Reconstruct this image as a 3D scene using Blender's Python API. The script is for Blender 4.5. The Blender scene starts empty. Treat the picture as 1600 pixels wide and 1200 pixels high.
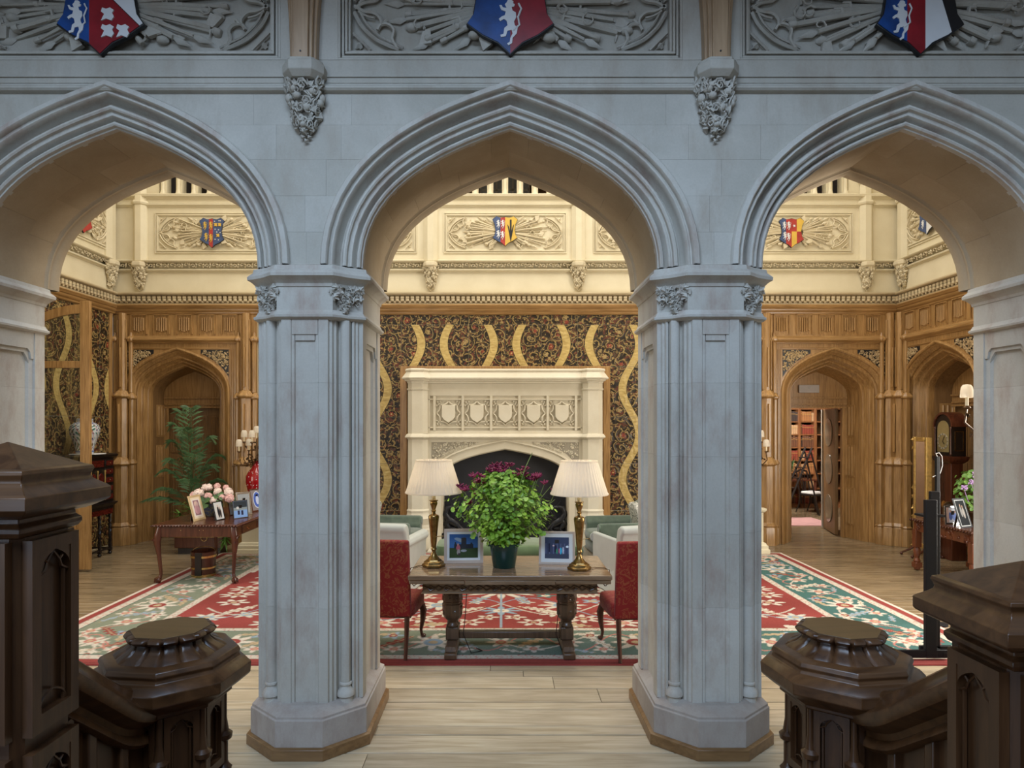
import bpy, bmesh, math, random
import numpy as np
from mathutils import Vector, Matrix, noise
random.seed(7); PI = math.pi
S = bpy.context.scene; COL = S.collection
# ---------------------------------------------------------------- camera, light, exposure
cd = bpy.data.cameras.new('camera'); cam = bpy.data.objects.new('camera', cd); COL.objects.link(cam)
cam.location = (-0.054, 0, 2.15); cam.rotation_euler = (PI/2, 0, 0)
cd.sensor_width = 36; cd.lens = 36*1020/1600; cd.shift_x = 15.5/1600; cd.shift_y = 62/1600; cd.clip_start = .05
S.camera = cam
S.view_settings.view_transform = 'Standard'; S.view_settings.look = 'None'
S.view_settings.exposure = 0.0; S.view_settings.gamma = 1.0; S.view_settings.use_curve_mapping = False
W = bpy.data.worlds.new('world'); S.world = W; W.use_nodes = True
W.node_tree.nodes['Background'].inputs[0].default_value = (.62, .78, 1, 1)
W.node_tree.nodes['Background'].inputs[1].default_value = .25
def area(name, loc, rot, sx, sy, power, color):
    l = bpy.data.lights.new(name, 'AREA'); l.shape = 'RECTANGLE'; l.size = sx; l.size_y = sy; l.energy = power; l.color = color
    o = bpy.data.objects.new(name, l); COL.objects.link(o); o.location = loc; o.rotation_euler = rot; return o
area('saloon_laylight', (0, 8.4, 9.55), (0, 0, 0), 10.5, 4.6, 770, (1, .95, .86))
area('stair_laylight', (-.6, -1.3, 7.0), (math.radians(52), 0, math.radians(-6)), 5.0, 2.4, 480, (.53, .72, 1))
area('stair_window', (-3.4, -3.4, 2.6), (math.radians(88), 0, math.radians(-38)), 2.0, 2.6, 90, (.62, .78, 1))
area('saloon_side_fill', (6.9, 6.3, 2.2), (0, math.radians(90), 0), 2.4, 1.6, 330, (1, .96, .88))  # added light to brighten the pier reveals; no window stands here
area('saloon_left_fill', (-6.85, 6.2, 2.2), (0, math.radians(-90), 0), 2.4, 1.4, 110, (1, .96, .88))  # weaker added light from the left for the opposite reveals, no window behind it
area('library_window_light', (6.0, 14.4, 3.2), (math.radians(48), 0, math.radians(-35)), 1.6, 1.4, 340, (1, .93, .86))
area('gallery_light', (0, 15.2, 9.0), (0, 0, 0), 3.0, 1.2, 20, (.9, .95, 1))
# ---------------------------------------------------------------- materials
class NT:
    def __init__(s, m):
        s.t = m.node_tree; s.n = s.t.nodes; s.l = s.t.links
    def put(s, inp, v):
        if isinstance(v, bpy.types.NodeSocket): s.l.new(v, inp)
        elif v is not None: inp.default_value = v
    def N(s, ty, **k):
        n = s.n.new(ty)
        for a, b in k.items(): setattr(n, a, b)
        return n
    def M(s, op, a, b=None, c=None):
        n = s.N('ShaderNodeMath', operation=op)
        for i, v in enumerate((a, b, c)):
            if v is not None: s.put(n.inputs[i], v)
        return n.outputs[0]
    def noise(s, vec, scale, detail=4, rough=.55, dist=0, col=False):
        n = s.N('ShaderNodeTexNoise'); s.put(n.inputs['Vector'], vec)
        n.inputs['Scale'].default_value = scale; n.inputs['Detail'].default_value = detail
        n.inputs['Roughness'].default_value = rough; n.inputs['Distortion'].default_value = dist
        return n.outputs['Color' if col else 'Fac']
    def ramp(s, f, stops, interp='LINEAR'):
        n = s.N('ShaderNodeValToRGB'); s.put(n.inputs[0], f); cr = n.color_ramp; cr.interpolation = interp
        while len(cr.elements) < len(stops): cr.elements.new(.5)
        for e, (p, c) in zip(cr.elements, stops): e.position = p; e.color = (*c, 1)
        return n.outputs[0]
    def mix(s, f, a, b, mode='MIX'):
        n = s.N('ShaderNodeMix', data_type='RGBA', blend_type=mode)
        s.put(n.inputs[0], f)
        for i, v in ((6, a), (7, b)):
            s.put(n.inputs[i], (*v, 1) if isinstance(v, tuple) else v)
        return n.outputs[2]
    def coords(s, scale=(1, 1, 1), kind='Object'):
        t = s.N('ShaderNodeTexCoord').outputs[kind]
        if scale == (1, 1, 1): return t
        n = s.N('ShaderNodeMapping'); s.put(n.inputs[0], t); n.inputs['Scale'].default_value = scale
        return n.outputs[0]
MATS = {}
def newmat(name, rough=.6, metal=0, spec=.5):
    m = bpy.data.materials.new(name); m.use_nodes = True; MATS[name] = m
    b = m.node_tree.nodes['Principled BSDF']
    b.inputs['Roughness'].default_value = rough; b.inputs['Metallic'].default_value = metal
    b.inputs['Specular IOR Level'].default_value = spec
    return m, NT(m), b
def bump(t, b, h, strength=.3, dist=.01):
    n = t.N('ShaderNodeBump'); n.inputs['Strength'].default_value = strength; n.inputs['Distance'].default_value = dist
    t.put(n.inputs['Height'], h); t.l.new(n.outputs[0], b.inputs['Normal'])
def k(c, f): return tuple(max(0, min(1, x*f)) for x in c)
def plain(name, c, rough=.6, metal=0, var=.15, scale=6, spec=.5, bmp=0, sheen=0, bscale=60):
    m, t, b = newmat(name, rough, metal, spec)
    f = t.noise(t.coords(), scale, 5)
    t.put(b.inputs['Base Color'], t.ramp(f, [(.25, k(c, 1-var)), (.75, k(c, 1+var))]))
    if bmp: bump(t, b, t.noise(t.coords(), bscale, 3), bmp, .004)
    if sheen: b.inputs['Sheen Weight'].default_value = sheen
    return m
def wood(name, c1, c2, axis='z', rough=.45, gs=1.0, obj_var=.0, bmp=.15, spec=.5):
    m, t, b = newmat(name, rough, 0, spec)
    st = {'x': (1.2, 16, 16), 'y': (16, 1.2, 16), 'z': (16, 16, 1.2)}[axis]
    vec = t.coords(tuple(gs*a for a in st))
    if obj_var:
        oi = t.N('ShaderNodeObjectInfo'); n = t.N('ShaderNodeVectorMath', operation='ADD')
        t.put(n.inputs[0], vec); t.put(n.inputs[1], oi.outputs['Random']); vec2 = n.outputs[0]
        sc = t.N('ShaderNodeVectorMath', operation='SCALE'); cmb = t.N('ShaderNodeCombineXYZ')
        for i in range(3): t.put(cmb.inputs[i], oi.outputs['Random'])
        t.put(sc.inputs[0], cmb.outputs[0]); sc.inputs['Scale'].default_value = 37; t.put(n.inputs[1], sc.outputs[0]); vec = vec2
    f = t.noise(vec, 1.6, 6, .6, .6); f2 = t.noise(t.coords(), 1.3, 3)
    col = t.ramp(f, [(.3, c1), (.7, c2)])
    col = t.mix(.5, col, t.ramp(f2, [(.3, (.35,.35,.35)), (.7, (.65,.65,.65))]), 'OVERLAY')
    if obj_var:
        r = oi.outputs['Random']
        col = t.mix(.8, col, t.ramp(r, [(0, (1-obj_var,)*3), (1, (1, 1, 1))]), 'MULTIPLY')
    t.put(b.inputs['Base Color'], col)
    if bmp: bump(t, b, f, bmp, .003)
    return m
def stone(name, c, c2, rough=.85, stain=None, bmp=.25):
    m, t, b = newmat(name, rough, 0, .25)
    co = t.coords(kind='Object'); f = t.noise(co, 2.2, 6, .6, .3); g = t.noise(co, 70, 3)
    col = t.ramp(f, [(.3, c), (.7, c2)])
    col = t.mix(.16, col, t.ramp(g, [(.3, (.4,.4,.4)), (.7, (.6,.6,.6))]), 'OVERLAY')
    oi = t.N('ShaderNodeObjectInfo')
    col = t.mix(1, col, t.ramp(oi.outputs['Random'], [(0, (.90, .89, .87)), (1, (1, 1, 1))]), 'MULTIPLY')
    if stain:
        s2 = t.noise(t.coords((2.5, 2.5, 1.0)), 2.0, 6, .7)
        col = t.mix(t.ramp(s2, [(.48, (0,0,0)), (.70, (.75,.75,.75))]), col, stain)
    t.put(b.inputs['Base Color'], col); bump(t, b, g, bmp, .003)
    return m
STONE = stone('arcade_stone', (.47,.44,.385), (.56,.53,.47), stain=(.36,.27,.22), bmp=.12)
STONE_UP = stone('upper_arcade_stone', (.42,.395,.34), (.52,.49,.43), bmp=.12, stain=(.36,.31,.25))
SKIRT = wood('skirting_oak', (.15,.075,.028), (.27,.15,.06), 'x', .35)
PLINTH = stone('scuffed_plinth_stone', (.36,.31,.27), (.46,.41,.365), stain=(.30,.23,.19), bmp=.15)
CORN = wood('pale_cornice_oak', (.42,.33,.19), (.60,.49,.31), 'x', .5)
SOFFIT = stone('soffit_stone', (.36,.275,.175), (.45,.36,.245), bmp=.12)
CREAM = stone('saloon_cream_stone', (.66,.58,.40), (.74,.665,.48), bmp=.12)
CREAM_L = stone('saloon_relief_stone', (.62,.53,.35), (.70,.61,.43), bmp=.1)
MANTEL = stone('mantel_stone', (.66,.59,.45), (.74,.68,.54), bmp=.1)
OAK = wood('panelling_oak', (.22,.112,.034), (.46,.27,.105), 'z', .32, gs=1.3)
OAK_H = wood('panelling_oak_horizontal', (.23,.118,.036), (.46,.27,.105), 'x', .32)
OAK_LT = wood('cornice_oak', (.42,.29,.14), (.60,.45,.25), 'x', .5)
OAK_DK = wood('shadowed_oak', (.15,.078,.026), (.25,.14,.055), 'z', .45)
PLANK = wood('floor_oak', (.17,.118,.062), (.36,.27,.165), 'x', .22, obj_var=.30, bmp=.25)
NEWEL = wood('newel_oak', (.038,.015,.006), (.108,.048,.019), 'z', .32)
NEWEL_H = wood('rail_oak', (.044,.018,.007), (.130,.058,.022), 'x', .30)
POSTOAK = wood('wall_post_oak', (.27,.16,.08), (.42,.28,.16), 'z', .38)
TABLE = wood('refectory_oak', (.15,.095,.055), (.29,.20,.13), 'x', .10, spec=.7)
TABLE_DK = wood('refectory_leg_oak', (.060,.033,.017), (.13,.075,.042), 'z', .30)
MAHOG = wood('mahogany', (.045,.013,.007), (.11,.033,.016), 'z', .25)
EBONY = plain('ebony', (.012,.008,.007), .3)
TORTOISE = plain('tortoiseshell', (.075,.009,.006), .25, var=.6, scale=30)
BLACK = plain('black_metal', (.006,.006,.008), .55, spec=.25)
IRON = plain('cast_iron', (.018,.018,.02), .42, .3, bmp=.3)
SOOT = plain('fireback_steel', (.028,.028,.032), .5, .2)
BRASS = plain('antique_brass', (.30,.19,.07), .30, 1, var=.55, scale=22)
BRASS_LT = plain('polished_brass', (.72,.50,.2), .22, 1)
GILT = plain('gilt', (.62,.42,.14), .38, .7, var=.3, scale=20)
BRONZE = plain('bronze', (.10,.055,.025), .4, .8)
WAX = plain('candle_wax', (.85,.74,.5), .5)
WHITE = plain('white_paint', (.75,.74,.72), .5)
REDCOAT = plain('red_glaze', (.32,.008,.012), .12, spec=.7)
GREENVEL = plain('green_velvet', (.085,.12,.085), .85, var=.25, scale=9, sheen=.4)
GREENSEAT = plain('green_cord', (.10,.16,.065), .8, var=.2, sheen=.4)
FRINGE = plain('fringe', (.42,.37,.27), .9, var=.2)
LOOSE = plain('white_loose_cover', (.48,.50,.46), .85, var=.06)
POT = plain('dark_green_pot', (.006,.035,.03), .22)
SOIL = plain('soil', (.02,.012,.008), .95)
PORC = None
def leafmat(name, c, c2, sub=.0):
    m, t, b = newmat(name, .45, 0, .5)
    oi = t.N('ShaderNodeObjectInfo')
    f = t.noise(t.coords(), 9, 3)
    t.put(b.inputs['Base Color'], t.ramp(f, [(.3, c), (.7, c2)]))
    b.inputs['Subsurface Weight'].default_value = 0
    return m
LEAF = leafmat('bright_leaf', (.10,.24,.018), (.30,.50,.045))
STEM = plain('green_stem', (.2,.27,.08), .6)
PALM = leafmat('palm_leaf', (.040,.095,.035), (.12,.22,.09))
SPIDER = leafmat('spider_leaf', (.06,.16,.02), (.13,.26,.04))
BURG = plain('burgundy_petal', (.21,.010,.055), .6, var=.4, scale=50)
PINK = plain('pink_petal', (.70,.42,.38), .7, var=.12, scale=30)
PALEPINK = plain('pale_petal', (.80,.64,.56), .7, var=.1, scale=30)
LILAC = plain('lilac_petal', (.50,.32,.62), .7, var=.2, scale=40)
SILVER = plain('silver', (.65,.65,.64), .22, 1)
GLASSMIR = plain('mirror_glass', (.55,.5,.45), .06, 1, var=.02)
GOLDFR = plain('pale_gold_frame', (.62,.45,.24), .4, .2)
PALEFR = plain('limed_wood_frame', (.50,.42,.36), .5)
MOUNT = plain('white_mount', (.66,.70,.72), .7, var=.03)
PLANK_NEAR = wood('worn_lit_floor_oak', (.40,.305,.185), (.64,.53,.37), 'x', .34, obj_var=.28, bmp=.4)  # paler boards: real wear plus the strong near light put into the colour
def shade_mat():
    m, t, b = newmat('pleated_silk', .8)
    t.put(b.inputs['Base Color'], (.90,.83,.72, 1))
    tr = t.N('ShaderNodeBsdfTranslucent'); tr.inputs[0].default_value = (.92,.84,.70,1)
    mx = t.N('ShaderNodeMixShader'); mx.inputs[0].default_value = .5
    out = t.n['Material Output']; t.l.new(b.outputs[0], mx.inputs[1]); t.l.new(tr.outputs[0], mx.inputs[2]); t.l.new(mx.outputs[0], out.inputs[0])
    return m
SHADE = shade_mat()
def glass_mat():
    m, t, b = newmat('door_glass', .02, 0, .5)
    b.inputs['Base Color'].default_value = (1,1,1,1)
    tr = t.N('ShaderNodeBsdfTransparent'); tr.inputs[0].default_value = (.86,.88,.88,1)
    gl = t.N('ShaderNodeBsdfGlossy'); gl.inputs['Roughness'].default_value = .02
    fr = t.N('ShaderNodeFresnel'); fr.inputs[0].default_value = 1.6
    mx = t.N('ShaderNodeMixShader'); t.l.new(fr.outputs[0], mx.inputs[0]); t.l.new(tr.outputs[0], mx.inputs[1]); t.l.new(gl.outputs[0], mx.inputs[2])
    t.l.new(mx.outputs[0], t.n['Material Output'].inputs[0]); return m
GLASS = glass_mat()
def vcol_mat(name, rough=.8, spec=.3, nv=.12, scale=80):
    m, t, b = newmat(name, rough, 0, spec)
    a = t.N('ShaderNodeVertexColor'); a.layer_name = 'Col'
    f = t.noise(t.coords(), scale, 3)
    t.put(b.inputs['Base Color'], t.mix(1, a.outputs[0], t.ramp(f, [(.3, (1-nv,)*3), (.7, (1,1,1))]), 'MULTIPLY'))
    return m
RUGM = vcol_mat('rug_wool', .95, .1, .18, 120); PICT = vcol_mat('printed_picture', .5, .15, .02); PAINTED = vcol_mat('painted_porcelain', .12, .6, .03)
DAMASK = None
def damask():
    m, t, b = newmat('red_damask', .7, 0, .3)
    co = t.coords(); v = t.N('ShaderNodeTexVoronoi'); t.put(v.inputs['Vector'], t.noise(co, 5, 2, col=True)); v.inputs['Scale'].default_value = 9
    w = t.M('ABSOLUTE', t.M('SINE', t.M('MULTIPLY', v.outputs['Distance'], 34.0)))
    f = t.ramp(w, [(.12, (1,1,1)), (.22, (0,0,0))])
    t.put(b.inputs['Base Color'], t.mix(t.mix(1, f, (.45,.45,.45), 'MULTIPLY'), (.25,.012,.012), (.42,.15,.05)))
    b.inputs['Sheen Weight'].default_value = .15
    return m
def damask():
    m, t, b = newmat('red_damask', .7, 0, .3)
    co = t.coords(); w = t.noise(co, 11, 2, .5, 2.2)
    f = t.ramp(w, [(.50, (0,0,0)), (.53, (1,1,1)), (.57, (1,1,1)), (.60, (0,0,0))])
    t.put(b.inputs['Base Color'], t.mix(t.mix(1, f, (.6,.6,.6), 'MULTIPLY'), (.24,.012,.012), (.34,.11,.04)))
    b.inputs['Sheen Weight'].default_value = .1
    return m
DAMASK = damask()
def leather():
    m, t, b = newmat('gilt_leather', .38, 0, .4)
    co = t.coords(); sep = t.N('ShaderNodeSeparateXYZ'); t.put(sep.inputs[0], co); x, z = sep.outputs[0], sep.outputs[2]
    # serpentine gold ribbons mirrored about every oval centre
    xp = t.M('ABSOLUTE', t.M('SUBTRACT', t.M('PINGPONG', t.M('ADD', x, 20.15), .65), 0.0))
    r = t.M('ADD', .30, t.M('MULTIPLY', .15, t.M('COSINE', t.M('MULTIPLY', t.M('SUBTRACT', z, 3.58), 2*PI/1.62))))
    d = t.M('ABSOLUTE', t.M('SUBTRACT', xp, r)); band = t.M('LESS_THAN', d, .082)
    edge = t.M('MULTIPLY', t.M('GREATER_THAN', d, .072), band)
    top = t.M('GREATER_THAN', z, 3.92)
    band = t.M('MULTIPLY', band, t.M('SUBTRACT', 1.0, top))
    nz = t.noise(co, 3, 2, col=True)
    vm = t.N('ShaderNodeVectorMath', operation='MULTIPLY_ADD'); t.put(vm.inputs[0], nz); vm.inputs[1].default_value = (.14,.0,.14)
    cx = t.N('ShaderNodeCombineXYZ'); t.put(cx.inputs[0], x); t.put(cx.inputs[2], z); t.put(vm.inputs[2], cx.outputs[0])
    v = t.N('ShaderNodeTexVoronoi'); t.put(v.inputs['Vector'], vm.outputs[0]); v.inputs['Scale'].default_value = 4.6
    df = t.N('ShaderNodeVectorMath', operation='SUBTRACT'); t.put(df.inputs[0], vm.outputs[0]); t.put(df.inputs[1], v.outputs['Position'])
    ds = t.N('ShaderNodeSeparateXYZ'); t.put(ds.inputs[0], df.outputs[0]); ang = t.M('ARCTAN2', ds.outputs[2], ds.outputs[0]); dist = v.outputs['Distance']
    rs = t.N('ShaderNodeSeparateColor'); t.put(rs.inputs[0], v.outputs['Color']); sgn = t.M('SUBTRACT', t.M('MULTIPLY', t.M('GREATER_THAN', rs.outputs[0], .5), 2.0), 1.0)
    sp = t.M('SINE', t.M('ADD', t.M('MULTIPLY', ang, sgn), t.M('MULTIPLY', dist, 19.0)))
    line = t.ramp(sp, [(.80, (0,0,0)), (.90, (1,1,1))])
    petal = t.M('LESS_THAN', dist, t.M('ADD', .17, t.M('MULTIPLY', .05, t.M('COSINE', t.M('MULTIPLY', ang, 6.0)))))
    core = t.M('LESS_THAN', dist, .06)
    fine = t.noise(co, 26, 3, .6)
    ground = t.ramp(t.noise(co, 11, 3), [(.40, (.020,.014,.009)), (.50, (.045,.028,.014)), (.56, (.13,.032,.018)), (.62, (.05,.05,.022)), (.68, (.30,.20,.08))], 'CONSTANT')
    ground = t.mix(t.ramp(fine, [(.58, (0,0,0)), (.62, (.9,.9,.9))]), ground, (.40,.27,.10))
    gold = t.ramp(t.noise(t.coords((9, 9, 30)), 1, 4), [(.3, (.40,.27,.085)), (.7, (.60,.45,.17))])
    fcol = t.ramp(rs.outputs[1], [(.0, (.24,.045,.025)), (.35, (.45,.30,.16)), (.6, (.16,.05,.03)), (.8, (.36,.25,.10))], 'CONSTANT')
    col = t.mix(line, ground, t.mix(.55, gold, (.12,.07,.025))); col = t.mix(petal, col, fcol); col = t.mix(core, col, gold)
    col = t.mix(band, col, gold); col = t.mix(edge, col, (.03,.02,.01))
    t.put(b.inputs['Base Color'], col)
    bump(t, b, t.M('ADD', sp, t.noise(co, 22, 3)), .4, .006)
    return m
LEATHER = leather()
# ---------------------------------------------------------------- geometry helpers
def rot_z(a): return Matrix.Rotation(a, 4, 'Z')
def frame(loc=(0,0,0), rx=0, ry=0, rz=0, s=1):
    m = Matrix.Translation(loc) @ Matrix.Rotation(rz, 4, 'Z') @ Matrix.Rotation(ry, 4, 'Y') @ Matrix.Rotation(rx, 4, 'X')
    return m @ (Matrix.Diagonal((*s, 1)) if isinstance(s, tuple) else Matrix.Scale(s, 4))
class G:
    def __init__(s): s.v = []; s.f = []; s.c = None
    def add(s, vs, fs, M=None):
        b = len(s.v)
        if M is not None: vs = [tuple(M @ Vector(v)) for v in vs]
        s.v += [tuple(v) for v in vs]; s.f += [tuple(i+b for i in f) for f in fs]; return s
    def box(s, x0, x1, y0, y1, z0, z1, M=None):
        v = [(x0,y0,z0),(x1,y0,z0),(x1,y1,z0),(x0,y1,z0),(x0,y0,z1),(x1,y0,z1),(x1,y1,z1),(x0,y1,z1)]
        return s.add(v, [(0,3,2,1),(4,5,6,7),(0,1,5,4),(1,2,6,5),(2,3,7,6),(3,0,4,7)], M)
    def prism(s, poly, a, b, plane='xz', M=None):
        n = len(poly); e = {'xz': lambda p, t: (p[0], t, p[1]), 'xy': lambda p, t: (p[0], p[1], t), 'yz': lambda p, t: (t, p[0], p[1])}[plane]
        v = [e(p, a) for p in poly] + [e(p, b) for p in poly]
        f = [tuple(range(n)), tuple(range(2*n-1, n-1, -1))] + [(i, n+i, n+(i+1) % n, (i+1) % n) for i in range(n)]
        return s.add(v, f, M)
    def lathe(s, prof, n=16, M=None, a0=0, caps=True):
        v = [(r*math.cos(a0+2*PI*i/n), r*math.sin(a0+2*PI*i/n), z) for r, z in prof for i in range(n)]
        f = [(j*n+i, j*n+(i+1) % n, (j+1)*n+(i+1) % n, (j+1)*n+i) for j in range(len(prof)-1) for i in range(n)]
        if caps: f += [tuple(range(n-1, -1, -1)), tuple(range((len(prof)-1)*n, len(prof)*n))]
        return s.add(v, f, M)
    def tube(s, pts, r, n=6, M=None):
        pts = [Vector(p) for p in pts]; m = len(pts); rr = r if isinstance(r, (list, tuple)) else [r]*m
        v = []; up = None
        for i, p in enumerate(pts):
            t = (pts[min(i+1, m-1)] - pts[max(i-1, 0)]); t = t.normalized() if t.length > 1e-9 else Vector((0,0,1))
            if up is None: up = Vector((0,0,1)) if abs(t.z) < .9 else Vector((1,0,0))
            a = t.cross(up); a = a.normalized() if a.length > 1e-6 else Vector((1,0,0)); b = t.cross(a).normalized(); up = -b
            v += [tuple(p + rr[i]*(a*math.cos(2*PI*q/n) + b*math.sin(2*PI*q/n))) for q in range(n)]
        f = [(j*n+i, (j+1)*n+i, (j+1)*n+(i+1) % n, j*n+(i+1) % n) for j in range(m-1) for i in range(n)]
        f += [tuple(range(n)), tuple(range(m*n-1, (m-1)*n-1, -1))]
        return s.add(v, f, M)
    def rail(s, path, prof, M=None):
        """sweep a closed (lateral, up) profile along a path, keeping it upright"""
        P = [Vector(p) for p in path]; m = len(P); n = len(prof); v = []
        for i, p in enumerate(P):
            t = P[min(i+1, m-1)] - P[max(i-1, 0)]; t.z = 0; t.normalize(); lat = Vector((t.y, -t.x, 0))
            v += [tuple(p + lat*a + Vector((0,0,b))) for a, b in prof]
        f = [(j*n+i, j*n+(i+1) % n, (j+1)*n+(i+1) % n, (j+1)*n+i) for j in range(m-1) for i in range(n)]
        f += [tuple(range(n-1, -1, -1)), tuple(range((m-1)*n, m*n))]
        return s.add(v, f, M)
    def ball(s, c, r, n=8, m=6, M=None):
        rx, ry, rz = r if isinstance(r, tuple) else (r, r, r); v = [(c[0], c[1], c[2]-rz)]
        for j in range(1, m):
            ph = PI*j/m
            v += [(c[0]+rx*math.sin(ph)*math.cos(2*PI*i/n), c[1]+ry*math.sin(ph)*math.sin(2*PI*i/n), c[2]-rz*math.cos(ph)) for i in range(n)]
        v.append((c[0], c[1], c[2]+rz)); f = [(0, 1+(i+1) % n, 1+i) for i in range(n)]
        f += [(1+j*n+i, 1+j*n+(i+1) % n, 1+(j+1)*n+(i+1) % n, 1+(j+1)*n+i) for j in range(m-2) for i in range(n)]
        L = len(v)-1; f += [(1+(m-2)*n+i, 1+(m-2)*n+(i+1) % n, L) for i in range(n)]
        return s.add(v, f, M)
    def rbox(s, c, size, e=.35, n=10, m=8, M=None):
        """soft rounded box (superellipsoid)"""
        def sg(w, p): return math.copysign(abs(w)**p, w)
        v = []; hx, hy, hz = size[0]/2, size[1]/2, size[2]/2
        for j in range(m+1):
            ph = -PI/2 + PI*j/m
            for i in range(n*2):
                th = 2*PI*i/(n*2)
                v.append((c[0]+hx*sg(math.cos(ph), e)*sg(math.cos(th), e), c[1]+hy*sg(math.cos(ph), e)*sg(math.sin(th), e), c[2]+hz*sg(math.sin(ph), e)))
        N = n*2; f = [(j*N+i, j*N+(i+1) % N, (j+1)*N+(i+1) % N, (j+1)*N+i) for j in range(m) for i in range(N)]
        return s.add(v, f, M)
    def leaf(s, c, size, rot=None, lobes=5, cup=.25, n=10):
        """small carved leaf: lobed outline rising to a ridge"""
        M = Matrix.Translation(c) @ (rot.to_4x4() if rot else Matrix.Identity(4))
        v = [(0, 0, cup*size)]
        for i in range(n):
            a = 2*PI*i/n; r = size*(.72 + .28*math.cos(lobes*a)); v.append((r*math.cos(a)*1.15, r*math.sin(a)*.85, 0))
        v += [(p[0]*.8, p[1]*.8, -cup*size*.5) for p in v[1:]]
        f = [(0, 1+i, 1+(i+1) % n) for i in range(n)] + [(1+i, n+1+i, n+1+(i+1) % n, 1+(i+1) % n) for i in range(n)]
        return s.add(v, f, M)
    def curl(s, c, r, M0=None, turns=1.3, thick=.22, seg=9, n=5, flip=1):
        pts = []; rr = []
        for i in range(seg):
            t = i/(seg-1); a = flip*turns*2*PI*t; q = r*(1-.75*t)
            pts.append((q*math.cos(a), q*math.sin(a), .25*r*t)); rr.append(r*thick*(1-.5*t))
        M = Matrix.Translation(c) @ (M0.to_4x4() if M0 else Matrix.Identity(4))
        return s.tube(pts, rr, n, M)
    def build(s, name, mat, parent=None, smooth=35, bev=0, loc=None, rz=None, kind=None, seg=2):
        me = bpy.data.meshes.new(name); me.from_pydata(s.v, [], s.f); me.validate(); me.materials.append(mat)
        if len(s.f) < 30000:
            bm = bmesh.new(); bm.from_mesh(me); bmesh.ops.recalc_face_normals(bm, faces=bm.faces); bm.to_mesh(me); bm.free()
        if smooth:
            me.shade_smooth(); me.set_sharp_from_angle(angle=math.radians(smooth))
        o = bpy.data.objects.new(name, me); COL.objects.link(o)
        if parent: o.parent = parent
        if loc is not None: o.location = loc
        if rz is not None: o.rotation_euler.z = rz
        if bev:
            b = o.modifiers.new('bevel', 'BEVEL'); b.width = bev; b.segments = seg; b.limit_method = 'ANGLE'; b.angle_limit = math.radians(35); b.use_clamp_overlap = True
        if kind: o['kind'] = kind
        return o
def tag(o, label=None, cat=None, group=None, kind=None):
    if label: o['label'] = label
    if cat: o['category'] = cat
    if group: o['group'] = group
    if kind: o['kind'] = kind
    return o
def thing(name, label, cat, loc=(0,0,0), rz=0, group=None):
    o = bpy.data.objects.new(name, None); o.empty_display_size = .1; COL.objects.link(o)
    o.location = loc; o.rotation_euler.z = rz; return tag(o, label, cat, group)
def struct(name, loc=(0,0,0), rz=0):
    o = bpy.data.objects.new(name, None); COL.objects.link(o); o.location = loc; o.rotation_euler.z = rz; o['kind'] = 'structure'; return o
def kids(o): return [c for c in COL.objects if c.parent == o]
def dup(o, loc=None, rz=None, label=None, group=None, parent=None, scale=None, _top=True):
    c = o.copy(); COL.objects.link(c); c.parent = parent
    if loc is not None: c.location = loc
    if rz is not None: c.rotation_euler.z = rz
    if scale is not None: c.scale = scale
    if label: c['label'] = label
    if group: c['group'] = group
    for ch in [x for x in o.children]: dup(ch, parent=c, _top=False)
    return c
def rnd(a, b): return random.uniform(a, b)
def reul(r=.6): return (Matrix.Rotation(rnd(-r, r), 3, 'X') @ Matrix.Rotation(rnd(-r, r), 3, 'Y') @ Matrix.Rotation(rnd(0, 6.3), 3, 'Z'))
FACE = Matrix.Rotation(PI/2, 3, 'X')          # turns +z outward to -y (towards the room on a wall)
# pointed arch
def arch(hs, rise, n=12):
    P = [(-hs, 0), (-hs, .56*rise), (-.53*hs, .81*rise), (0, rise)]; out = []
    for i in range(n+1):
        t = i/n; a = [(1-t)**3, 3*t*(1-t)**2, 3*t*t*(1-t), t**3]; d = [-3*(1-t)**2, 3*(1-t)**2-6*t*(1-t), 6*t*(1-t)-3*t*t, 3*t*t]
        x = sum(a[j]*P[j][0] for j in range(4)); z = sum(a[j]*P[j][1] for j in range(4))
        dx = sum(d[j]*P[j][0] for j in range(4)); dz = sum(d[j]*P[j][1] for j in range(4)); L = math.hypot(dx, dz)
        nx, nz = -dz/L, dx/L
        if i == n: nx, nz = 0, 1/max(.3, nz)
        out.append((x, z, nx, nz))
    return out + [(-x, z, -nx, nz) for x, z, nx, nz in reversed(out[:-1])]
def arch_line(hs, rise, spring, z0=None, off=0, cx=0, n=12):
    L = [(cx+x+nx*off, spring+z+nz*off) for x, z, nx, nz in arch(hs, rise, n)]
    if z0 is not None: L = [(L[0][0], z0)] + L + [(L[-1][0], z0)]
    return L
def arch_sweep(g, hs, rise, spring, z0, prof, cx=0, n=12, M=None):
    """prof: open list of (offset outward, depth)"""
    A = arch(hs, rise, n); rows = [[(cx+x+nx*r, d, spring+z+nz*r) for r, d in prof] for x, z, nx, nz in A]
    if z0 is not None:
        rows = [[(p[0], p[1], z0) for p in rows[0]]] + rows + [[(p[0], p[1], z0) for p in rows[-1]]]
    m = len(prof); v = [p for r in rows for p in r]
    f = [(i*m+j, (i+1)*m+j, (i+1)*m+j+1, i*m+j+1) for i in range(len(rows)-1) for j in range(m-1)]
    return g.add(v, f, M)
def roll(c, r, a0, a1, n=5):
    return [(c[0]+r*math.cos(math.radians(a0+(a1-a0)*i/n)), c[1]+r*math.sin(math.radians(a0+(a1-a0)*i/n))) for i in range(n+1)]
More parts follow.
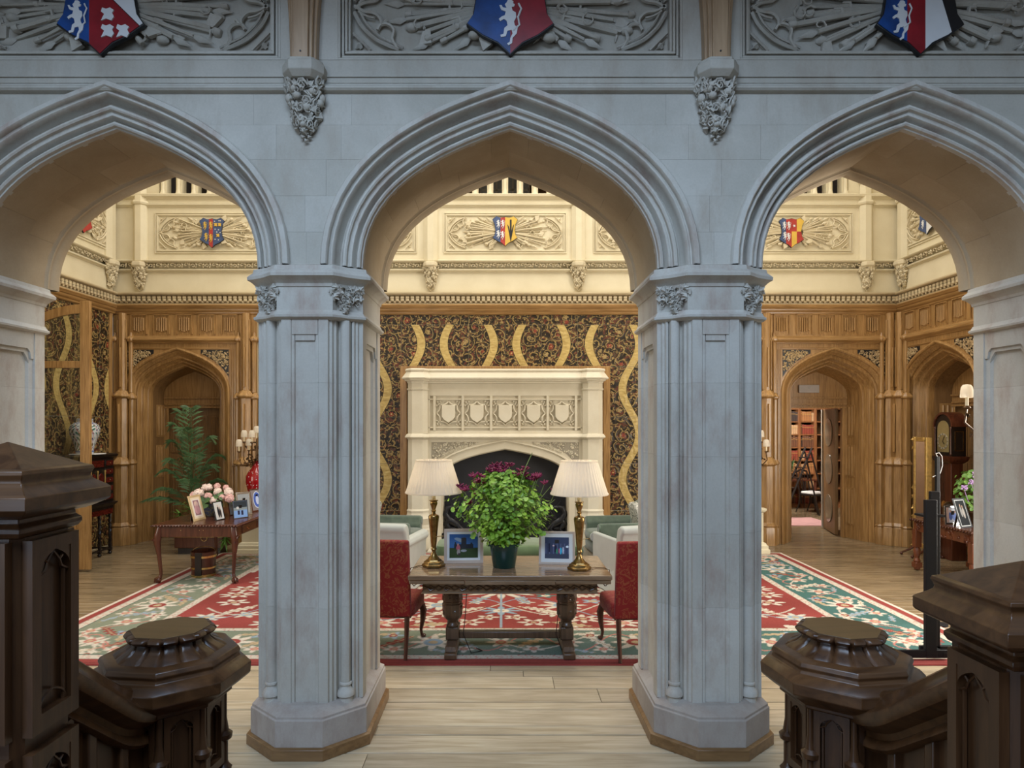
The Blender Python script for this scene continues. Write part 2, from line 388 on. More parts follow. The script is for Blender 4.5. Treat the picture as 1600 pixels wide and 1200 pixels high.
def sm(pts, k=4):
    P = [Vector(p) for p in pts]; out = []
    for i in range(len(P)-1):
        a, b, c, d = P[max(0, i-1)], P[i], P[i+1], P[min(len(P)-1, i+2)]
        for j in range(k):
            t = j/k; out.append(.5*((2*b)+(c-a)*t+(2*a-5*b+4*c-d)*t*t+(3*b-a-3*c+d)*t**3))
    return out+[P[-1]]
def offset_poly(poly, d):
    """outward offset of a CCW convex-ish polygon"""
    n = len(poly); out = []
    for i in range(n):
        p0, p1, p2 = Vector(poly[i-1]), Vector(poly[i]), Vector(poly[(i+1) % n])
        e1 = (p1-p0).normalized(); e2 = (p2-p1).normalized(); n1 = Vector((e1.y, -e1.x)); n2 = Vector((e2.y, -e2.x))
        b = (n1+n2); b = b/max(.3, b.length_squared/2); out.append((p1.x+b.x*d/1, p1.y+b.y*d/1))
    return out
def stack(g, poly, levels, M=None):
    """levels: (offset, z) rings from a plan polygon, capped"""
    n = len(poly); v = []
    for d, z in levels: v += [(x, y, z) for x, y in (offset_poly(poly, d) if d else poly)]
    f = [(j*n+i, j*n+(i+1) % n, (j+1)*n+(i+1) % n, (j+1)*n+i) for j in range(len(levels)-1) for i in range(n)]
    f += [tuple(range(n-1, -1, -1)), tuple(range((len(levels)-1)*n, len(levels)*n))]
    return g.add(v, f, M)
def grid_obj(name, nx, ny, posf, colf, mat, parent=None, smooth=None):
    u = np.linspace(0, 1, nx); v = np.linspace(0, 1, ny); U, V = np.meshgrid(u, v)
    P = posf(U, V).reshape(-1, 3); C = colf(U, V).reshape(-1, 3)
    idx = np.arange(nx*ny).reshape(ny, nx); F = np.stack([idx[:-1,:-1], idx[:-1,1:], idx[1:,1:], idx[1:,:-1]], -1).reshape(-1, 4)
    me = bpy.data.meshes.new(name); me.vertices.add(len(P)); me.vertices.foreach_set('co', P.astype(np.float32).ravel())
    me.loops.add(F.size); me.loops.foreach_set('vertex_index', F.ravel().astype(np.int32)); me.polygons.add(len(F))
    me.polygons.foreach_set('loop_start', np.arange(0, F.size, 4, dtype=np.int32)); me.update(calc_edges=True); me.validate()
    a = me.color_attributes.new('Col', 'FLOAT_COLOR', 'POINT'); C4 = np.ones((len(C), 4), np.float32); C4[:, :3] = C
    a.data.foreach_set('color', C4.ravel()); me.materials.append(mat)
    if smooth: me.shade_smooth()
    o = bpy.data.objects.new(name, me); COL.objects.link(o)
    if parent: o.parent = parent
    return o
# ================================================================ FLOOR
floor = struct('floor')
G().box(-7.4, 9.6, -4.6, 4.02, -.08, -.03).box(-7.4, 9.6, 4.02, 16.5, -.08, -.035).build('subfloor', OAK_DK, floor, 0)
yy = 2.96; row = 0; cache = {}
while yy < 13.6:
    w = [.26, .25, .13, .27, .13][row % 5] if yy < 5.7 else .131
    x = -7.3 - rnd(0, 2); x1 = 7.3 if yy < 12.3 else 7.4
    if yy > 12.3: x = 4.9
    while x < x1:
        L = rnd(2.2, 4.2); L = round(L, 1)
        xe = min(x+L, x1+.4) if yy < 12.3 else min(x+1.6, 7.4)
        key = (round(xe-x, 2), w, yy < 5.7)
        if key not in cache:
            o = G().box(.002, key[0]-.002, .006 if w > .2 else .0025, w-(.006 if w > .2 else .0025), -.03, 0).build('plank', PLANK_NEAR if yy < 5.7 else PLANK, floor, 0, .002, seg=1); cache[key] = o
        else:
            o = cache[key].copy(); COL.objects.link(o)
        o.location = (x, yy, rnd(-.0012, .0012)); x = xe
        if xe >= x1: break
    yy += w; row += 1
G().box(5.0, 9.4, 13.55, 17.6, -.03, 0).build('library_boards', PLANK, floor, 0)
# ================================================================ NEAR ARCADE
YF, YB, BAY, HS, PH = 4.30, 5.20, 2.66, 1.0, .355
HSS = {0: .998, BAY: .952, -BAY: .952}
def half_plan():
    """right front quarter of the pier plan, from the centre of the front to the centre of the reveal"""
    p = [(0, 4.322), (.062, 4.322), (.066, 4.308), (.082, 4.308), (.086, 4.30), (.145, 4.30), (.150, 4.318), (.165, 4.322), (.172, 4.345), (.185, 4.350), (.190, 4.392)]
    p += roll((.236, 4.392), .034, 190, 320, 6)                # the slender shaft in its hollow
    p += [(.268, 4.428), (.272, 4.402), (.288, 4.398), (.292, 4.418), (.306, 4.420), (.312, 4.436), (.335, 4.440), (.335, 4.545), (.320, 4.549), (.310, 4.577), (.294, 4.59)]
    p = [(a*PH/.335, b) for a, b in p]
    return p
q = half_plan()
front = [(-x, y) for x, y in reversed(q[1:])] + q               # left to right along the front
cy = (YF+YB)/2
rect_reveal = True
back = [(-x, 2*cy-y) for x, y in front]
PLAN = front + [(.292, 2*cy-4.645)][:0] + back
def pier(cx, label):
    t = thing('stone_pier', label, 'pier', (cx, 0, 0), 0, 'arcade piers')
    zs = [.29, .93, 1.42, 1.93, 2.42, 2.84]
    for i in range(5):
        key = 'drum%d' % i
        if key in cache:
            o = cache[key].copy(); COL.objects.link(o); o.parent = t; continue
        g = G(); g.prism(PLAN, zs[i]+.0004, zs[i+1]-.0004, 'xy')
        if i == 4:      # close the reveal and front panels with shouldered heads
            for sx in (1, -1):
                g.prism([(4.545, 2.841), (4.545, 2.64), (4.572, 2.64), (4.585, 2.69), (4.61, 2.715), (4.89, 2.715), (4.915, 2.69), (4.928, 2.64), (4.955, 2.64), (4.955, 2.841)], sx*.30, sx*(PH-.007), 'yz')
                g.prism([(4.58, 2.80), (4.58, 2.61), (4.60, 2.65), (4.63, 2.685), (4.87, 2.685), (4.90, 2.65), (4.92, 2.61), (4.92, 2.80)], sx*.29, sx*(PH-.022), 'yz')
            g.box(-.0855, .0855, 4.3015, 4.33, 2.74, 2.838); g.box(-.064, .064, 4.309, 4.33, 2.70, 2.74)
        o = g.build('stone', STONE, t, 30); cache[key] = o
    octp = [(-.135, 4.22), (.135, 4.22), (.345, 4.41), (.345, 5.09), (.135, 5.28), (-.135, 5.28), (-.345, 5.09), (-.345, 4.41)]
    if 'plinth' in cache:
        for kx in ('plinth', 'skirt', 'neck', 'impost', 'abacus_string'):
            o = cache[kx].copy(); COL.objects.link(o); o.parent = t
        for o in cache['bases']: c = o.copy(); COL.objects.link(c); c.parent = t
        for sx in (-1, 1):
            for o in cache['cap']:
                c = o.copy(); COL.objects.link(c); c.parent = t; c.scale.x = sx*1.06
        return t
    lv = [(.045, .066), (.045, .245), (.036, .252), (.036, .268), (.018, .276), (-.045, .31), (-.05, .31)]
    cache['plinth'] = stack(G(), octp, lv).build('plinth', PLINTH, t, 30, .003)
    cache['skirt'] = stack(G(), octp, [(.070, .0), (.070, .070), (.052, .078), (.0, .078)]).build('wooden_skirting', SKIRT, t, 30, .003)
    tag(cache['skirt'], 'thin brown oak skirting board')
    neck = [(-.16, YF), (.16, YF), (PH, 4.44), (PH, 5.06), (.16, YB), (-.16, YB), (-PH, 5.06), (-PH, 4.44)]
    # frieze block between the two string mouldings, with sunk angles for the carved capitals
    nk = [(-.185, YF+.002), (.185, YF+.002), (.20, 4.36), (.32, 4.43), (PH, 4.44), (PH, 5.06), (.19, YB-.002), (-.19, YB-.002), (-PH, 5.06), (-PH, 4.44), (-.32, 4.43), (-.20, 4.36)]
    cache['neck'] = stack(G(), nk, [(0, 2.86), (0, 3.08)]).build('frieze_stone', STONE, t, 30)
    o8 = [(-.18, YF), (.18, YF), (.26, 4.375), (PH, 4.43), (PH, 5.07), (.26, YB-.07), (.18, YB), (-.18, YB), (-.26, YB-.07), (-PH, 5.07), (-PH, 4.43), (-.26, 4.375)]
    cache['abacus_string'] = stack(G(), o8, [(-.02, 2.835), (.008, 2.84), (.024, 2.852), (.026, 2.866), (.012, 2.876), (.0, 2.90), (-.02, 2.90)]).build('necking_moulding', STONE, t, 30)
    cache['impost'] = stack(G(), o8, [(-.03, 3.05), (.005, 3.055), (.010, 3.075), (.035, 3.10), (.060, 3.115), (.062, 3.135), (.048, 3.15), (.030, 3.165), (.025, 3.19), (-.02, 3.205)]).build('impost_moulding', STONE, t, 30)
    cache['bases'] = []
    for sx in (-1, 1):
        for y0 in (4.392, 2*cy-4.392):
            g = G(); cache['bases'].append(g); g.lathe([(.035, .42), (.041, .415), (.042, .403), (.034, .396), (.035, .385), (.052, .365), (.060, .345), (.060, .33), (.047, .322), (.050, .28)], 14, frame((sx*.250, y0, 0)))
    cache['bases'] = [g_.build('shaft_base', STONE, t, 40) for g_ in cache['bases']]
    g = G(); random.seed(3)
    for i in range(46):      # carved capital: bunched leaves above, a tapering stem of leaves below
        z = rnd(2.98, 3.06); u = rnd(.17, .335)
        y = 4.315 + max(0, (u-.17))*.72; g.leaf((u, y-.012+rnd(-.01, .015), z), rnd(.018, .034), FACE @ reul(.9), cup=.6)
    for i in range(12):
        z = 2.96+rnd(-.01,.1); u = .18+.145*i/12; g.curl((u, 4.318+(u-.17)*.72-.012, z), .022, FACE @ reul(.5), flip=random.choice((-1, 1)))
    for i in range(26):
        z = 2.88+.1*random.random(); w = .016+.26*(z-2.88); g.leaf((.236+rnd(-w, w), 4.345+rnd(0, .02), z), rnd(.014, .026), FACE @ reul(.8), cup=.6)
    c1 = g.build('carved_capital', STONE, t, 50)
    c2 = c1.copy(); COL.objects.link(c2); c2.parent = t; c2.scale.x = -1.06; c1.scale.x = 1.06
    cache['cap'] = [c1]
    return t
pier(-1.355, 'grey moulded stone pier between the left arch and the central arch')
pier(1.355, 'grey moulded stone pier between the central arch and the right arch')
pier(-3.955, 'pale stone pier at the left edge, behind the taller newel post')
pier(3.955, 'pale stone pier at the right edge, behind the lower square newel post')
# arches and wall over
wa = struct('wall_arcade')
SP, RISE = 3.20, .945
def moulding(cx):
    pr = [(.262, 4.335), (.262, 4.292), (.236, 4.287), (.232, 4.302), (.214, 4.305), (.210, 4.33)] + roll((.190, 4.325), .017, 180, 20, 4)[::-1]
    pr = [(.252, 4.34), (.252, 4.290), (.246, 4.280), (.216, 4.274), (.208, 4.282), (.205, 4.312), (.196, 4.315), (.190, 4.305), (.180, 4.302), (.172, 4.310), (.168, 4.345), (.160, 4.385), (.148, 4.405), (.136, 4.405), (.128, 4.385)]
    pr += [(.124, 4.352), (.116, 4.340), (.104, 4.337), (.094, 4.345), (.090, 4.368), (.082, 4.372), (.078, 4.366), (.064, 4.366), (.058, 4.375), (.054, 4.410), (.046, 4.424), (.038, 4.412), (.034, 4.390), (.022, 4.384), (.012, 4.392), (.008, 4.415), (.0, 4.418), (.0, 4.47)]
    g = G(); arch_sweep(g, HSS[cx], RISE, SP, None, pr, cx, 16)
    return g.build('arch_moulding', STONE, wa, 40)
def soffit(cx):
    A = arch(HSS[cx], RISE, 12); n = len(A)
    ks = [0, 4, 8, 11, 13, 16, 20, 24]
    for j, (ya, yb) in enumerate(((4.455, 4.80), (4.80, 5.07))):
        kk = ks if j == 0 else [0, 3, 6, 9, 12, 15, 18, 21, 24]
        for a, b in zip(kk[:-1], kk[1:]):
            g = G(); v = []; e = .0
            for i in range(a, b+1):
                x, z, nx, nz = A[i]; s = 1
                if nz > 1.001 or abs(nx) < 1e-6: pass
                v += [(cx+x, ya+.0003, SP+z), (cx+x, yb-.0003, SP+z), (cx+x+nx*.1, yb-.0003, SP+z+nz*.1), (cx+x+nx*.1, ya+.0003, SP+z+nz*.1)]
            # shrink ends slightly for the joint
            def shr(i, k_, t):
                for q_ in range(4):
                    p, r_ = Vector(v[4*i+q_]), Vector(v[4*k_+q_]); d = (r_-p); v[4*i+q_] = tuple(p + d.normalized()*min(t, d.length*.3))
            m = b-a; shr(0, 1, .0006); shr(m, m-1, .0006)
            f = [(4*i+q_, 4*i+(q_+1) % 4, 4*(i+1)+(q_+1) % 4, 4*(i+1)+q_) for i in range(m) for q_ in range(4)] + [(3, 2, 1, 0), (4*m, 4*m+1, 4*m+2, 4*m+3)]
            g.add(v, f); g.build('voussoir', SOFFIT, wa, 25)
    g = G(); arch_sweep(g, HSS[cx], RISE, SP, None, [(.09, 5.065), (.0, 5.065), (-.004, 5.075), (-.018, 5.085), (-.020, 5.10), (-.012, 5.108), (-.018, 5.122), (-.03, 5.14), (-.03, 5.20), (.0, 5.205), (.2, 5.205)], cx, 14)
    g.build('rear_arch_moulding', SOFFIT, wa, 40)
for cx in (-BAY, 0, BAY): moulding(cx); soffit(cx)
def lower(x):
    """height of the hood moulding's edge at x"""
    best = None
    for cx in (-BAY, 0, BAY):
        L = arch_line(HSS[cx], RISE, SP, 0, .235, cx, 16)
        if L[0][0] <= x <= L[-1][0]:
            for (xa, za), (xb, zb) in zip(L[1:-2], L[2:-1]):
                if xa <= x <= xb: best = za + (zb-za)*(x-xa)/max(1e-6, xb-xa)
    return best
def wall_block(x0, x1, z0, z1):
    n = max(2, int((x1-x0)/.015)); xs = [x0+(x1-x0)*i/n for i in range(n+1)]
    lo = [max(z0, (lower(x) if lower(x) is not None else z0)) for x in xs]
    segs = []; cur = []
    for x, l in zip(xs, lo):
        if l < z1-.004: cur.append((x, l))
        else:
            if len(cur) > 1: segs.append(cur)
            cur = []
    if len(cur) > 1: segs.append(cur)
    for s in segs:
        poly = [(x, z) for x, z in s] + [(s[-1][0], z1), (s[0][0], z1)]
        G().prism(poly, 4.325+rnd(0, .001), 4.46, 'xz').build('stone', STONE_UP, wa, 25)
J = .0004; random.seed(11)
zc = [3.19, 3.42, 3.66, 3.90, 4.13, 4.338]
xjs = [[-4.4, -1.352, -1.350, 4.4], [-4.4, -3.2, -2.2, -1.44, -1.26, 2.2, 4.4], [-4.4, -2.9, -1.47, -1.23, 2.9, 4.4], [-4.4, -1.62, -1.18, 0, 1.25, 1.60, 4.4], [-4.4, -2.4, -1.66, -1.05, 0, 1.06, 1.71, 2.6, 4.4]]
xj = [[-4.4, -4.05, -1.35, 0, 1.35, 4.05, 4.4], [-4.4, -2.7, -1.36, 0, 1.32, 2.7, 4.4], [-4.4, -2.7, -1.22, 0, 1.40, 2.7, 4.4], [-4.4, -2.7, -1.55, -1.12, 0, 1.18, 1.66, 2.7, 4.4], [-4.4, -3.5, -2.7, -1.70, -1.05, 0, 1.03, 1.70, 2.7, 3.6, 4.4]]
for (za, zb), X in zip(zip(zc[:-1], zc[1:]), xj):
    for a, b in zip(X[:-1], X[1:]):
        if abs(a-b) > .01: wall_block(a+J, b-J, za+J, zb-J)
# backing core, string course, band, panel zone
def backing():
    g = G()
    for cx in (-BAY, 0, BAY):
        L = arch_line(HSS[cx], RISE, SP, None, .11, cx, 12)
        xs = sorted(set([cx-1.35] + [p[0] for p in L] + [cx+1.35]))
        poly = [(cx-1.35, SP)] + L + [(cx+1.35, SP), (cx+1.35, 4.60), (cx-1.35, 4.60)]
        g.prism(poly, 4.455, 5.19, 'xz')
    g.box(-4.6, 4.6, 4.42, 5.19, 4.60, 6.2); g.box(-4.6, -4.05, 4.455, 5.19, 0, 4.6); g.box(4.05, 4.6, 4.455, 5.19, 0, 4.6)
    g.box(-7.0, -4.6, 5.0, 5.19, 0, 9.5); g.box(4.6, 7.05, 5.0, 5.19, 0, 9.5); g.box(-4.6, 4.6, 5.0, 5.19, 6.2, 9.5)
    return g.build('wall_core', STONE_UP, wa, 25)
backing()
def cut_string(za, zb, prof, mat, name):
    """horizontal moulding that dies against the hood mouldings"""
    spans = []; x = -4.4
    edges = [-4.4]
    for cx in (-BAY, 0, BAY):
        L = arch_line(HSS[cx], RISE, SP, None, .255, cx, 24); zt = (za+zb)/2
        half = min((abs(p[0]-cx) for p in L if p[1] >= zt), default=0)
        half = max((abs(p[0]-cx) for p in L if p[1] >= zt), default=0); edges += [cx-half, cx+half]
    edges.append(4.4); g = G()
    for a, b in zip(edges[::2], edges[1::2]):
        n = len(prof); v = [(a, y, z) for y, z in prof] + [(b, y, z) for y, z in prof]
        g.add(v, [tuple(range(n)), tuple(range(2*n-1, n-1, -1))] + [(i, n+i, n+(i+1) % n, (i+1) % n) for i in range(n)])
    return g.build(name, mat, wa, 30)
cut_string(4.345, 4.40, [(4.44, 4.338), (4.322, 4.338), (4.296, 4.344), (4.284, 4.356), (4.284, 4.368), (4.296, 4.378), (4.312, 4.384), (4.318, 4.40), (4.44, 4.40)], STONE_UP, 'string_moulding')
g = G(); g.box(-4.4, 4.4, 4.316, 4.44, 4.402, 4.438).box(-4.4, 4.4, 4.306, 4.44, 4.438, 4.448).box(-4.4, 4.4, 4.318, 4.44, 4.45, 4.555)
g.build('plain_band', STONE_UP, wa, 25, .002)
PW = 1.14
for cx in (-BAY, 0, BAY):
    G().box(cx-BAY/2+.001, cx-PW, 4.318, 4.44, 4.556, 6.0).box(cx+PW, cx+BAY/2-.001, 4.318, 4.44, 4.556, 6.0).box(cx-PW, cx+PW, 4.318, 4.44, 5.32, 6.0).build('stone', STONE_UP, wa, 25, .002)
    G().box(cx-PW+.001, cx+PW-.001, 4.40, 4.44, 4.557, 5.319).build('panel_ground', STONE_UP, wa, 25)
    g = G()
    for i, (o_, y_) in enumerate(((0, 4.318), (.022, 4.332), (.045, 4.324), (.062, 4.345))):
        x0, x1, z0, z1 = cx-PW+o_, cx+PW-o_, 4.556+o_, 5.32-o_; w = .016
        g.box(x0, x1, y_, 4.402, z0, z0+w).box(x0, x1, y_, 4.402, z1-w, z1).box(x0, x0+w, y_, 4.402, z0+w, z1-w).box(x1-w, x1, y_, 4.402, z0+w, z1-w)
    g.build('panel_frame', STONE_UP, wa, 25, .003)
# ---- carved trophies of arms, shared by all relief panels. local: x along, y outwards negative, z up, half size 1 x .33
def trophy(seed, hw, hh):
    random.seed(seed); g = G(); f = hh/.33
    def rod(a, L0, L1, r0, r1, kind, y):
        sx = 1 if math.cos(a) > 0 else -1
        p = [(math.cos(a)*t, y-.01*math.sin(6*t), math.sin(a)*t*.62) for t in (L0, (L0+L1)/2, L1)]
        g.tube(p, [r0, (r0+r1)/2*1.15, r1], 6)
        e = Vector(p[-1]); d = (e-Vector(p[0])).normalized(); n = Vector((-d.z, 0, d.x))
        if kind == 'spear':
            w = .03*f; q_ = [e+n*.3*w, e+d*.05*f+n*w, e+d*.16*f, e+d*.05*f-n*w, e-n*.3*w]
            m_ = e+d*.06*f+Vector((0, -.025*f, 0)); v = [tuple(x) for x in q_]+[tuple(m_)]
            g.add(v, [(i, (i+1) % 5, 5) for i in range(5)])
        elif kind == 'gun':
            g.tube([e, e+d*.04*f, e+d*.05*f], [r1*1.6, r1*1.6, r1*1.1], 8); b = Vector(p[1])
            g.tube([b, b+n*.05*f*sx, b+n*.06*f*sx+d*.05*f], [.012*f, .014*f, .008*f], 5)
            g.ball(tuple(b+d*.03), (.03*f, .02*f, .022*f), 6, 4)
        elif kind == 'axe':
            v = [e+d*.02*f, e+n*.085*f+d*.07*f, e+n*.10*f-d*.02*f, e-d*.04*f]
            g.add([tuple(x+Vector((0, -.015*f, 0))) for x in v]+[tuple(x+Vector((0, .01, 0))) for x in v], [(0,1,2,3), (7,6,5,4), (0,4,5,1), (1,5,6,2), (2,6,7,3), (3,7,4,0)])
            g.tube([e-n*.07*f, e-n*.02*f], [.003, .012*f], 5)
        elif kind == 'club':
            g.ball(tuple(e), (.05*f, .028*f, .032*f), 8, 5)
    for sx in (1, -1):
        for i in range(20):
            a = -.95+1.9*i/19+rnd(-.05, .05); a = a*1.12
            L1 = min(hw*.83*rnd(.82, 1.0), .86*hh/max(.05, abs(math.sin(a))*.62))*rnd(.88, 1)
            aa = a if sx > 0 else PI-a
            rod(aa, .16*f, L1-.06*f, rnd(.011, .022)*f, rnd(.009, .02)*f, ('spear', 'gun', 'axe', 'club', 'spear', 'gun')[(i+seed) % 6], rnd(-.035, -.01)*f)
        for i in range(5):                               # crossing bows, scrolls and ribbons
            c = (sx*rnd(.3, .72)*hw, -.03*f, rnd(-.55, .5)*hh); g.curl(c, rnd(.04, .07)*f, FACE @ Matrix.Rotation(rnd(0, 6), 3, 'Z'), turns=.9, thick=.16)
        for sz in (1, -1):                               # cusped tracery in the corners
            X, Z = sx*hw, sz*hh; r = .017*f
            def P(u, w, y=-.02): return (X-sx*u*f, y*f, Z-sz*w*f)
            g.tube(sm([P(.02, .29), P(.06, .21), P(.11, .15), P(.18, .09), P(.26, .05), P(.35, .015)]), r*.85, 5); g.tube(sm([P(.055, .31), P(.095, .23), P(.145, .17), P(.215, .11), P(.295, .07), P(.38, .03)]), r*.5, 5)
            g.tube(sm([P(.02, .34), P(.09, .30), P(.17, .285), P(.215, .24), P(.22, .20), P(.26, .235)]), r*.75, 5); g.tube(sm([P(.05, .30), P(.11, .265), P(.17, .25)]), r*.5, 5)
            g.tube(sm([P(.34, .02), P(.30, .09), P(.31, .16), P(.27, .20), P(.215, .20), P(.19, .16)]), r*.75, 5)
            g.tube(sm([P(.01, .14), P(.05, .10), P(.10, .05), P(.14, .01)]), r*.6, 5); g.leaf(P(.055, .055, -.01), .04*f, FACE @ Matrix.Rotation(.7, 3, 'Z'), 4, .5)
    return g
def shield_outline():
    return [(0, .50), (.17, .46), (.33, .52), (.48, .40), (.40, .22), (.365, 0), (.40, -.2), (.47, -.30), (.30, -.42), (.13, -.50), (0, -.62), (-.13, -.50), (-.30, -.42), (-.47, -.30), (-.40, -.2), (-.365, 0), (-.40, .22), (-.48, .40), (-.33, .52), (-.17, .46)]
LION = [(.02,.50),(.07,.46),(.06,.42),(.10,.40),(.08,.35),(.03,.34),(.05,.26),(.12,.22),(.13,.12),(.08,.02),(.10,-.06),(.16,-.12),(.14,-.24),(.05,-.34),(.04,-.45),(-.04,-.50),(-.07,-.46),(-.01,-.42),(.0,-.34),(.05,-.24),(.03,-.16),(-.06,-.18),(-.10,-.30),(-.20,-.32),(-.22,-.27),(-.15,-.25),(-.13,-.12),(-.06,-.06),(-.08,.04),(-.14,.08),(-.22,.03),(-.25,.08),(-.19,.13),(-.12,.16),(-.10,.24),(-.20,.28),(-.24,.38),(-.19,.38),(-.16,.33),(-.08,.32),(-.12,.40),(-.08,.44),(-.05,.50)]
def lion(g, cx, cz, h, y, flip=1):
    g.prism([(cx+flip*x*h, cz+z*h) for x, z in LION][::-1], y, y-.006, 'xz')
    g.tube([(cx+flip*.06*h, y-.004, cz-.18*h), (cx+flip*.2*h, y-.004, cz-.05*h), (cx+flip*.17*h, y-.004, cz+.12*h), (cx+flip*.24*h, y-.004, cz+.3*h), (cx+flip*.18*h, y-.004, cz+.42*h)], .022*h, 5)
def clip(poly, a, b, c):
    """keep a*x+b*z<=c"""
    out = []; n = len(poly)
    for i in range(n):
        p, r = poly[i], poly[(i+1) % n]; dp = a*p[0]+b*p[1]-c; dr = a*r[0]+b*r[1]-c
        if dp <= 0: out.append(p)
        if dp*dr < 0:
            t = dp/(dp-dr); out.append((p[0]+t*(r[0]-p[0]), p[1]+t*(r[1]-p[1])))
    return out
SBLUE = plain('shield_blue', (.008,.055,.22), .35, var=.5, scale=7); SRED = plain('shield_red', (.26,.010,.018), .35, var=.35, scale=7)
SWHITE = plain('shield_white', (.68,.68,.68), .5, var=.05); SGOLD = plain('shield_gold', (.66,.42,.07), .4, var=.15); SBLACK = plain('shield_black', (.012,.012,.014), .4)
SBLUE2 = plain('faded_blue', (.045,.075,.17), .5, var=.35, scale=14); SRED2 = plain('faded_red', (.38,.035,.028), .5, var=.3, scale=14)
def shield(label, loc, rz, w, h, fields, group, charges):
    """fields: (material, clip list); charges: callables adding raised emblems"""
    t = thing('heraldic_shield', label, 'shield', loc, rz, group)
    O = [(x*w, z*h) for x, z in shield_outline()]; th = .028*w/.5
    G().prism([(x*1.03, z*1.03) for x, z in O][::-1], 0, -th, 'xz').build('shield_board', SBLACK, t, 25, .004)
    for m, cl in fields:
        p = O
        for a, b, c in cl: p = clip(p, a, b, c)
        if len(p) > 2: G().prism(p[::-1], -th+.002, -th-.004, 'xz').build('painted_field', m, t, 25)
    for name, m, fn in charges:
        g = G(); fn(g, -th-.004); g.build(name, m, t, 25, kind='stuff' if name == 'white_stars' else None)
    return t
E0 = -.0
near_w, near_h = .60, .62
zc_ = 4.61+.30
def near_shield(label, x, fields, ch): return shield(label, (x, 4.33, zc_+.06), 0, near_w, near_h, fields, 'painted shields above the near arches', ch)
def heads(g, y, pts, s):
    for (a, b) in pts:
        g.prism([(a+s*u, b+s*v) for u, v in [(-.5,-.5),(-.1,-.35),(.3,-.5),(.5,-.2),(.35,.1),(.5,.3),(.2,.5),(-.1,.4),(-.4,.5),(-.5,.2),(-.25,.0)]][::-1], y, y-.008, 'xz')
near_shield('blue, red and white shield with lion and three small beasts above the left arch', -2.70,
    [(SBLUE, [(1, 0, -.07)]), (SRED, [(-1, 0, .07), (.7, .714, .035)]), (SWHITE, [(-.7, -.714, -.04), (-1, 0, .07)]), ],
    [('white_lion', SWHITE, lambda g, y: lion(g, -.145, -.17, .26, y)), ('white_beasts', SWHITE, lambda g, y: heads(g, y, [(.055, -.13), (.055, -.24), (.155, -.24)], .085))])
near_shield('blue and red shield with one white lion above the apex of the central arch', 0,
    [(SBLUE, [(1, 0, 0)]), (SRED, [(-1, 0, 0)])], [('white_lion', SWHITE, lambda g, y: (lion(g, -.0, -.185, .30, y), lion(g, -.13, .13, .26, y), lion(g, .15, .13, .26, y))), ])
near_shield('blue, red, white and black shield above the right arch, top right of the photo', 2.70,
    [(SBLUE, [(1, 0, -.09)]), (SRED, [(-1, 0, .09), (1, 0, .03)]), (SWHITE, [(-1, 0, -.03), (1, 0.3, .13)]), (SBLACK, [(-1, -.3, -.13)])],
    [('white_lion', SWHITE, lambda g, y: lion(g, -.125, -.17, .26, y))])
for cx, sd in ((-BAY, 1), (0, 2), (BAY, 4)):
    o = trophy(sd, PW-.08, .30).build('carved_trophy', STONE_UP, wa, 45); o.scale.y = 1.35; o.location = (cx, 4.395, 4.938); tag(o, kind=None)
# corbels
def leafy_corbel(H, R, mat, label, group, seed, blk):
    random.seed(seed)
    t = thing('carved_corbel', label, 'corbel', (0,0,0), 0, group)
    g = G(); oc = [(-.5*blk, 0), (.5*blk, 0)]
    a = blk/2; plan = [(-a, 0), (-a, -.08*blk/.27), (-a*.55, -.155*blk/.27), (a*.55, -.155*blk/.27), (a, -.08*blk/.27), (a, 0)]
    s_ = blk/.27
    stack(g, plan, [(-.035*s_, -.005), (-.03*s_, .0), (-.002, .028*s_), (-.0, .034*s_), (.0, .085*s_), (-.012*s_, .095*s_), (-.012*s_, .11*s_)]).build('corbel_block', mat, t, 12, .002)
    g = G(); g.lathe([(.004, -H*.86), (R*.30, -H*.74), (R*.5, -H*.5), (R*.78, -H*.15), (R*.8, 0)], 10, frame((0, -.01, 0), s=(1, .62, 1)))
    for i in range(60):
        z = -H*random.random()**1.1*.84; r = R*(1.04-.74*(-z/H)**1.3)*(.93 if z > -H*.7 else .85)
        th = rnd(-PI, 0); c = (r*math.cos(th), -.01+r*.62*math.sin(th), z)
        n = Vector((math.cos(th), .62*math.sin(th), -.35)).normalized(); q = n.to_track_quat('Z', 'Y').to_matrix()
        g.leaf(c, rnd(.22, .36)*R, q @ reul(.6), cup=rnd(.4, .7))
    for i in range(14):
        z = -H*random.random()**1.1*.84; r = R*(1.0-.74*(-z/H)**1.3); th = rnd(-PI, 0); s_ = R*rnd(.14, .24); g.ball((r*math.cos(th), -.01+r*.62*math.sin(th)-.01, z), (s_, s_, s_*rnd(.7, 1.3)), 7, 5)
    for i in range(26):
        z = -H*random.random()*.78; r = R*(1.02-.78*(-z/H)**1.2); th = rnd(-PI, 0); n = Vector((math.cos(th), .62*math.sin(th), -.2)).normalized()
        g.curl((r*math.cos(th), -.03+r*.62*math.sin(th), z), R*.26, n.to_track_quat('Z', 'Y').to_matrix(), flip=random.choice((-1, 1)))
    for sx in (-1, 0, 1): g.leaf((sx*R*.16, -.02, -H*(.90 if sx else .96)), R*.15, FACE, 3, .6)
    g.build('carved_foliage', mat, t, 75)
    return t
c0 = leafy_corbel(.39, .130, STONE_UP, 'grey carved leaf corbel carrying the left wall post', 'leaf corbels under the wall posts', 5, .27)
c0.location = (-1.345, 4.318, 4.39)
dup(c0, (1.35, 4.318, 4.39), 0, 'grey carved leaf corbel carrying the right wall post')
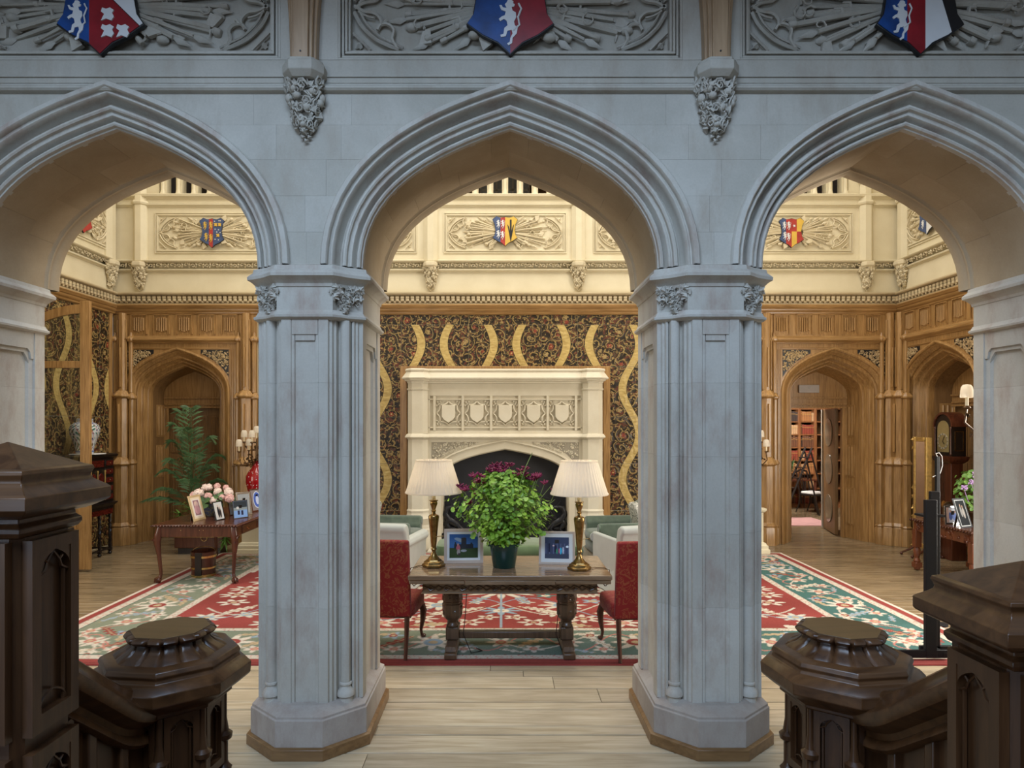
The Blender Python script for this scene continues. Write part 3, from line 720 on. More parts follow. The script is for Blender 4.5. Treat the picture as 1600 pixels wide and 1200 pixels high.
def wall_post(x, label):
    t = thing('wall_post', label, 'post', (x, 4.318, 4.50), 0, 'oak wall posts on the near corbels')
    def pr(w, y0, y1, flare):
        zs = [0, .12, .28, .42, .7]; L = [(-w-flare*(z/.42)**2*.35, z) for z in zs]; return L + [(-x_, z) for x_, z in reversed(L)]
    G().prism(pr(.085, 0, 0, .05)[::-1], -.07, 0, 'xz').build('side_moulding', POSTOAK, t, 25, .006)
    G().prism(pr(.068, 0, 0, .03)[::-1], -.10, -.071, 'xz').build('middle_moulding', POSTOAK, t, 25, .006)
    G().prism(pr(.048, 0, 0, .015)[::-1], -.125, -.101, 'xz').build('face_board', POSTOAK, t, 25, .004)
    G().lathe([(.006, 0), (.006, .004)], 8, frame((0, -.125, .045), rx=PI/2)).build('peg', SBLACK, t, 30)
    return t
wall_post(-1.35, 'oak wall post with moulded edges rising from the left grey corbel')
wall_post(1.35, 'oak wall post with moulded edges rising from the right grey corbel')
# stair hall shell behind and beside the viewpoint
wh = struct('wall_stair_hall')
G().box(-4.7, -4.6, -4.6, 4.5, 0, 7.6).box(4.6, 4.7, -4.6, 4.5, 0, 7.6).box(-4.6, 4.6, -4.7, -4.6, 0, 7.6).box(-4.6, 4.6, 4.45, 5.0, 6.2, 7.6).build('wall_surface', STONE_UP, wh, 0)
ch_ = struct('ceiling_stair_hall')
G().box(-4.6, 4.6, 2.3, 4.31, 5.42, 5.55).build('gallery_soffit', POSTOAK, ch_, 0)
G().box(-4.7, -2.7, -4.7, 4.6, 7.6, 7.7).box(2.9, 4.7, -4.7, 4.6, 7.6, 7.7).box(-2.7, 2.9, -4.7, -.9, 7.6, 7.7).box(-2.7, 2.9, 2.5, 4.6, 7.6, 7.7).build('ceiling_surface', STONE_UP, ch_, 0)
# ================================================================ SALOON SHELL  (wall-local frame: x along, +y into the wall, z up)
YW = 11.70
wb = struct('wall_back', (0, YW, 0)); wl = struct('wall_left', (-7.0, 10.65, 0), PI/2); wr = struct('wall_right', (7.05, 10.65, 0), -PI/2)
# local x of the side walls: left wall +x = away from the camera, right wall +x = towards the camera
def wallbase(w, spans, holes_z, name='wall_surface'):
    g = G()
    for x0, x1, z0, z1 in spans: g.box(x0, x1, 0, .25, z0, z1)
    return g.build(name, CREAM, w, 0)
wallbase(wb, [(-7.2, 7.25, 4.1, 4.925), (-7.2, 7.25, 5.022, 6.24), (-4.5, 4.5, 0, 4.1), (-7.2, 7.25, 7.55, 9.6)], 0)
wallbase(wl, [(-5.5, 1.0, 4.1, 4.925), (-5.5, 1.0, 5.022, 6.24), (-5.5, .92, 0, 4.1), (-5.5, 1.0, 6.24, 9.6)], 0)
wallbase(wr, [(-1.0, 5.5, 4.1, 4.925), (-1.0, 5.5, 5.022, 6.24), (1.15, 5.5, 0, 4.1), (-1.0, 5.5, 6.24, 9.6)], 0)
cs = struct('ceiling_saloon')
G().box(-7.2, -5.3, 5.2, 12, 9.6, 9.75).box(5.3, 7.3, 5.2, 12, 9.6, 9.75).box(-5.3, 5.3, 5.2, 6.0, 9.6, 9.75).box(-5.3, 5.3, 10.8, 12, 9.6, 9.75).build('ceiling_surface', CREAM, cs, 0)
def hmould(w, x0, x1, prof, mat, name, extra=None):
    """horizontal moulding; prof = closed list of (y, z)"""
    g = G(); n = len(prof); v = [(x0, y, z) for y, z in prof] + [(x1, y, z) for y, z in prof]
    g.add(v, [tuple(range(n)), tuple(range(2*n-1, n-1, -1))] + [(i, n+i, n+(i+1) % n, (i+1) % n) for i in range(n)])
    return g.build(name, mat, w, 30)
def frieze_leaf(w, x0, x1):
    """running carved vine in the hollow of the stone string"""
    random.seed(int(x0*10)+3); g = G(); x = x0+.06; s = 1
    while x < x1-.05:
        g.curl((x, -.055, 4.972+.008*s), .040, FACE @ Matrix.Rotation(rnd(-.4, .4)+(0 if s > 0 else PI), 3, 'Z'), turns=.9, thick=.28, flip=s)
        g.leaf((x+.062, -.07, 4.985), .030, FACE @ reul(.5), 5, .6); g.leaf((x+.05, -.055, 4.950), .024, FACE @ reul(.6), 5, .6)
        x += .125; s = -s
    return g.build('carved_vine', CREAM_L, w, 50, kind='stuff')
def upper(w, x0, x1):
    hmould(w, x0, x1, [(.01, 4.86), (-.01, 4.86), (-.02, 4.875), (-.05, 4.885), (-.055, 4.90), (-.04, 4.915), (-.02, 4.925), (.01, 4.93)], CREAM, 'string_moulding')
    hmould(w, x0, x1, [(.01, 5.018), (-.06, 5.022), (-.10, 5.035), (-.11, 5.05), (-.05, 5.06), (-.02, 5.075), (-.01, 5.09), (.01, 5.09)], CREAM, 'string_moulding')
    G().box(x0, x1, .07, .10, 4.92, 5.03).build('hollow_ground', CREAM, w, 0)
    frieze_leaf(w, x0, x1)
    hmould(w, x0, x1, [(.01, 6.02), (-.01, 6.02), (-.02, 6.04), (-.05, 6.055), (-.055, 6.08), (-.03, 6.09), (-.02, 6.16), (-.05, 6.19), (-.09, 6.20), (-.10, 6.235), (-.09, 6.245), (.01, 6.245)], CREAM, 'gallery_sill')
    # timber cornice crowning the panelling: cresting, row of carved knops, mouldings
    hmould(w, x0, x1, [(.01, 4.10), (-.03, 4.10), (-.05, 4.115), (-.055, 4.14), (-.07, 4.15), (-.085, 4.18), (-.085, 4.20), (-.105, 4.21), (-.12, 4.235), (-.13, 4.25), (-.10, 4.27), (-.09, 4.275), (.01, 4.275)], OAK_H, 'wooden_cornice')
    hmould(w, x0, x1, [(.01, 4.275), (-.09, 4.275), (-.095, 4.29), (-.06, 4.30), (-.055, 4.42), (-.10, 4.43), (-.14, 4.44), (-.15, 4.455), (-.15, 4.475), (-.12, 4.485), (.01, 4.49)], CORN, 'carved_cornice')
    g = G(); x = x0+.045
    while x < x1-.04:
        g.box(x-.030, x+.030, -.115, -.055, 4.372, 4.415); g.rbox((x, -.095, 4.345), (.066, .06, .05), .5, 5, 4); g.rbox((x+.045, -.08, 4.315), (.05, .04, .04), .6, 4, 4); x += .09
    g.build('cornice_dentils', CORN, w, 50, kind='stuff')
upper(wb, -7.0, 7.05); upper(wl, -5.4, 1.05); upper(wr, -1.05, 5.4)
REL = []
def relief_panel(w, cx, hw, seed):
    z0, z1 = 5.20, 5.93
    g = G()
    for o_, y_ in ((0, -.02), (.02, -.008), (.04, -.026), (.055, -.012)):
        a, b, c, d = cx-hw+o_, cx+hw-o_, z0+o_, z1-o_; t_ = .014
        g.box(a, b, y_, 0, c, c+t_).box(a, b, y_, 0, d-t_, d).box(a, a+t_, y_, 0, c+t_, d-t_).box(b-t_, b, y_, 0, c+t_, d-t_)
    g.build('panel_frame', CREAM, w, 25, .003)
    key = (seed, round(hw, 2))
    if key in cache: o = cache[key].copy(); COL.objects.link(o); o.parent = w
    else: o = trophy(seed, hw-.08, .29).build('carved_trophy', CREAM_L, w, 45); o.scale.y = 1.5; cache[key] = o
    o.location = (cx, .004, (z0+z1)/2)
relief_panel(wb, 0, 1.10, 6)
for cx, sd in ((-2.63, 7), (2.63, 6), (-5.22, 8), (5.18, 7)): relief_panel(wb, cx, 1.05, sd)
relief_panel(wl, .10, .78, 9); relief_panel(wr, -.15, .70, 9)
cream_corbel = leafy_corbel(.42, .135, CREAM_L, 'x', 'cream leaf corbels under the saloon shafts', 9, .25)
spots = [(-1.33, YW, 0, 'cream leaf corbel on the back wall, up and left of the chimneypiece'), (1.31, YW, 0, 'cream leaf corbel on the back wall, up and right of the chimneypiece'),
         (-6.53, YW, 0, 'cream leaf corbel above the left oak arch, the right one of the corner pair'), (6.46, YW, 0, 'cream leaf corbel above the open oak doorway, the left one of the corner pair'),
         (-7.0, 11.52, PI/2, 'cream leaf corbel in the left corner of the saloon'), (7.05, 11.52, -PI/2, 'cream leaf corbel in the right corner of the saloon')]
for i, (x, y, r, lab) in enumerate(spots):
    off = Vector((0, -.02, 0)); off.rotate(Matrix.Rotation(r, 3, 'Z'))
    if i == 0: cream_corbel.location = (x, y-.02, 4.93); cream_corbel['label'] = lab
    else: dup(cream_corbel, (x+off.x, y+off.y, 4.93), r, lab)
def shaft(w, x):
    g = G(); plan = [(x-.12, 0), (x-.12, -.03), (x-.05, -.10), (x+.05, -.10), (x+.12, -.03), (x+.12, 0)]
    stack(g, plan, [(0, 5.03), (0, 6.05), (.02, 6.06), (.035, 6.09), (.03, 6.12), (.0, 6.13), (-.01, 6.42), (.01, 6.44), (.025, 6.47), (-.02, 6.50), (-.02, 7.6)])
    return g.build('wall_shaft', CREAM, w, 30)
for x in (-1.33, 1.31, -3.94, 3.90, -6.53, 6.46): shaft(wb, x)
shaft(wl, .87); shaft(wr, -.87)
# gallery arcade over the sill: slender shafts and openings, dark corridor behind
def gallery(x0, x1):
    n = round((x1-x0)/.267); p = (x1-x0)/n
    for i in range(n+1):
        x = x0+i*p; key = 'mullion'
        if key in cache: o = cache[key].copy(); COL.objects.link(o); o.parent = wb
        else:
            g = G(); g.box(-.055, .055, .02, .18, 6.245, 7.2); g.lathe([(.05, 6.245), (.055, 6.26), (.05, 6.275), (.042, 6.29), (.042, 6.31), (.033, 6.325), (.030, 6.34), (.030, 7.0), (.05, 7.03)], 8, frame((0, -.005, 0)), PI/8)
            o = g.build('gallery_shaft', CREAM, wb, 30); cache[key] = o
        o.location.x = x
    for i in range(n):
        cx = x0+(i+.5)*p
        if 'ghead' in cache: o = cache['ghead'].copy(); COL.objects.link(o); o.parent = wb
        else:
            L = arch_line(.08, .12, 7.0, None, 0, 0, 6); g = G(); g.prism([(-.134, 7.0)]+L+[(.134, 7.0), (.134, 7.56), (-.134, 7.56)], .03, .17, 'xz'); o = g.build('gallery_arch', CREAM, wb, 25); cache['ghead'] = o
        o.location.x = cx
gallery(-1.07+.0, 1.07); gallery(1.57, 3.70); gallery(-3.70, -1.57); gallery(4.16, 6.10); gallery(-6.13, -4.19)
g = G()
for x0, x1 in ((-7.2, -6.2), (-4.15, -3.75), (-1.52, -1.12), (1.12, 1.52), (3.75, 4.12), (6.15, 7.25)): g.box(x0, x1, 0, .25, 6.245, 7.55)
g.build('gallery_pier', CREAM, wb, 25)
gal = struct('wall_gallery_corridor')
G().box(-7.4, 7.4, 13.6, 13.7, 6.1, 8.4).box(-7.4, 7.4, 11.95, 13.7, 6.1, 6.2).box(-7.4, 7.4, 11.95, 13.7, 8.3, 8.4).build('corridor_surface', OAK_DK, gal, 0)
gw = struct('window_1', (0, 13.58, 7.0))
G().box(-.5, .5, -.02, .02, -.6, 1.2).build('window_pane', plain('daylight_blind', (.55, .6, .66), .6), gw, 0)
g = G()
for a in (-.5, -.17, .17, .5): g.box(a-.02, a+.02, -.05, -.02, -.6, 1.2)
for b in (-.6, 0, .6, 1.2): g.box(-.5, .5, -.05, -.021, b-.02, b+.02)
g.build('glazing_bars', WHITE, gw, 0)
for x in (-.62, .6):
    G().box(x-.01 if x < 0 else x, x+.01, 12.3, 12.32, 6.2, 6.21)
# far shields
def far_shield(label, loc, rz, fields, ch): off = Vector((0, -.055, 0)); off.rotate(Matrix.Rotation(rz, 3, 'Z')); return shield(label, (loc[0]+off.x, loc[1]+off.y, loc[2]), rz, .46, .46, fields, 'painted shields on the saloon walls', ch)
beasts = lambda pts, s: (lambda g, y: heads(g, y, pts, s))
far_shield('blue, red and gold shield with a black dart, above the chimneypiece', (.0, YW, 5.60), 0,
    [(SBLUE2, [(1, 0, -.08)]), (SRED2, [(-1, 0, .08), (1, 0, .0)]), (SGOLD, [(-1, 0, 0)])],
    [('pale_lions', SWHITE, lambda g, y: [lion(g, a, b, .15, y) for a, b in ((-.12, .1), (-.04, .1), (-.12, -.08), (-.045, -.1))]),
     ('black_dart', SBLACK, lambda g, y: (g.prism([(.04, .10), (.10, -.22), (.16, .10), (.135, .06), (.115, -.02), (.115, .18), (.085, .18), (.085, -.02), (.065, .06)][::-1], y, y-.006, 'xz')))])
far_shield('blue and red shield with stars and beasts, above the left oak arch', (-5.22, YW, 5.57), 0,
    [(SBLUE2, [(1, 0, -.05)]), (SRED2, [(-1, 0, .05), (1, 0, .02)]), (SBLUE2, [(-1, 0, -.02)])],
    [('pale_lions', SGOLD, lambda g, y: [lion(g, a, b, .15, y) for a, b in ((-.12, .1), (-.015, .1), (-.10, -.1), (-.015, -.12))]),
     ('pale_beasts', SGOLD, lambda g, y: heads(g, y, [(.07, .12), (.14, .12), (.11, -.07)], .06)),
     ('white_stars', SWHITE, lambda g, y: [g.prism([(a+(.014 if i % 2 else .006)*math.cos(i*PI/5), b+(.014 if i % 2 else .006)*math.sin(i*PI/5)) for i in range(10)], y, y-.004, 'xz') for a, b in ((.06, .04), (.12, .03), (.09, -.01), (.15, -.02), (.06, -.14), (.12, -.15), (.05, .18), (.13, .19))])])
far_shield('quartered red, gold and blue shield, above the open oak doorway', (5.10, YW, 5.57), 0,
    [(SBLUE2, [(1, 0, -.10)]), (SRED2, [(-1, 0, .10), (1, 0, .0)]), (SRED2, [(-1, 0, 0), (1, 0, .09), (0, -1, 0)]), (SGOLD, [(-1, 0, -.09), (0, -1, 0)]), (SGOLD, [(-1, 0, 0), (1, 0, .09), (0, 1, 0)]), (SRED2, [(-1, 0, -.09), (0, 1, 0)])],
    [('pale_lions', SWHITE, lambda g, y: [lion(g, a, b, .15, y) for a, b in ((-.13, .1), (-.05, .1), (-.12, -.08), (-.055, -.1))]),
     ('white_star', SWHITE, lambda g, y: g.prism([(.045+(.03 if i % 2 else .012)*math.cos(i*PI/5), .10+(.03 if i % 2 else .012)*math.sin(i*PI/5)) for i in range(10)], y, y-.004, 'xz'))])
far_shield('red and white shield on the left side wall of the saloon', (-7.0, 10.72, 5.57), PI/2, [(SRED2, [(1, 0, 0)]), (SRED2, [(-1, 0, 0)])], [('white_band', SWHITE, lambda g, y: g.prism([(-.15, .1), (-.15, .02), (.15, .02), (.15, .1)][::-1], y, y-.005, 'xz'))])
far_shield('blue, red and white shield on the right side wall of the saloon', (7.05, 10.80, 5.57), -PI/2, [(SBLUE2, [(1, 0, 0)]), (SRED2, [(-1, 0, 0), (0, -1, 0)]), (SWHITE, [(-1, 0, 0), (0, 1, 0)])],
    [('pale_lions', SWHITE, lambda g, y: [lion(g, a, b, .15, y) for a, b in ((-.1, .1), (-.09, -.1))])])
# ---------------------------------------------------------------- oak door bays
DH, DR, DS = .90, .78, 2.69          # outer arch half width, rise, spring
def linenfold(g, x, z0, z1, w):
    g.box(x-w/2, x+w/2, .004, .008, z0, z1)
    for i in range(5):
        u = x-w*.36+w*.72*i/4; e = .012*abs(i-2)
        g.prism([(u-w*.072, .008), (u-w*.05, -.022), (u, -.032), (u+w*.05, -.022), (u+w*.072, .008)], z0+.02+e, z1-.012-e*.5, 'xy')
def bay(w, cx, lab, x0=-1.15, x1=1.42, back='door', mir=False):
    """panelled oak door bay; parts of wall w"""
    sx = -1 if mir else 1
    if mir: x0, x1 = -x1, -x0
    X = lambda a: cx+a
    # face board with the arch cut out
    L = arch_line(DH, DR, DS, 0, .0, cx, 12)
    G().prism([(cx+x0, 0)] + L + [(cx+x1, 0), (cx+x1, 4.12), (cx+x0, 4.12)], -.03, .05, 'xz').build('oak_facing', OAK, w, 25)
    g = G()
    for a in (-1.0, -.96, .96, 1.0): g.box(cx+a-.006, cx+a+.006, -.046, -.03, .32, 3.48)
    for a in (-.30, .0, .33): g.box(cx+a-.003, cx+a+.003, -.0335, -.03, 3.50, 3.575)
    for a in (-.78, .78): g.box(cx+a-.02, cx+a+.02, -.04, -.03, 3.53, 3.575)
    g.build('facing_beads', OAK, w, 25, .002)
    # arch moulding sweeping from floor to floor
    pr = [(.05, -.03), (.045, -.055), (.02, -.065), (.0, -.055), (-.01, -.03), (-.03, -.02), (-.045, .01), (-.07, .03), (-.075, .06), (-.10, .075), (-.125, .07), (-.14, .09), (-.145, .13), (-.17, .16), (-.19, .155), (-.205, .175), (-.21, .22), (-.235, .25), (-.25, .25), (-.26, .27), (-.26, .36)]
    g = G(); arch_sweep(g, DH, DR, DS, 0, pr, cx, 12); g.build('door_arch_moulding', OAK, w, 40)
    # splayed inner reveal and vault
    g = G(); A1 = arch_line(DH, DR, DS, 0, -.255, cx, 10); A2 = arch_line(DH, DR, DS, 0, -.37, cx, 10); n = len(A1)
    g.add([(x, .34, z) for x, z in A1]+[(x, .78, z) for x, z in A2], [(i, i+1, n+i+1, n+i) for i in range(n-1)])
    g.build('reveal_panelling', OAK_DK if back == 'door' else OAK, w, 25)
    for s_ in (-1, 1):                                       # raised linenfold panels on the splay
        for za, zb in ((.25, .95), (1.15, 1.75), (1.9, 2.5)):
            g = G(); g.box(-.13, .13, -.007, .0, za, zb)
            for i in range(3): g.prism([(-.07+.07*i-.022, -.007), (-.07+.07*i, -.024), (-.07+.07*i+.022, -.007)], za+.03, zb-.03, 'xy')
            o = g.build('reveal_panel', OAK, w, 25, .004); o.location = (cx+s_*.588, .56, 0); o.rotation_euler.z = -s_*(PI/2-.26)
    # capping rail and linenfold frieze
    hmould(w, cx+x0, cx+x1, [(-.03, 3.58), (-.045, 3.585), (-.05, 3.60), (-.085, 3.62), (-.10, 3.64), (-.10, 3.665), (-.07, 3.69), (-.04, 3.70), (-.03, 3.72)], OAK_H, 'frieze_rail')
    for i in range(5):
        x = cx + sx*(.13-1.08*.0) + (i-2)*.405*1.0
        if 'linen' in cache: o = cache['linen'].copy(); COL.objects.link(o); o.parent = w
        else:
            g = G(); g.box(-.14, .14, -.032, -.03, 3.75, 4.09); linenfold(g, 0, 3.77, 4.06, .22)
            for a in (-.145, .13): g.box(a, a+.015, -.058, -.03, 3.75, 4.09)
            g.box(-.145, .145, -.058, -.03, 4.085, 4.10)
            v = [tuple((p[0], p[1]-.032, p[2])) if i_ >= 8 and i_ < len(g.v)-24 else p for i_, p in enumerate(g.v)]; g.v = v
            o = g.build('linenfold_panel', OAK, w, 25); cache['linen'] = o
        o.location.x = x
    # pierced spandrels
    random.seed(21)
    for s_ in (-1, 1):
        key = 'span%d' % s_
        if key in cache:
            for o_ in cache[key]:
                o = o_.copy(); COL.objects.link(o); o.parent = w; o.location.x = cx
            continue
        H = arch_line(DH, DR, DS, None, .085, 0, 12); side = [p for p in H if p[0]*s_ > .05]
        def zin(u):
            for p, r_ in zip(H[:-1], H[1:]):
                if p[0] <= u <= r_[0]: return p[1]+(r_[1]-p[1])*(u-p[0])/max(1e-6, r_[0]-p[0])
            return DS
        xs = [s_*(.42+.50*i/10) for i in range(11)]; poly = [(x, min(3.46, max(zin(x), 2.98))) for x in xs] + [(s_*.92, 3.47), (s_*.42, 3.47)]
        a_ = G().prism(poly, -.033, -.031, 'xz').build('spandrel_ground', SBLACK, w, 0)
        g = G()
        for i in range(75):
            for _ in range(20):
                u = s_*rnd(.45, .91); z = rnd(3.02, 3.45)
                if z > zin(u)+.015: break
            else: continue
            if i % 4 == 0: g.curl((u, -.04, z), .035, FACE @ reul(.3), thick=.2, flip=random.choice((-1, 1)))
            else: g.leaf((u, -.04, z), rnd(.02, .034), FACE @ reul(.5), 5, .5)
        b_ = g.build('carved_spandrel', OAK_LT, w, 50); cache[key] = [a_, b_]
        for o in (a_, b_): o.location.x = cx
    for z in (3.48,): hmould(w, cx-.95, cx+.95, [(-.03, z), (-.04, z+.003), (-.045, z+.02), (-.03, z+.03)], OAK_H, 'spandrel_rail')
def engaged(w, x, lab=None):
    """cluster of engaged shafts with weathered offsets"""
    if 'eng' in cache: 
        o = cache['eng'].copy(); COL.objects.link(o); o.parent = w; o.location.x = x; return o
    g = G()
    def oc(cx, y, r): return [(cx-r, .0), (cx-r, y-.02-r*.4), (cx-r*.45, y-.02-r), (cx+r*.45, y-.02-r), (cx+r, y-.02-r*.4), (cx+r, .0)]
    # central octagonal shaft in three stages
    stack(g, oc(0, -.06, .135), [(.03, 0), (.03, .30), (.015, .33), (.028, .345), (.012, .37), (-.01, .40), (-.012, 1.40), (.022, 1.42), (.03, 1.44), (.02, 1.455), (-.05, 1.56), (-.065, 1.57)])
    stack(g, oc(0, -.045, .10), [(0, 1.5), (0, 2.60), (.04, 2.62), (.05, 2.645), (.04, 2.66), (-.02, 2.74), (-.045, 2.75)])
    stack(g, oc(0, -.04, .065), [(0, 2.7), (0, 4.12)])
    for s_ in (-1, 1):
        stack(g, oc(s_*.155, -.03, .055), [(.02, 0), (.02, .28), (.005, .31), (.018, .33), (0, .36), (0, 1.42), (.02, 1.44), (.015, 1.46), (-.02, 1.53), (-.02, 1.55)])
        stack(g, oc(s_*.15, -.03, .045), [(0, 1.5), (0, 2.58), (.025, 2.6), (.028, 2.625), (-.01, 2.69), (-.02, 2.7)])
        stack(g, oc(s_*.14, -.03, .036), [(0, 2.7), (0, 3.60), (.012, 3.61), (.03, 3.63), (.036, 3.66), (.02, 3.69), (-.005, 3.71), (-.02, 3.78)])
        g.box(s_*.075-.008, s_*.075+.008, -.10, -.05, 2.75, 4.0)
    g.box(-.012, .012, -.155, -.12, 2.8, 3.5); g.box(-.012, .012, -.205, -.16, 1.65, 2.5)
    o = g.build('engaged_shafts', OAK, w, 30, .004); o.location = (x, 0, 0); cache['eng'] = o; return o
bay(wb, -5.86, '', -1.15, 1.42); bay(wb, 5.88, '', -1.17, 1.42, back='open', mir=True)
bay(wr, 0.02, '', -1.06, 1.25)
for x in (-6.82, -4.62, 4.66, 6.86): engaged(wb, x)
engaged(wr, -.90); 
# doorway backs
def closed_door(w, cx, name):
    d = tag(thing(name, None, None), kind='structure'); d.parent = w; d.location = (cx, .62, 0)
    A = arch_line(DH, DR, DS, None, -.35, 0, 8)
    G().prism([(-.62, 0), (-.5, 0), (-.5, 2.44), (.5, 2.44), (.5, 0), (.62, 0), (.62, 3.4), (-.62, 3.4)], .0, .10, 'xz').build('door_frame', OAK, d, 25, .004)
    g = G()
    for z in (2.44, 2.50, 2.62): g.box(-.56, .56, -.03-.01*(z > 2.6), .0, z, z+.03)
    for s_ in (-1, 1): g.box(s_*.50-.02, s_*.50+.02, -.02, 0, 0, 2.47)
    g.build('door_moulding', OAK, d, 25, .004)
    return d
d1 = closed_door(wb, -5.86, 'door_1'); d2 = closed_door(wb, 5.88, 'door_2'); d3 = closed_door(wr, .02, 'door_3')
def leafpanels(t, mat):
    G().box(-.5, .5, 0, .05, 0, 2.44).build('door_leaf', mat, t, 25)
    for i in range(4):
        for za, zb in ((.15, .75), (.85, 1.5), (1.6, 2.3)):
            g = G(); x = -.37+.247*i; g.box(x-.10, x+.10, -.012, 0, za, zb)
            for j in (-1, 0, 1): g.prism([(x+j*.05-.018, -.012), (x+j*.05, -.024), (x+j*.05+.018, -.012)], za+.03, zb-.03, 'xy')
            g.build('door_panel', mat, t, 25, .003)
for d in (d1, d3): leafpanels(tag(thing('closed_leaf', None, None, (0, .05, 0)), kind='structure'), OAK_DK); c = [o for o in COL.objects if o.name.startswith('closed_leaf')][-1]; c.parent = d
# left wall: doorway strip; oak edge strips beside the leather
G().box(.86, .94, -.035, 0, 0, 4.12).build('edge_strip', OAK, wl, 25, .004)
# leather hangings, skin by skin
def leather_tiles(w, xs, zs, holes):
    for a, b in zip(xs[:-1], xs[1:]):
        for c, d in zip(zs[:-1], zs[1:]):
            if any(a >= h[0]-.01 and b <= h[1]+.01 and c >= h[2]-.01 and d <= h[3]+.01 for h in holes): continue
            G().box(a+.003, b-.003, -.012-rnd(0, .002), 0, c+.003, d-.003).build('leather_panel', LEATHER, w, 0, .004, seg=1)
leather_tiles(wb, [-4.42, -3.8, -3.15, -2.5, -1.86, -1.3, -.65, 0, .65, 1.3, 1.86, 2.5, 3.15, 3.8, 4.44], [.02, .60, 1.43, 2.27, 3.17, 3.92, 4.10], [(-1.86, 1.86, 0, 3.17)])
leather_tiles(wl, [-5.3, -4.6, -3.95, -3.3, -2.65, -2.0, -1.35, -.7, -.05, .6, .86], [.02, .60, 1.43, 2.27, 3.10, 3.92, 4.10], [])
G().box(1.27, 5.4, -.03, 0, 0, 4.1).build('oak_facing', OAK, wr, 0)
# ---------------------------------------------------------------- library seen through the open door
lib = struct('wall_library')
G().box(4.6, 4.7, 12.5, 17.6, 0, 3.3).box(9.3, 9.4, 12.0, 17.6, 0, 3.3).box(4.6, 9.4, 17.5, 17.6, 0, 3.3).box(4.6, 9.4, 12.5, 17.6, 3.3, 3.4).box(4.6, 5.38, 12.45, 12.5, 0, 3.3).box(6.44, 9.4, 12.45, 12.5, 0, 3.3).box(5.38, 6.44, 12.45, 12.5, 2.5, 3.3).build('library_shell', plain('library_plaster', (.30, .2, .12), .8), lib, 0)
# ================================================================ CHIMNEYPIECE
fp = thing('stone_chimneypiece', 'carved pale stone chimneypiece with five blank shields, centre of the back wall', 'fireplace', (0.0, 11.25, 0))
FWD = .44     # body depth back to the wall
def hm(g, x0, x1, prof):
    n = len(prof); v = [(x0, y, z) for y, z in prof] + [(x1, y, z) for y, z in prof]
    return g.add(v, [tuple(range(n)), tuple(range(2*n-1, n-1, -1))] + [(i, n+i, n+(i+1) % n, (i+1) % n) for i in range(n)])
# lintel with low four-centred arch
def low_arch(hs, rise, n=16):
    return arch(hs, rise, n//2)
L = [(x, 1.20+z) for x, z, _, _ in arch(1.10, .52, 10)]
g = G(); g.prism([(-1.33, 0), (-1.10, 0)] + L + [(1.10, 0), (1.33, 0), (1.33, 1.88), (-1.33, 1.88)], 0, FWD, 'xz')
g.build('arched_lintel', MANTEL, fp, 25)
g = G(); arch_sweep(g, 1.10, .52, 1.20, 0, [(.16, .002), (.155, -.02), (.13, -.025), (.12, -.005), (.10, .0), (.085, .02), (.07, .035), (.05, .03), (.04, .05), (.0, .07), (-.02, .07), (-.025, .12), (-.025, .3)], 0, 10)
g.build('arch_moulding', MANTEL, fp, 40)
for s_ in (-1, 1):
    oc = [(s_*1.50-.17, 0), (s_*1.50-.17, -.05), (s_*1.50-.09, -.13), (s_*1.50+.09, -.13), (s_*1.50+.17, -.05), (s_*1.50+.17, FWD), (s_*1.50-.17, FWD)]
    oc = [(s_*1.50-.17, -.05), (s_*1.50-.09, -.13), (s_*1.50+.09, -.13), (s_*1.50+.17, -.05), (s_*1.50+.17, FWD), (s_*1.50-.17, FWD)]
    stack(G(), oc, [(.045, 0), (.045, .34), (.03, .36), (.03, .40), (.02, .42), (.045, .50), (.055, .53), (.04, .555), (.015, .60), (.012, .64), (.02, .66), (.012, .68), (0, .69), (0, 1.88)]).build('column', MANTEL, fp, 30)
    stack(G(), oc, [(0, 1.98), (0, 2.72), (.015, 2.73), (.02, 2.75), (.0, 2.76), (.0, 2.84)]).build('column_shaft', MANTEL, fp, 30)
    g = G(); random.seed(31+s_)
    zin = lambda u: 1.20+.52+.17 - .60*(abs(u)/1.1)**2.1
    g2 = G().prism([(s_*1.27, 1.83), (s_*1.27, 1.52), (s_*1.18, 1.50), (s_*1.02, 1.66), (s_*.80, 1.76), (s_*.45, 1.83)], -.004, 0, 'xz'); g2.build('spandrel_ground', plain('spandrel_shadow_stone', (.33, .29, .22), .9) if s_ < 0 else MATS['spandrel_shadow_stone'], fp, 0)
    for i in range(80):
        u = rnd(.5, 1.25); lo = 1.55+max(0, (1.2-u))*.36
        z = rnd(min(1.81, lo), 1.82)
        (g.curl((s_*u, -.01, z), .03, FACE @ reul(.3), flip=random.choice((-1, 1))) if i % 3 == 0 else g.leaf((s_*u, -.008, z), rnd(.015, .03), FACE @ reul(.5), 5, .5))
    g.build('carved_spandrel', MANTEL, fp, 50)
def around(name, prof):
    """moulding broken forward over the end columns"""
    pl = [(-1.67, FWD), (-1.67, -.05), (-1.59, -.13), (-1.41, -.13), (-1.33, -.02), (1.33, -.02), (1.41, -.13), (1.59, -.13), (1.67, -.05), (1.67, FWD)]
    return stack(G(), pl, prof).build(name, MANTEL, fp, 30)
around('string_moulding', [(.0, 1.88), (.01, 1.885), (.02, 1.90), (.045, 1.91), (.05, 1.925), (.035, 1.95), (.015, 1.975), (0, 1.98)])
around('mantelshelf', [(0, 2.84), (.01, 2.85), (.015, 2.87), (.05, 2.885), (.055, 2.905), (.095, 2.915), (.10, 2.935), (.085, 2.95), (.03, 3.03), (.025, 3.045), (.04, 3.05), (.045, 3.07), (.03, 3.09), (.01, 3.095)])
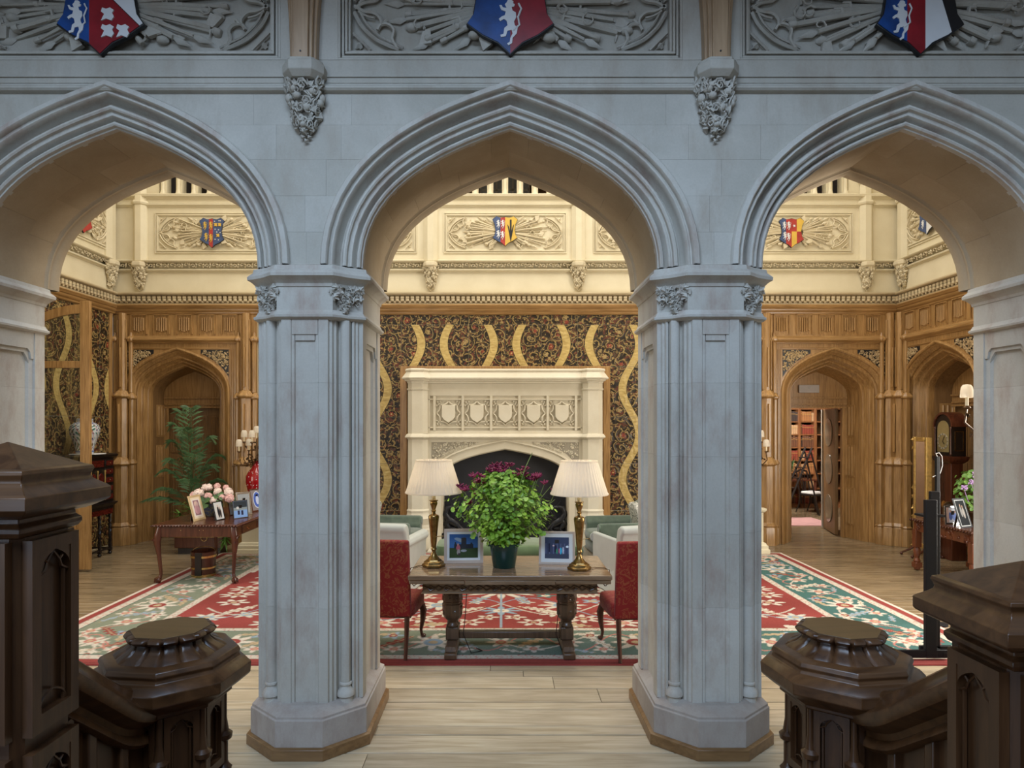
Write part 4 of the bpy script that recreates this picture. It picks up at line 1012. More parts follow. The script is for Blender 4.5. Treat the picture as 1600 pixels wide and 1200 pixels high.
G().box(-1.33, 1.33, .03, FWD, 1.98, 2.84).build('frieze_ground', MANTEL, fp, 0)
g = G()
for a, b in ((1.98, 2.03), (2.07, 2.09), (2.56, 2.58), (2.63, 2.84)): g.box(-1.33, 1.33, .0, .04, a, b)
for i in range(6):
    x = -1.22+i*.488; g.box(x-.022, x+.022, -.008, .04, 2.03, 2.63)
g.box(-1.33, -1.30, 0, .04, 2.03, 2.63).box(1.30, 1.33, 0, .04, 2.03, 2.63)
g.build('frieze_frame', MANTEL, fp, 25, .004)
for i in range(5):
    cx = -.976+.488*i; cz = 2.33
    if 'fsh' in cache:
        for o_ in cache['fsh']: o = o_.copy(); COL.objects.link(o); o.parent = fp; o.location.x = cx
        continue
    a_ = G().prism([(-.115, .14), (.115, .14), (.115, -.06), (.08, -.11), (0, -.165), (-.08, -.11), (-.115, -.06)][::-1], -.035, .01, 'xz').build('blank_shield', MANTEL, fp, 25, .005)
    g = G(); random.seed(5)
    for q_ in range(8):
        a = q_*PI/4+PI/8; g.tube([(.20*math.cos(a-.36), .012, .20*math.sin(a-.36)), (.175*math.cos(a-.2), .0, .175*math.sin(a-.2)), (.165*math.cos(a), -.004, .165*math.sin(a)), (.175*math.cos(a+.2), .0, .175*math.sin(a+.2)), (.20*math.cos(a+.36), .012, .20*math.sin(a+.36))], .012, 5)
    for sx in (-1, 1):
        for sz in (-1, 1):
            for u, w in ((.19, .19), (.205, .13), (.14, .20), (.17, .155)): g.leaf((sx*u, .015, sz*w), .028, FACE @ reul(.4), 5, .5)
    b_ = g.build('carved_surround', MANTEL, fp, 50)
    for o in (a_, b_): o.location = (cx, 0, cz)
    cache['fsh'] = [a_, b_]
# dark fireback, opening and the oak frame around the stone
G().box(-1.12, 1.12, .30, .34, 0, 1.74).build('dark_steel_back', SOOT, fp, 0)
g = G(); L = [(x, .95+z) for x, z, _, _ in arch(.36, .20, 6)]
g.prism([(-.40, 0), (-.36, 0)]+L+[(.36, 0), (.40, 0), (.40, 1.18), (-.40, 1.18)], .27, .30, 'xz'); g.build('inner_opening_frame', IRON, fp, 25, .004)
G().prism([(-.36, 0)]+L+[(.36, 0)], .292, .299, 'xz').build('inner_opening', EBONY, fp, 0)
g = G(); g.box(-1.86, -1.74, .30, .44, 0, 3.17).box(1.74, 1.86, .30, .44, 0, 3.17).box(-1.739, 1.739, .30, .44, 3.10, 3.17)
g.box(-1.739, -1.67, .36, .44, 0, 3.1).box(1.67, 1.739, .36, .44, 0, 3.1)
g.build('oak_surround', OAK_LT if False else OAK, fp, 25, .006)
G().box(-1.30, 1.30, -.40, .30, .0, .025).build('hearth_slab', MANTEL, fp, 25, .005)
# dragon andirons
dg = thing('dragon_andiron', 'black cast iron winged dragon in the hearth behind the left table lamp', 'andiron', (-.86, 11.36, .025), 0, 'dragon andirons')
G().box(-.26, .26, -.07, .07, 0, .22).build('base', IRON, dg, 25, .02)
g = G(); random.seed(2)
g.tube([(.20, 0, .25), (.10, 0, .30), (-.02, 0, .40), (-.12, 0, .46), (-.17, 0, .38), (-.10, 0, .30), (.0, 0, .30), (.08, 0, .36)], [.02, .04, .07, .08, .06, .045, .035, .03], 8)
g.tube([(-.10, -.02, .44), (-.18, -.02, .56), (-.14, -.02, .66), (-.06, -.02, .68)], [.06, .05, .04, .03], 8)
g.ball((-.02, -.02, .67), (.075, .035, .035), 8, 5); g.tube([(-.04, 0, .70), (-.10, 0, .78)], [.018, .004], 5); g.tube([(0, 0, .65), (.07, 0, .63)], [.02, .01], 5)
for lx in (-.14, .02): g.tube([(lx, -.03, .38), (lx+.05, -.05, .30), (lx, -.05, .23), (lx-.05, -.06, .22)], [.035, .025, .02, .02], 6)
for i in range(9): g.leaf((-.2+.05*i, -.06, .225), .03, None, 4, .6)
g.build('dragon_body', IRON, dg, 50)
g = G(); pts = [(-.05, .42), (.02, .72), (.10, .83), (.24, .86), (.20, .74), (.25, .66), (.17, .60), (.20, .50), (.10, .47), (.10, .38)]
g.prism(pts[::-1], -.02, .0, 'xz')
for e in ((.24, .86), (.25, .66), (.20, .50)): g.tube([(-.03, -.02, .45), ((e[0]-.03)/2-.03, -.035, (e[1]+.45)/2+.05), (e[0], -.02, e[1])], [.02, .014, .006], 5)
g.build('wing', IRON, dg, 40)
o = dup(dg, (.86, 11.36, .025), 0, 'black cast iron winged dragon in the hearth behind the right table lamp'); o.scale.x = -1
# ================================================================ RUG
RX0, RX1, RY0, RY1 = -4.70, 4.57, 5.80, 10.82
NX, NY = 720, 392
def rug_cols(U, V):
    x = RX0+(RX1-RX0)*U; y = RY0+(RY1-RY0)*V; rs = np.random.RandomState(4)
    e = np.minimum(np.minimum(x-RX0, RX1-x), np.minimum(y-RY0, RY1-y))
    cream = np.array([.64, .57, .47]); red = np.array([.27, .055, .047]); teal = np.array([.065, .145, .130]); sage = np.array([.22, .235, .165]); blue = np.array([.28, .36, .42]); pink = np.array([.52, .20, .16]); tan = np.array([.48, .36, .22])
    C = np.empty(x.shape+(3,)); side = np.clip((x+1.0)/4.0, 0, 1)[..., None]
    ab = (.5+.5*np.sin(y*2.3+np.sin(x*.8)))[..., None]*.35
    green = sage*(1-side)+teal*side; green = green*(1-ab*.5)+teal*ab*.5
    C[:] = green
    fr = np.sin(x*97+np.sin(y*31)*2)*np.sin(y*89+np.sin(x*37)*2)
    fld = e > 1.0; redv = red*(1+.12*np.sin(y*5+x)[..., None]); C[fld] = redv[fld]
    cx = (RX0+RX1)/2; cyy = (RY0+RY1)/2
    # cream corner pieces of the field
    ix0, ix1, iy0, iy1 = RX0+1.0, RX1-1.0, RY0+1.0, RY1-1.0
    dx = np.minimum(x-ix0, ix1-x); dy = np.minimum(y-iy0, iy1-y)
    cor = fld & (dx*.55+dy+.06*np.sin((dx-dy)*22) < .42)
    C[cor] = (cream*.93)
    def stripe(a, b, col, dots=None):
        m = (e >= a) & (e < b); C[m] = col
        if dots is not None:
            mm = m & (fr > .62); C[mm] = dots
    stripe(0, .05, cream); stripe(.05, .13, red); stripe(.13, .145, cream*.6); stripe(.145, .24, cream*.9, pink); stripe(.24, .25, teal*.6)
    stripe(.93, .94, teal*.6); stripe(.94, 1.02, cream*.9, pink*.8); stripe(1.02, 1.03, tan*.6)
    m = (V*(RY1-RY0) < .06) ; C[m] = red*.8
    X = x[0]; Y = y[:, 0]
    def put(px, py, R, fn):
        i0, i1 = np.searchsorted(X, px-R), np.searchsorted(X, px+R); j0, j1 = np.searchsorted(Y, py-R), np.searchsorted(Y, py+R)
        if i1 <= i0 or j1 <= j0: return
        sx = x[j0:j1, i0:i1]-px; sy = y[j0:j1, i0:i1]-py; fn(sx, sy, C[j0:j1, i0:i1], e[j0:j1, i0:i1])
    def flower(px, py, R, n, col, ctr, sq=1.0, ph=0, lim=None):
        def fn(sx, sy, c, ee):
            r = np.hypot(sx, sy/sq); th = np.arctan2(sy/sq, sx)+ph; k_ = R*(.72+.28*np.cos(n*th)); m = r < k_
            if lim: m &= (ee > lim[0]) & (ee < lim[1])
            c[m] = col; c[m & (r > k_*.88)] = col*.72
            if ctr is not None: c[m & (r < R*.38)] = ctr; c[m & (r < R*.18)] = tan
        put(px, py, R*1.05, fn)
    def sleaf(px, py, Lh, w, a, col, lim=None):
        def fn(sx, sy, c, ee):
            u = sx*math.cos(a)+sy*math.sin(a); v = -sx*math.sin(a)+sy*math.cos(a)+.25*w*np.sin(u/Lh*3)
            m = (np.abs(u) < Lh) & (np.abs(v) < w*(1-(u/Lh)**2)*(.75+.25*np.sign(np.sin(u*70))))
            if lim: m &= (ee > lim[0]) & (ee < lim[1])
            c[m] = col; c[m & (np.abs(v) < w*.12)] = tan*.8
        put(px, py, Lh*1.05, fn)
    def vine(pts, w, col, lim=None):
        for (ax, ay), (bx, by) in zip(pts[:-1], pts[1:]):
            R = math.hypot(bx-ax, by-ay)/2+w
            def fn(sx, sy, c, ee, ax=ax, ay=ay, bx=bx, by=by):
                mx, my = (ax+bx)/2, (ay+by)/2; dx_, dy_ = bx-ax, by-ay; LL = max(1e-6, math.hypot(dx_, dy_)); ux, uy = dx_/LL, dy_/LL
                u = sx*ux+sy*uy; v = -sx*uy+sy*ux; m = (np.abs(u) < LL/2+w) & (np.abs(v) < w)
                if lim: m &= (ee > lim[0]) & (ee < lim[1])
                c[m] = col
            put((ax+bx)/2, (ay+by)/2, R, fn)
    lim = (.26, .92)
    # borders: running vine, alternating rosettes and serrated leaves
    def border(p0, p1, inward):
        Ld = math.hypot(p1[0]-p0[0], p1[1]-p0[1]); n = int(Ld/.62); d = ((p1[0]-p0[0])/Ld, (p1[1]-p0[1])/Ld)
        P = lambda s, o: (p0[0]+d[0]*s+inward[0]*o, p0[1]+d[1]*s+inward[1]*o)
        vine([P(Ld*i/160, .59+.20*math.sin(i/160*n*PI)) for i in range(161)], .011, cream*.9, lim)
        vine([P(Ld*i/160, .59-.24*math.sin(i/160*n*PI*1.5+1)) for i in range(161)], .009, pink, lim)
        a0 = math.atan2(d[1], d[0])
        for i in range(n+1):
            s = Ld*i/n; big = i % 3 == 0
            flower(*P(s, .59), .25 if big else .15, 8 if big else 6, cream*(1 if big else .95), (red if i % 2 else blue) if big else pink*.9, 1, 0, lim)
            flower(*P(s+.31, .40), .11, 5, cream*.95, pink, 1, .3, lim); flower(*P(s+.24, .79), .12, 5, blue if i % 2 else cream, red, 1, 0, lim)
            sleaf(*P(s+.30, .60), .24, .055, a0+(.9 if i % 2 else -.9), (cream, red, blue, tan)[i % 4], lim)
            sleaf(*P(s+.12, .83), .16, .04, a0+.3, (cream, tan)[i % 2], lim); sleaf(*P(s+.10, .35), .15, .035, a0-.3, (blue, cream)[i % 2], lim)
    border((RX0, RY0), (RX1, RY0), (0, 1)); border((RX0, RY1), (RX1, RY1), (0, -1)); border((RX0, RY0), (RX0, RY1), (1, 0)); border((RX1, RY0), (RX1, RY1), (-1, 0))
    fl = (1.04, 9)
    for s_ in (-1, 1):
        for t_ in (-1, 1):
            for (a, b, R, n, col, ct) in ((0, .0, .42, 12, cream, red), (.72, .62, .26, 8, cream, blue), (1.5, .15, .30, 10, cream, red), (2.3, .72, .24, 8, cream, pink), (2.7, .1, .26, 8, blue, cream), (.9, 1.15, .2, 8, cream, red), (0, .85, .22, 8, blue, cream), (.35, 1.28, .16, 6, cream, red), (1.9, 1.1, .18, 7, cream, blue), (3.2, .5, .18, 6, cream, red), (.55, .2, .13, 5, teal*1.4, cream), (1.1, .45, .13, 5, blue, tan), (2.0, .4, .14, 6, tan, red), (1.45, .75, .14, 5, cream, pink), (2.85, 1.0, .16, 6, cream*.95, blue), (.3, .5, .10, 5, cream, blue), (.6, .95, .17, 7, cream, red), (1.3, 1.3, .20, 7, cream, pink), (2.5, 1.32, .18, 7, cream, red), (1.9, .05, .16, 6, cream, blue), (.9, .15, .10, 5, cream, pink), (3.3, .15, .20, 8, cream, red), (3.25, 1.1, .20, 8, cream, blue), (2.35, .3, .12, 5, cream, red), (1.65, 1.38, .12, 5, blue, cream), (.15, 1.1, .12, 5, cream, red), (.75, 1.38, .12, 5, cream, teal)):
                flower(cx+s_*a, cyy+t_*b, R*1.13, n, col*.98, ct, .72, 0, fl)
            for (a, b, Lh, an, col) in ((.5, .85, .32, .5, cream), (1.1, .2, .34, -.3, cream), (1.9, .75, .32, .8, tan), (2.5, .45, .3, -.6, cream), (.25, .35, .2, 1.1, blue), (1.3, 1.0, .24, .2, cream), (2.2, 1.2, .26, -.2, blue), (.75, 1.35, .2, .3, tan), (3.0, .8, .22, 1.0, cream), (1.7, .45, .2, -1.0, teal*1.5)):
                sleaf(cx+s_*a, cyy+t_*b, Lh*1.15, .075, s_*t_*an, col, fl)
            vine([(cx+s_*3.4*i/60, cyy+t_*(.55+.45*math.sin(i/60*9))) for i in range(61)], .012, cream*.85, fl)
            vine([(cx+s_*3.4*i/60, cyy+t_*(.75-.45*math.sin(i/60*11+.5))) for i in range(61)], .010, blue*.9, fl)
    vine([(cx, iy0), (cx, iy1)], .016, blue, fl)
    w = rs.rand(*x.shape)*.10+.95
    return C*w[..., None]
rug = grid_obj('patterned_rug', NX, NY, lambda U, V: np.stack([RX0+(RX1-RX0)*U, RY0+(RY1-RY0)*V, 0*U+.012+.0015*np.sin(U*40)*np.sin(V*25)], -1), rug_cols, RUGM)
tag(rug, 'large floral red, green and cream rug across the saloon floor', 'rug')
g = G(); g.box(RX0-.001, RX1+.001, RY0-.004, RY0, .001, .0125).box(RX0-.004, RX0, RY0, RY1, .001, .0125).box(RX1, RX1+.004, RY0, RY1, .001, .0125).box(RX0, RX1, RY1, RY1+.004, .001, .0125)
g.build('bound_edge', plain('red_binding', (.30, .04, .035), .9), rug, 0)
RZ = .0135
# ================================================================ REFECTORY TABLE
tb = thing('refectory_table', 'carved oak refectory table with bulbous legs, in the middle of the central arch', 'table', (.017, 6.235, RZ))
G().box(-.908, .908, -.445, .445, .745, .787).build('tabletop', TABLE, tb, 25, .008)
g = G(); g.box(-.40, .40, -.44, .44, .705, .742); g.build('draw_leaf_centre', TABLE, tb, 25, .004)
G().box(-.90, -.404, -.43, .43, .708, .742).build('draw_leaf', TABLE, tb, 25, .006); G().box(.404, .90, -.43, .43, .708, .742).build('draw_leaf', TABLE, tb, 25, .006)
g = G(); g.box(-.79, .79, -.335, -.315, .60, .704).box(-.79, .79, .315, .335, .60, .704).box(-.79, -.77, -.315, .315, .60, .704).box(.77, .79, -.315, .315, .60, .704); g.box(-.80, .80, -.345, -.335, .60, .612).box(-.80, .80, -.345, -.335, .693, .704)
g.build('apron', wood('apron_oak', (.16,.10,.055), (.30,.20,.12), 'x', .3), tb, 25, .003)
g = G()
for i in range(11):      # guilloche scroll band
    x = -.72+i*.144; a = 1 if i % 2 else -1
    g.tube([(x-.072, -.338, .652-a*.022), (x-.036, -.343, .652-a*.008), (x, -.345, .652+a*.022), (x+.036, -.343, .652+a*.008), (x+.072, -.338, .652-a*.022)], .008, 5)
    g.tube([(x-.072, -.338, .652+a*.022), (x-.036, -.341, .652+a*.004), (x, -.343, .652-a*.022), (x+.036, -.341, .652-a*.004), (x+.072, -.338, .652+a*.022)], .006, 5); g.leaf((x, -.338, .652), .02, FACE, 4, .4)
g.build('carved_scrolls', TABLE_DK, tb, 50)
g = G(); 
for s_ in (-1, 1): g.curl((s_*.86, -.36, .69), .022, FACE, thick=.3); 
g.build('scroll_bracket', TABLE_DK, tb, 50)
for s_ in (-1, 1):
    g = G(); pr = [(.05, .22), (.058, .235), (.045, .25), (.040, .265), (.05, .285), (.075, .305), (.088, .34), (.090, .40), (.092, .44), (.084, .448), (.084, .462), (.092, .47), (.090, .52), (.078, .56), (.058, .585), (.05, .60)]
    n = 24; v = []
    for r, z in pr:
        for i in range(n):
            a = 2*PI*i/n; q_ = r*(1+.06*math.cos(8*a)*(1 if r > .07 else 0)); v.append((q_*math.cos(a), q_*math.sin(a), z))
    g.add(v, [(j*n+i, j*n+(i+1) % n, (j+1)*n+(i+1) % n, (j+1)*n+i) for j in range(len(pr)-1) for i in range(n)])
    random.seed(8)
    for i in range(40):
        a = rnd(0, 6.28); z = rnd(.33, .43) if i % 2 else rnd(.48, .54); q_ = Vector((math.cos(a), math.sin(a), 0)).to_track_quat('Z', 'Y').to_matrix(); g.leaf((.086*math.cos(a), .086*math.sin(a), z), .022, q_ @ reul(.3), 5, .4)
    o = g.build('leg', TABLE_DK, tb, 40); o.location = (s_*.54, -.06, 0)
    g = G(); g.box(-.062, .062, -.10, .10, .10, .22).box(-.055, .055, -.34, .34, .0, .055)
    g.prism([(-.30, .055), (-.26, .10), (.26, .10), (.30, .055)], -.052, .052, 'yz'); g.box(-.05, .05, -.05, .25, .22, .60)
    o = g.build('sledge_foot', TABLE_DK, tb, 25, .01); o.location = (s_*.54, -.0, 0)
G().box(-.48, .48, -.05, .03, .10, .165).build('stretcher', TABLE_DK, tb, 25, .008)
TT = .787+RZ
# ---- table lamps
lp = thing('table_lamp', 'brass candlestick table lamp with a pleated cream shade, left of the pot plant', 'lamp', (-.70, 6.17, TT), .1, 'table lamps')
g = G(); g.lathe([(.105, 0), (.112, .008), (.112, .025), (.098, .032), (.094, .05), (.078, .058), (.07, .07)], 6)
g.lathe([(.062, .068), (.05, .085), (.032, .105), (.026, .125)], 12); g.build('base', BRASS, lp, 30, .002)
G().lathe([(.026, .122), (.018, .14), (.02, .155), (.03, .165), (.022, .18), (.024, .20), (.03, .24), (.036, .33), (.048, .44), (.052, .47), (.045, .485), (.018, .497), (.016, .515), (.024, .525), (.016, .54), (.02, .55), (.033, .585), (.036, .60), (.03, .615), (.042, .622), (.042, .628), (.02, .63)], 12).build('stem', BRASS, lp, 40)
G().lathe([(.018, .63), (.018, .70)], 10).build('candle_tube', plain('ivory_tube', (.6, .5, .3), .6), lp, 40)
g = G(); g.tube([(0, -.02, .28), (.055, -.03, .29), (.08, -.03, .29), (.083, -.03, .29), (.092, -.03, .29)], [.004, .004, .004, .010, .008], 6); g.build('switch', BRASS, lp, 40)
def pleated(r0, r1, z0, z1, n, amp):
    g = G(); v = []; m = n*4
    for k_ in range(2):
        for z, r in ((z0, r0), (z1, r1)):
            v += [((r+amp*math.cos(n*2*PI*i/m)-k_*.003)*math.cos(2*PI*i/m), (r+amp*math.cos(n*2*PI*i/m)-k_*.003)*math.sin(2*PI*i/m), z) for i in range(m)]
    f = [(i, (i+1) % m, m+(i+1) % m, m+i) for i in range(m)] + [(2*m+i, 3*m+i, 3*m+(i+1) % m, 2*m+(i+1) % m) for i in range(m)]
    f += [(i, 2*m+i, 2*m+(i+1) % m, (i+1) % m) for i in range(m)] + [(m+i, m+(i+1) % m, 3*m+(i+1) % m, 3*m+i) for i in range(m)]
    return g.add(v, f)
sh = pleated(.262, .165, .70, 1.005, 44, .0035).build('lamp_shade', SHADE, lp, 60)
g = G()
for r, z in ((.266, .70), (.168, 1.0)): g.lathe([(r-.004, z-.004), (r+.003, z-.004), (r+.003, z+.008), (r-.004, z+.008)], 40, caps=False)
g.build('shade_binding', SHADE, sh, 40)
def shade_fill(name, loc, e):
    l = bpy.data.lights.new(name, 'POINT'); l.energy = e; l.shadow_soft_size = .04; l.color = (1, .93, .80); o = bpy.data.objects.new(name, l); COL.objects.link(o); o.location = loc
shade_fill('added_shade_light', (-.70, 6.17, TT+.83), 1.6); shade_fill('added_shade_light', (.66, 6.04, TT+.83), 1.6)  # added point lights that brighten the shades; the lamps themselves are unlit
dup(lp, (.66, 6.04, TT), 0, 'brass candlestick table lamp with a pleated cream shade, right of the pot plant')
for i, (pts, lab) in enumerate((([(-.78, 6.15, TT+.01), (-.84, 6.18, TT+.006), (-.87, 6.12, TT+.006), (-.905, 6.10, TT+.004), (-.93, 6.10, TT-.06)], 'thin brown flex trailing from the left lamp over the table edge'), ([(.76, 6.05, TT+.01), (.82, 6.10, TT+.006), (.90, 6.08, TT+.006), (.935, 6.02, TT+.002), (.945, 6.0, TT-.12)], 'thin brown flex trailing from the right lamp over the table edge'))):
    tag(G().tube(pts, .004, 5).build('lamp_flex', BRONZE, None, 40), lab, 'cable', 'lamp flexes on the oak table')
for x, lab in ((-.38, 'brown lamp flex hanging behind the left bulbous leg of the oak table'), (.47, 'brown lamp flex hanging beside the right bulbous leg of the oak table')):
    tag(G().tube([(x, 6.0, .60), (x-.01, 5.98, .4), (x-.03, 5.99, .22), (x+.04, 6.05, RZ+.012), (x+.14, 6.12, RZ+.008), (x+.08, 6.2, RZ+.008)], .004, 5).build('hanging_flex', EBONY, None, 40), lab, 'cable', 'flexes hanging under the oak table')
# ---- picture frames (generic)
def pic_obj(parent, w, h, fn, y=-.001):
    return grid_obj('picture', 96, 80, lambda U, V: np.stack([(U-.5)*w, 0*U+y, (V-.5)*h+h*0], -1), fn, PICT, parent)
def photo_frame(name, label, loc, rz, w, h, b, mat, fn, mount=.0, tilt=-.18, group=None, strut=True, d=.012):
    t = thing(name, label, 'picture frame', loc, rz, group)
    R = Matrix.Rotation(tilt, 4, 'X')
    g = G(); g.box(-w/2, w/2, 0, d, 0, b, R).box(-w/2, w/2, 0, d, h-b, h, R).box(-w/2, -w/2+b, 0, d, b, h-b, R).box(w/2-b, w/2, 0, d, b, h-b, R).box(-w/2+.002, w/2-.002, d*.6, d*.9, .002, h-.002, R)
    g.build('frame', mat, t, 25, .002)
    iw, ih = w-2*b, h-2*b
    if mount: G().box(-iw/2, iw/2, .003, .006, b, h-b, R).build('mount', MOUNT, t, 0)
    p = pic_obj(t, iw-2*mount, ih-2*mount, fn); p.matrix_local = R @ Matrix.Translation((0, .0025, h/2))
    if strut: G().box(-.02, .02, -.004, .0, 0, h*.75, Matrix.Translation((0, h*.62*math.tan(-tilt)*2.0+.01, 0)) @ Matrix.Rotation(.20, 4, 'X') if tilt else None).build('strut', EBONY, t, 0)
    return t
def mixc(*layers):
    def fn(U, V):
        C = np.zeros(U.shape+(3,)); 
        for m, c in layers:
            M_ = m(U, V); M_ = M_.astype(float) if M_.dtype == bool else M_; C = C*(1-M_[..., None]) + np.array(c)*M_[..., None]
        return C
    return fn
al = lambda U, V: np.ones_like(U)
el = lambda cx, cy, rx, ry: (lambda U, V: ((U-cx)/rx)**2+((V-cy)/ry)**2 < 1)
rc = lambda a, b, c, d: (lambda U, V: (U > a) & (U < b) & (V > c) & (V < d))
castle = mixc((al, (.045, .13, .34)), (lambda U, V: np.clip((V-.55)*3, 0, 1)*.6, (.01, .045, .18)), (lambda U, V: (np.sin(U*9+V*6)+np.sin(V*17+U*4) > 1.1) & (V > .5), (.20, .27, .36)), (lambda U, V: V < .42, (.035, .06, .02)), (rc(.16, .84, .38, .58), (.022, .025, .035)), (rc(.42, .60, .38, .82), (.025, .028, .038)), (rc(.18, .24, .4, .66), (.02, .025, .035)), (rc(.74, .80, .4, .64), (.02, .025, .035)),
    (el(.30, .56, .035, .05), (.40, .25, .20)), (el(.31, .42, .07, .12), (.38, .10, .13)), (el(.32, .24, .06, .12), (.30, .27, .26)), (el(.50, .30, .11, .05), (.30, .32, .36)), (rc(.30, .38, .1, .2), (.05, .04, .04)))
night = mixc((al, (.045, .06, .12)), (lambda U, V: (np.sin(U*40) > .8) & (V < .7), (.11, .13, .24)), (rc(.0, 1, .0, .22), (.05, .06, .10)), (rc(.15, .22, .3, .7), (.02, .02, .05)), (rc(.4, .5, .3, .62), (.02, .02, .05)), (el(.66, .36, .05, .16), (.05, .45, .70)), (el(.76, .38, .03, .17), (.50, .55, .70)), (el(.60, .36, .03, .12), (.5, .12, .2)), (el(.36, .60, .04, .03), (.75, .5, .5)), (el(.93, .56, .06, .05), (.7, .8, .9)), (el(.5, .34, .03, .12), (.05, .3, .15)))
photo_frame('photo_frame', 'pale framed photograph of a castle under a blue sky, left of the green pot', (-.425, 6.31, TT), .06, .38, .33, .03, PALEFR, castle, .022, group='large photographs on the oak table')
photo_frame('photo_frame', 'pale framed dark blue night photograph, right of the green pot', (.47, 6.25, TT), -.10, .345, .315, .022, PALEFR, night, .035, group='large photographs on the oak table')
# ---- pot plant
pp = thing('potted_plant', 'bushy bright green plant with burgundy flowers in a dark green pot', 'plant', (-.035, 6.16, TT))
G().lathe([(.10, 0), (.105, .005), (.135, .20), (.145, .20), (.148, .225), (.138, .228), (.13, .20), (.12, .19)], 28, caps=False).build('pot', POT, pp, 40)
G().lathe([(.0, .195), (.125, .195)], 16, caps=False).build('soil', SOIL, pp, 0)
random.seed(42); g = G(); st = G()
def blade(g, c, s, n, up):
    """simple scalloped leaf facing n"""
    n = n.normalized(); a = n.cross(Vector((0, 0, 1))); a = a.normalized() if a.length > .1 else Vector((1, 0, 0)); b = n.cross(a).normalized()
    ang = rnd(0, 6.28); a, b = a*math.cos(ang)+b*math.sin(ang), b*math.cos(ang)-a*math.sin(ang)
    pts = []
    for u, w in ((-.5, 0), (-.35, .36), (-.1, .30), (.05, .46), (.22, .30), (.38, .30), (.6, 0), (.38, -.30), (.22, -.30), (.05, -.46), (-.1, -.30), (-.35, -.36)):
        pts.append(tuple(c+a*u*s+b*w*s+n*(.12*s*(abs(w)*2))))
    g.add([tuple(c)]+pts, [(0, 1+i, 1+(i+1) % 12) for i in range(12)])
for i in range(60):
    a = rnd(0, 6.28); r = rnd(.0, .30)**.8; top = Vector((r*1.25*math.cos(a), r*math.sin(a), rnd(.45, .80)))
    st.tube([(top.x*.15, top.y*.15, .19), tuple(top*.5+Vector((0, 0, .12))), tuple(top)], [.005, .004, .0025], 4)
for i in range(2900):
    th = rnd(0, 6.28); u = random.random()
    z = .20+.70*u; R = .11+.29*math.sin(min(1, (u+.04)*1.3)*PI*.60) if u < .62 else .38*math.sqrt(max(0, (1.08-u)/.46))
    R *= .93+.17*math.sin(3*th+7*u)+.12*math.sin(7*th+9*u); rr = R*(random.random()**.45)*rnd(.85, 1.12)
    c = Vector((rr*1.12*math.cos(th), rr*.95*math.sin(th), z)); n = Vector((math.cos(th)*.7, math.sin(th)*.7, rnd(.3, 1.2)))+Vector((rnd(-.5, .5), rnd(-.5, .5), rnd(-.3, .3)))
    blade(g, c, rnd(.026, .056), n, 0)
for (x, z) in ((-.50, .55), (-.46, .60), (-.53, .50), (.40, .34), (.45, .32), (.36, .60), (-.36, .30), (.42, .50)): blade(g, Vector((x*.8, -.05, z)), .07, Vector((rnd(-.3, .3), -1, .6)), 0)
st.tube([(-.2, -.1, .35), (-.34, -.12, .44), (-.42, -.12, .52)], .004, 5); st.tube([(.12, -.1, .7), (.2, -.12, .95), (.26, -.12, 1.08)], .004, 5); st.tube([(.25, -.1, .4), (.36, -.12, .55), (.47, -.12, .65)], .003, 5)
fo = g.build('foliage', LEAF, pp, 0, kind='stuff'); fo['label'] = 'dense bright green scalloped leaves'; 
fl_ = [(-.37, .73), (-.33, .60), (-.29, .68), (-.28, .86), (-.22, .865), (-.20, .79), (-.24, .80), (-.14, .90), (-.10, .93), (-.05, .935), (.0, .92), (-.07, .91), (-.02, .89), (.04, .88), (.10, .87), (.16, .89), (.19, .87), (.235, .83), (.30, .85), (.32, .86), (.285, .82), (.375, .79), (.48, .72), (.05, .96), (-.41, .76), (.05, .83), (-.12, .78), (.20, .92)]
for i, (x, z) in enumerate(fl_):
    y = rnd(-.15, .1) if abs(x) < .3 else -.08
    st.tube([(x*.6, y*.5, z-.25), (x*.9, y, z-.1), (x, y, z)], .0028, 4)
    g = G()
    for j in range(9):
        a = j*2*PI/9+rnd(-.2, .2); g.leaf((.02*math.cos(a), .02*math.sin(a), .004+rnd(0, .012)), .017, Matrix.Rotation(a, 3, 'Z') @ Matrix.Rotation(-.6, 3, 'Y'), 3, .5, 6)
    g.ball((0, 0, .006), (.012, .012, .014), 6, 4)
    if i < 3: o = g.build('flower_head', BURG, pp, 0); cache['fl%d' % i] = o
    else: o = cache['fl%d' % (i % 3)].copy(); COL.objects.link(o); o.parent = pp
    o.location = (x, y, z); o.rotation_euler = (rnd(-.5, .5), rnd(-.6, .6), rnd(0, 6)); s_ = rnd(1.15, 1.6); o.scale = (s_, s_, s_)
st.build('stems', STEM, pp, 30, kind='stuff')
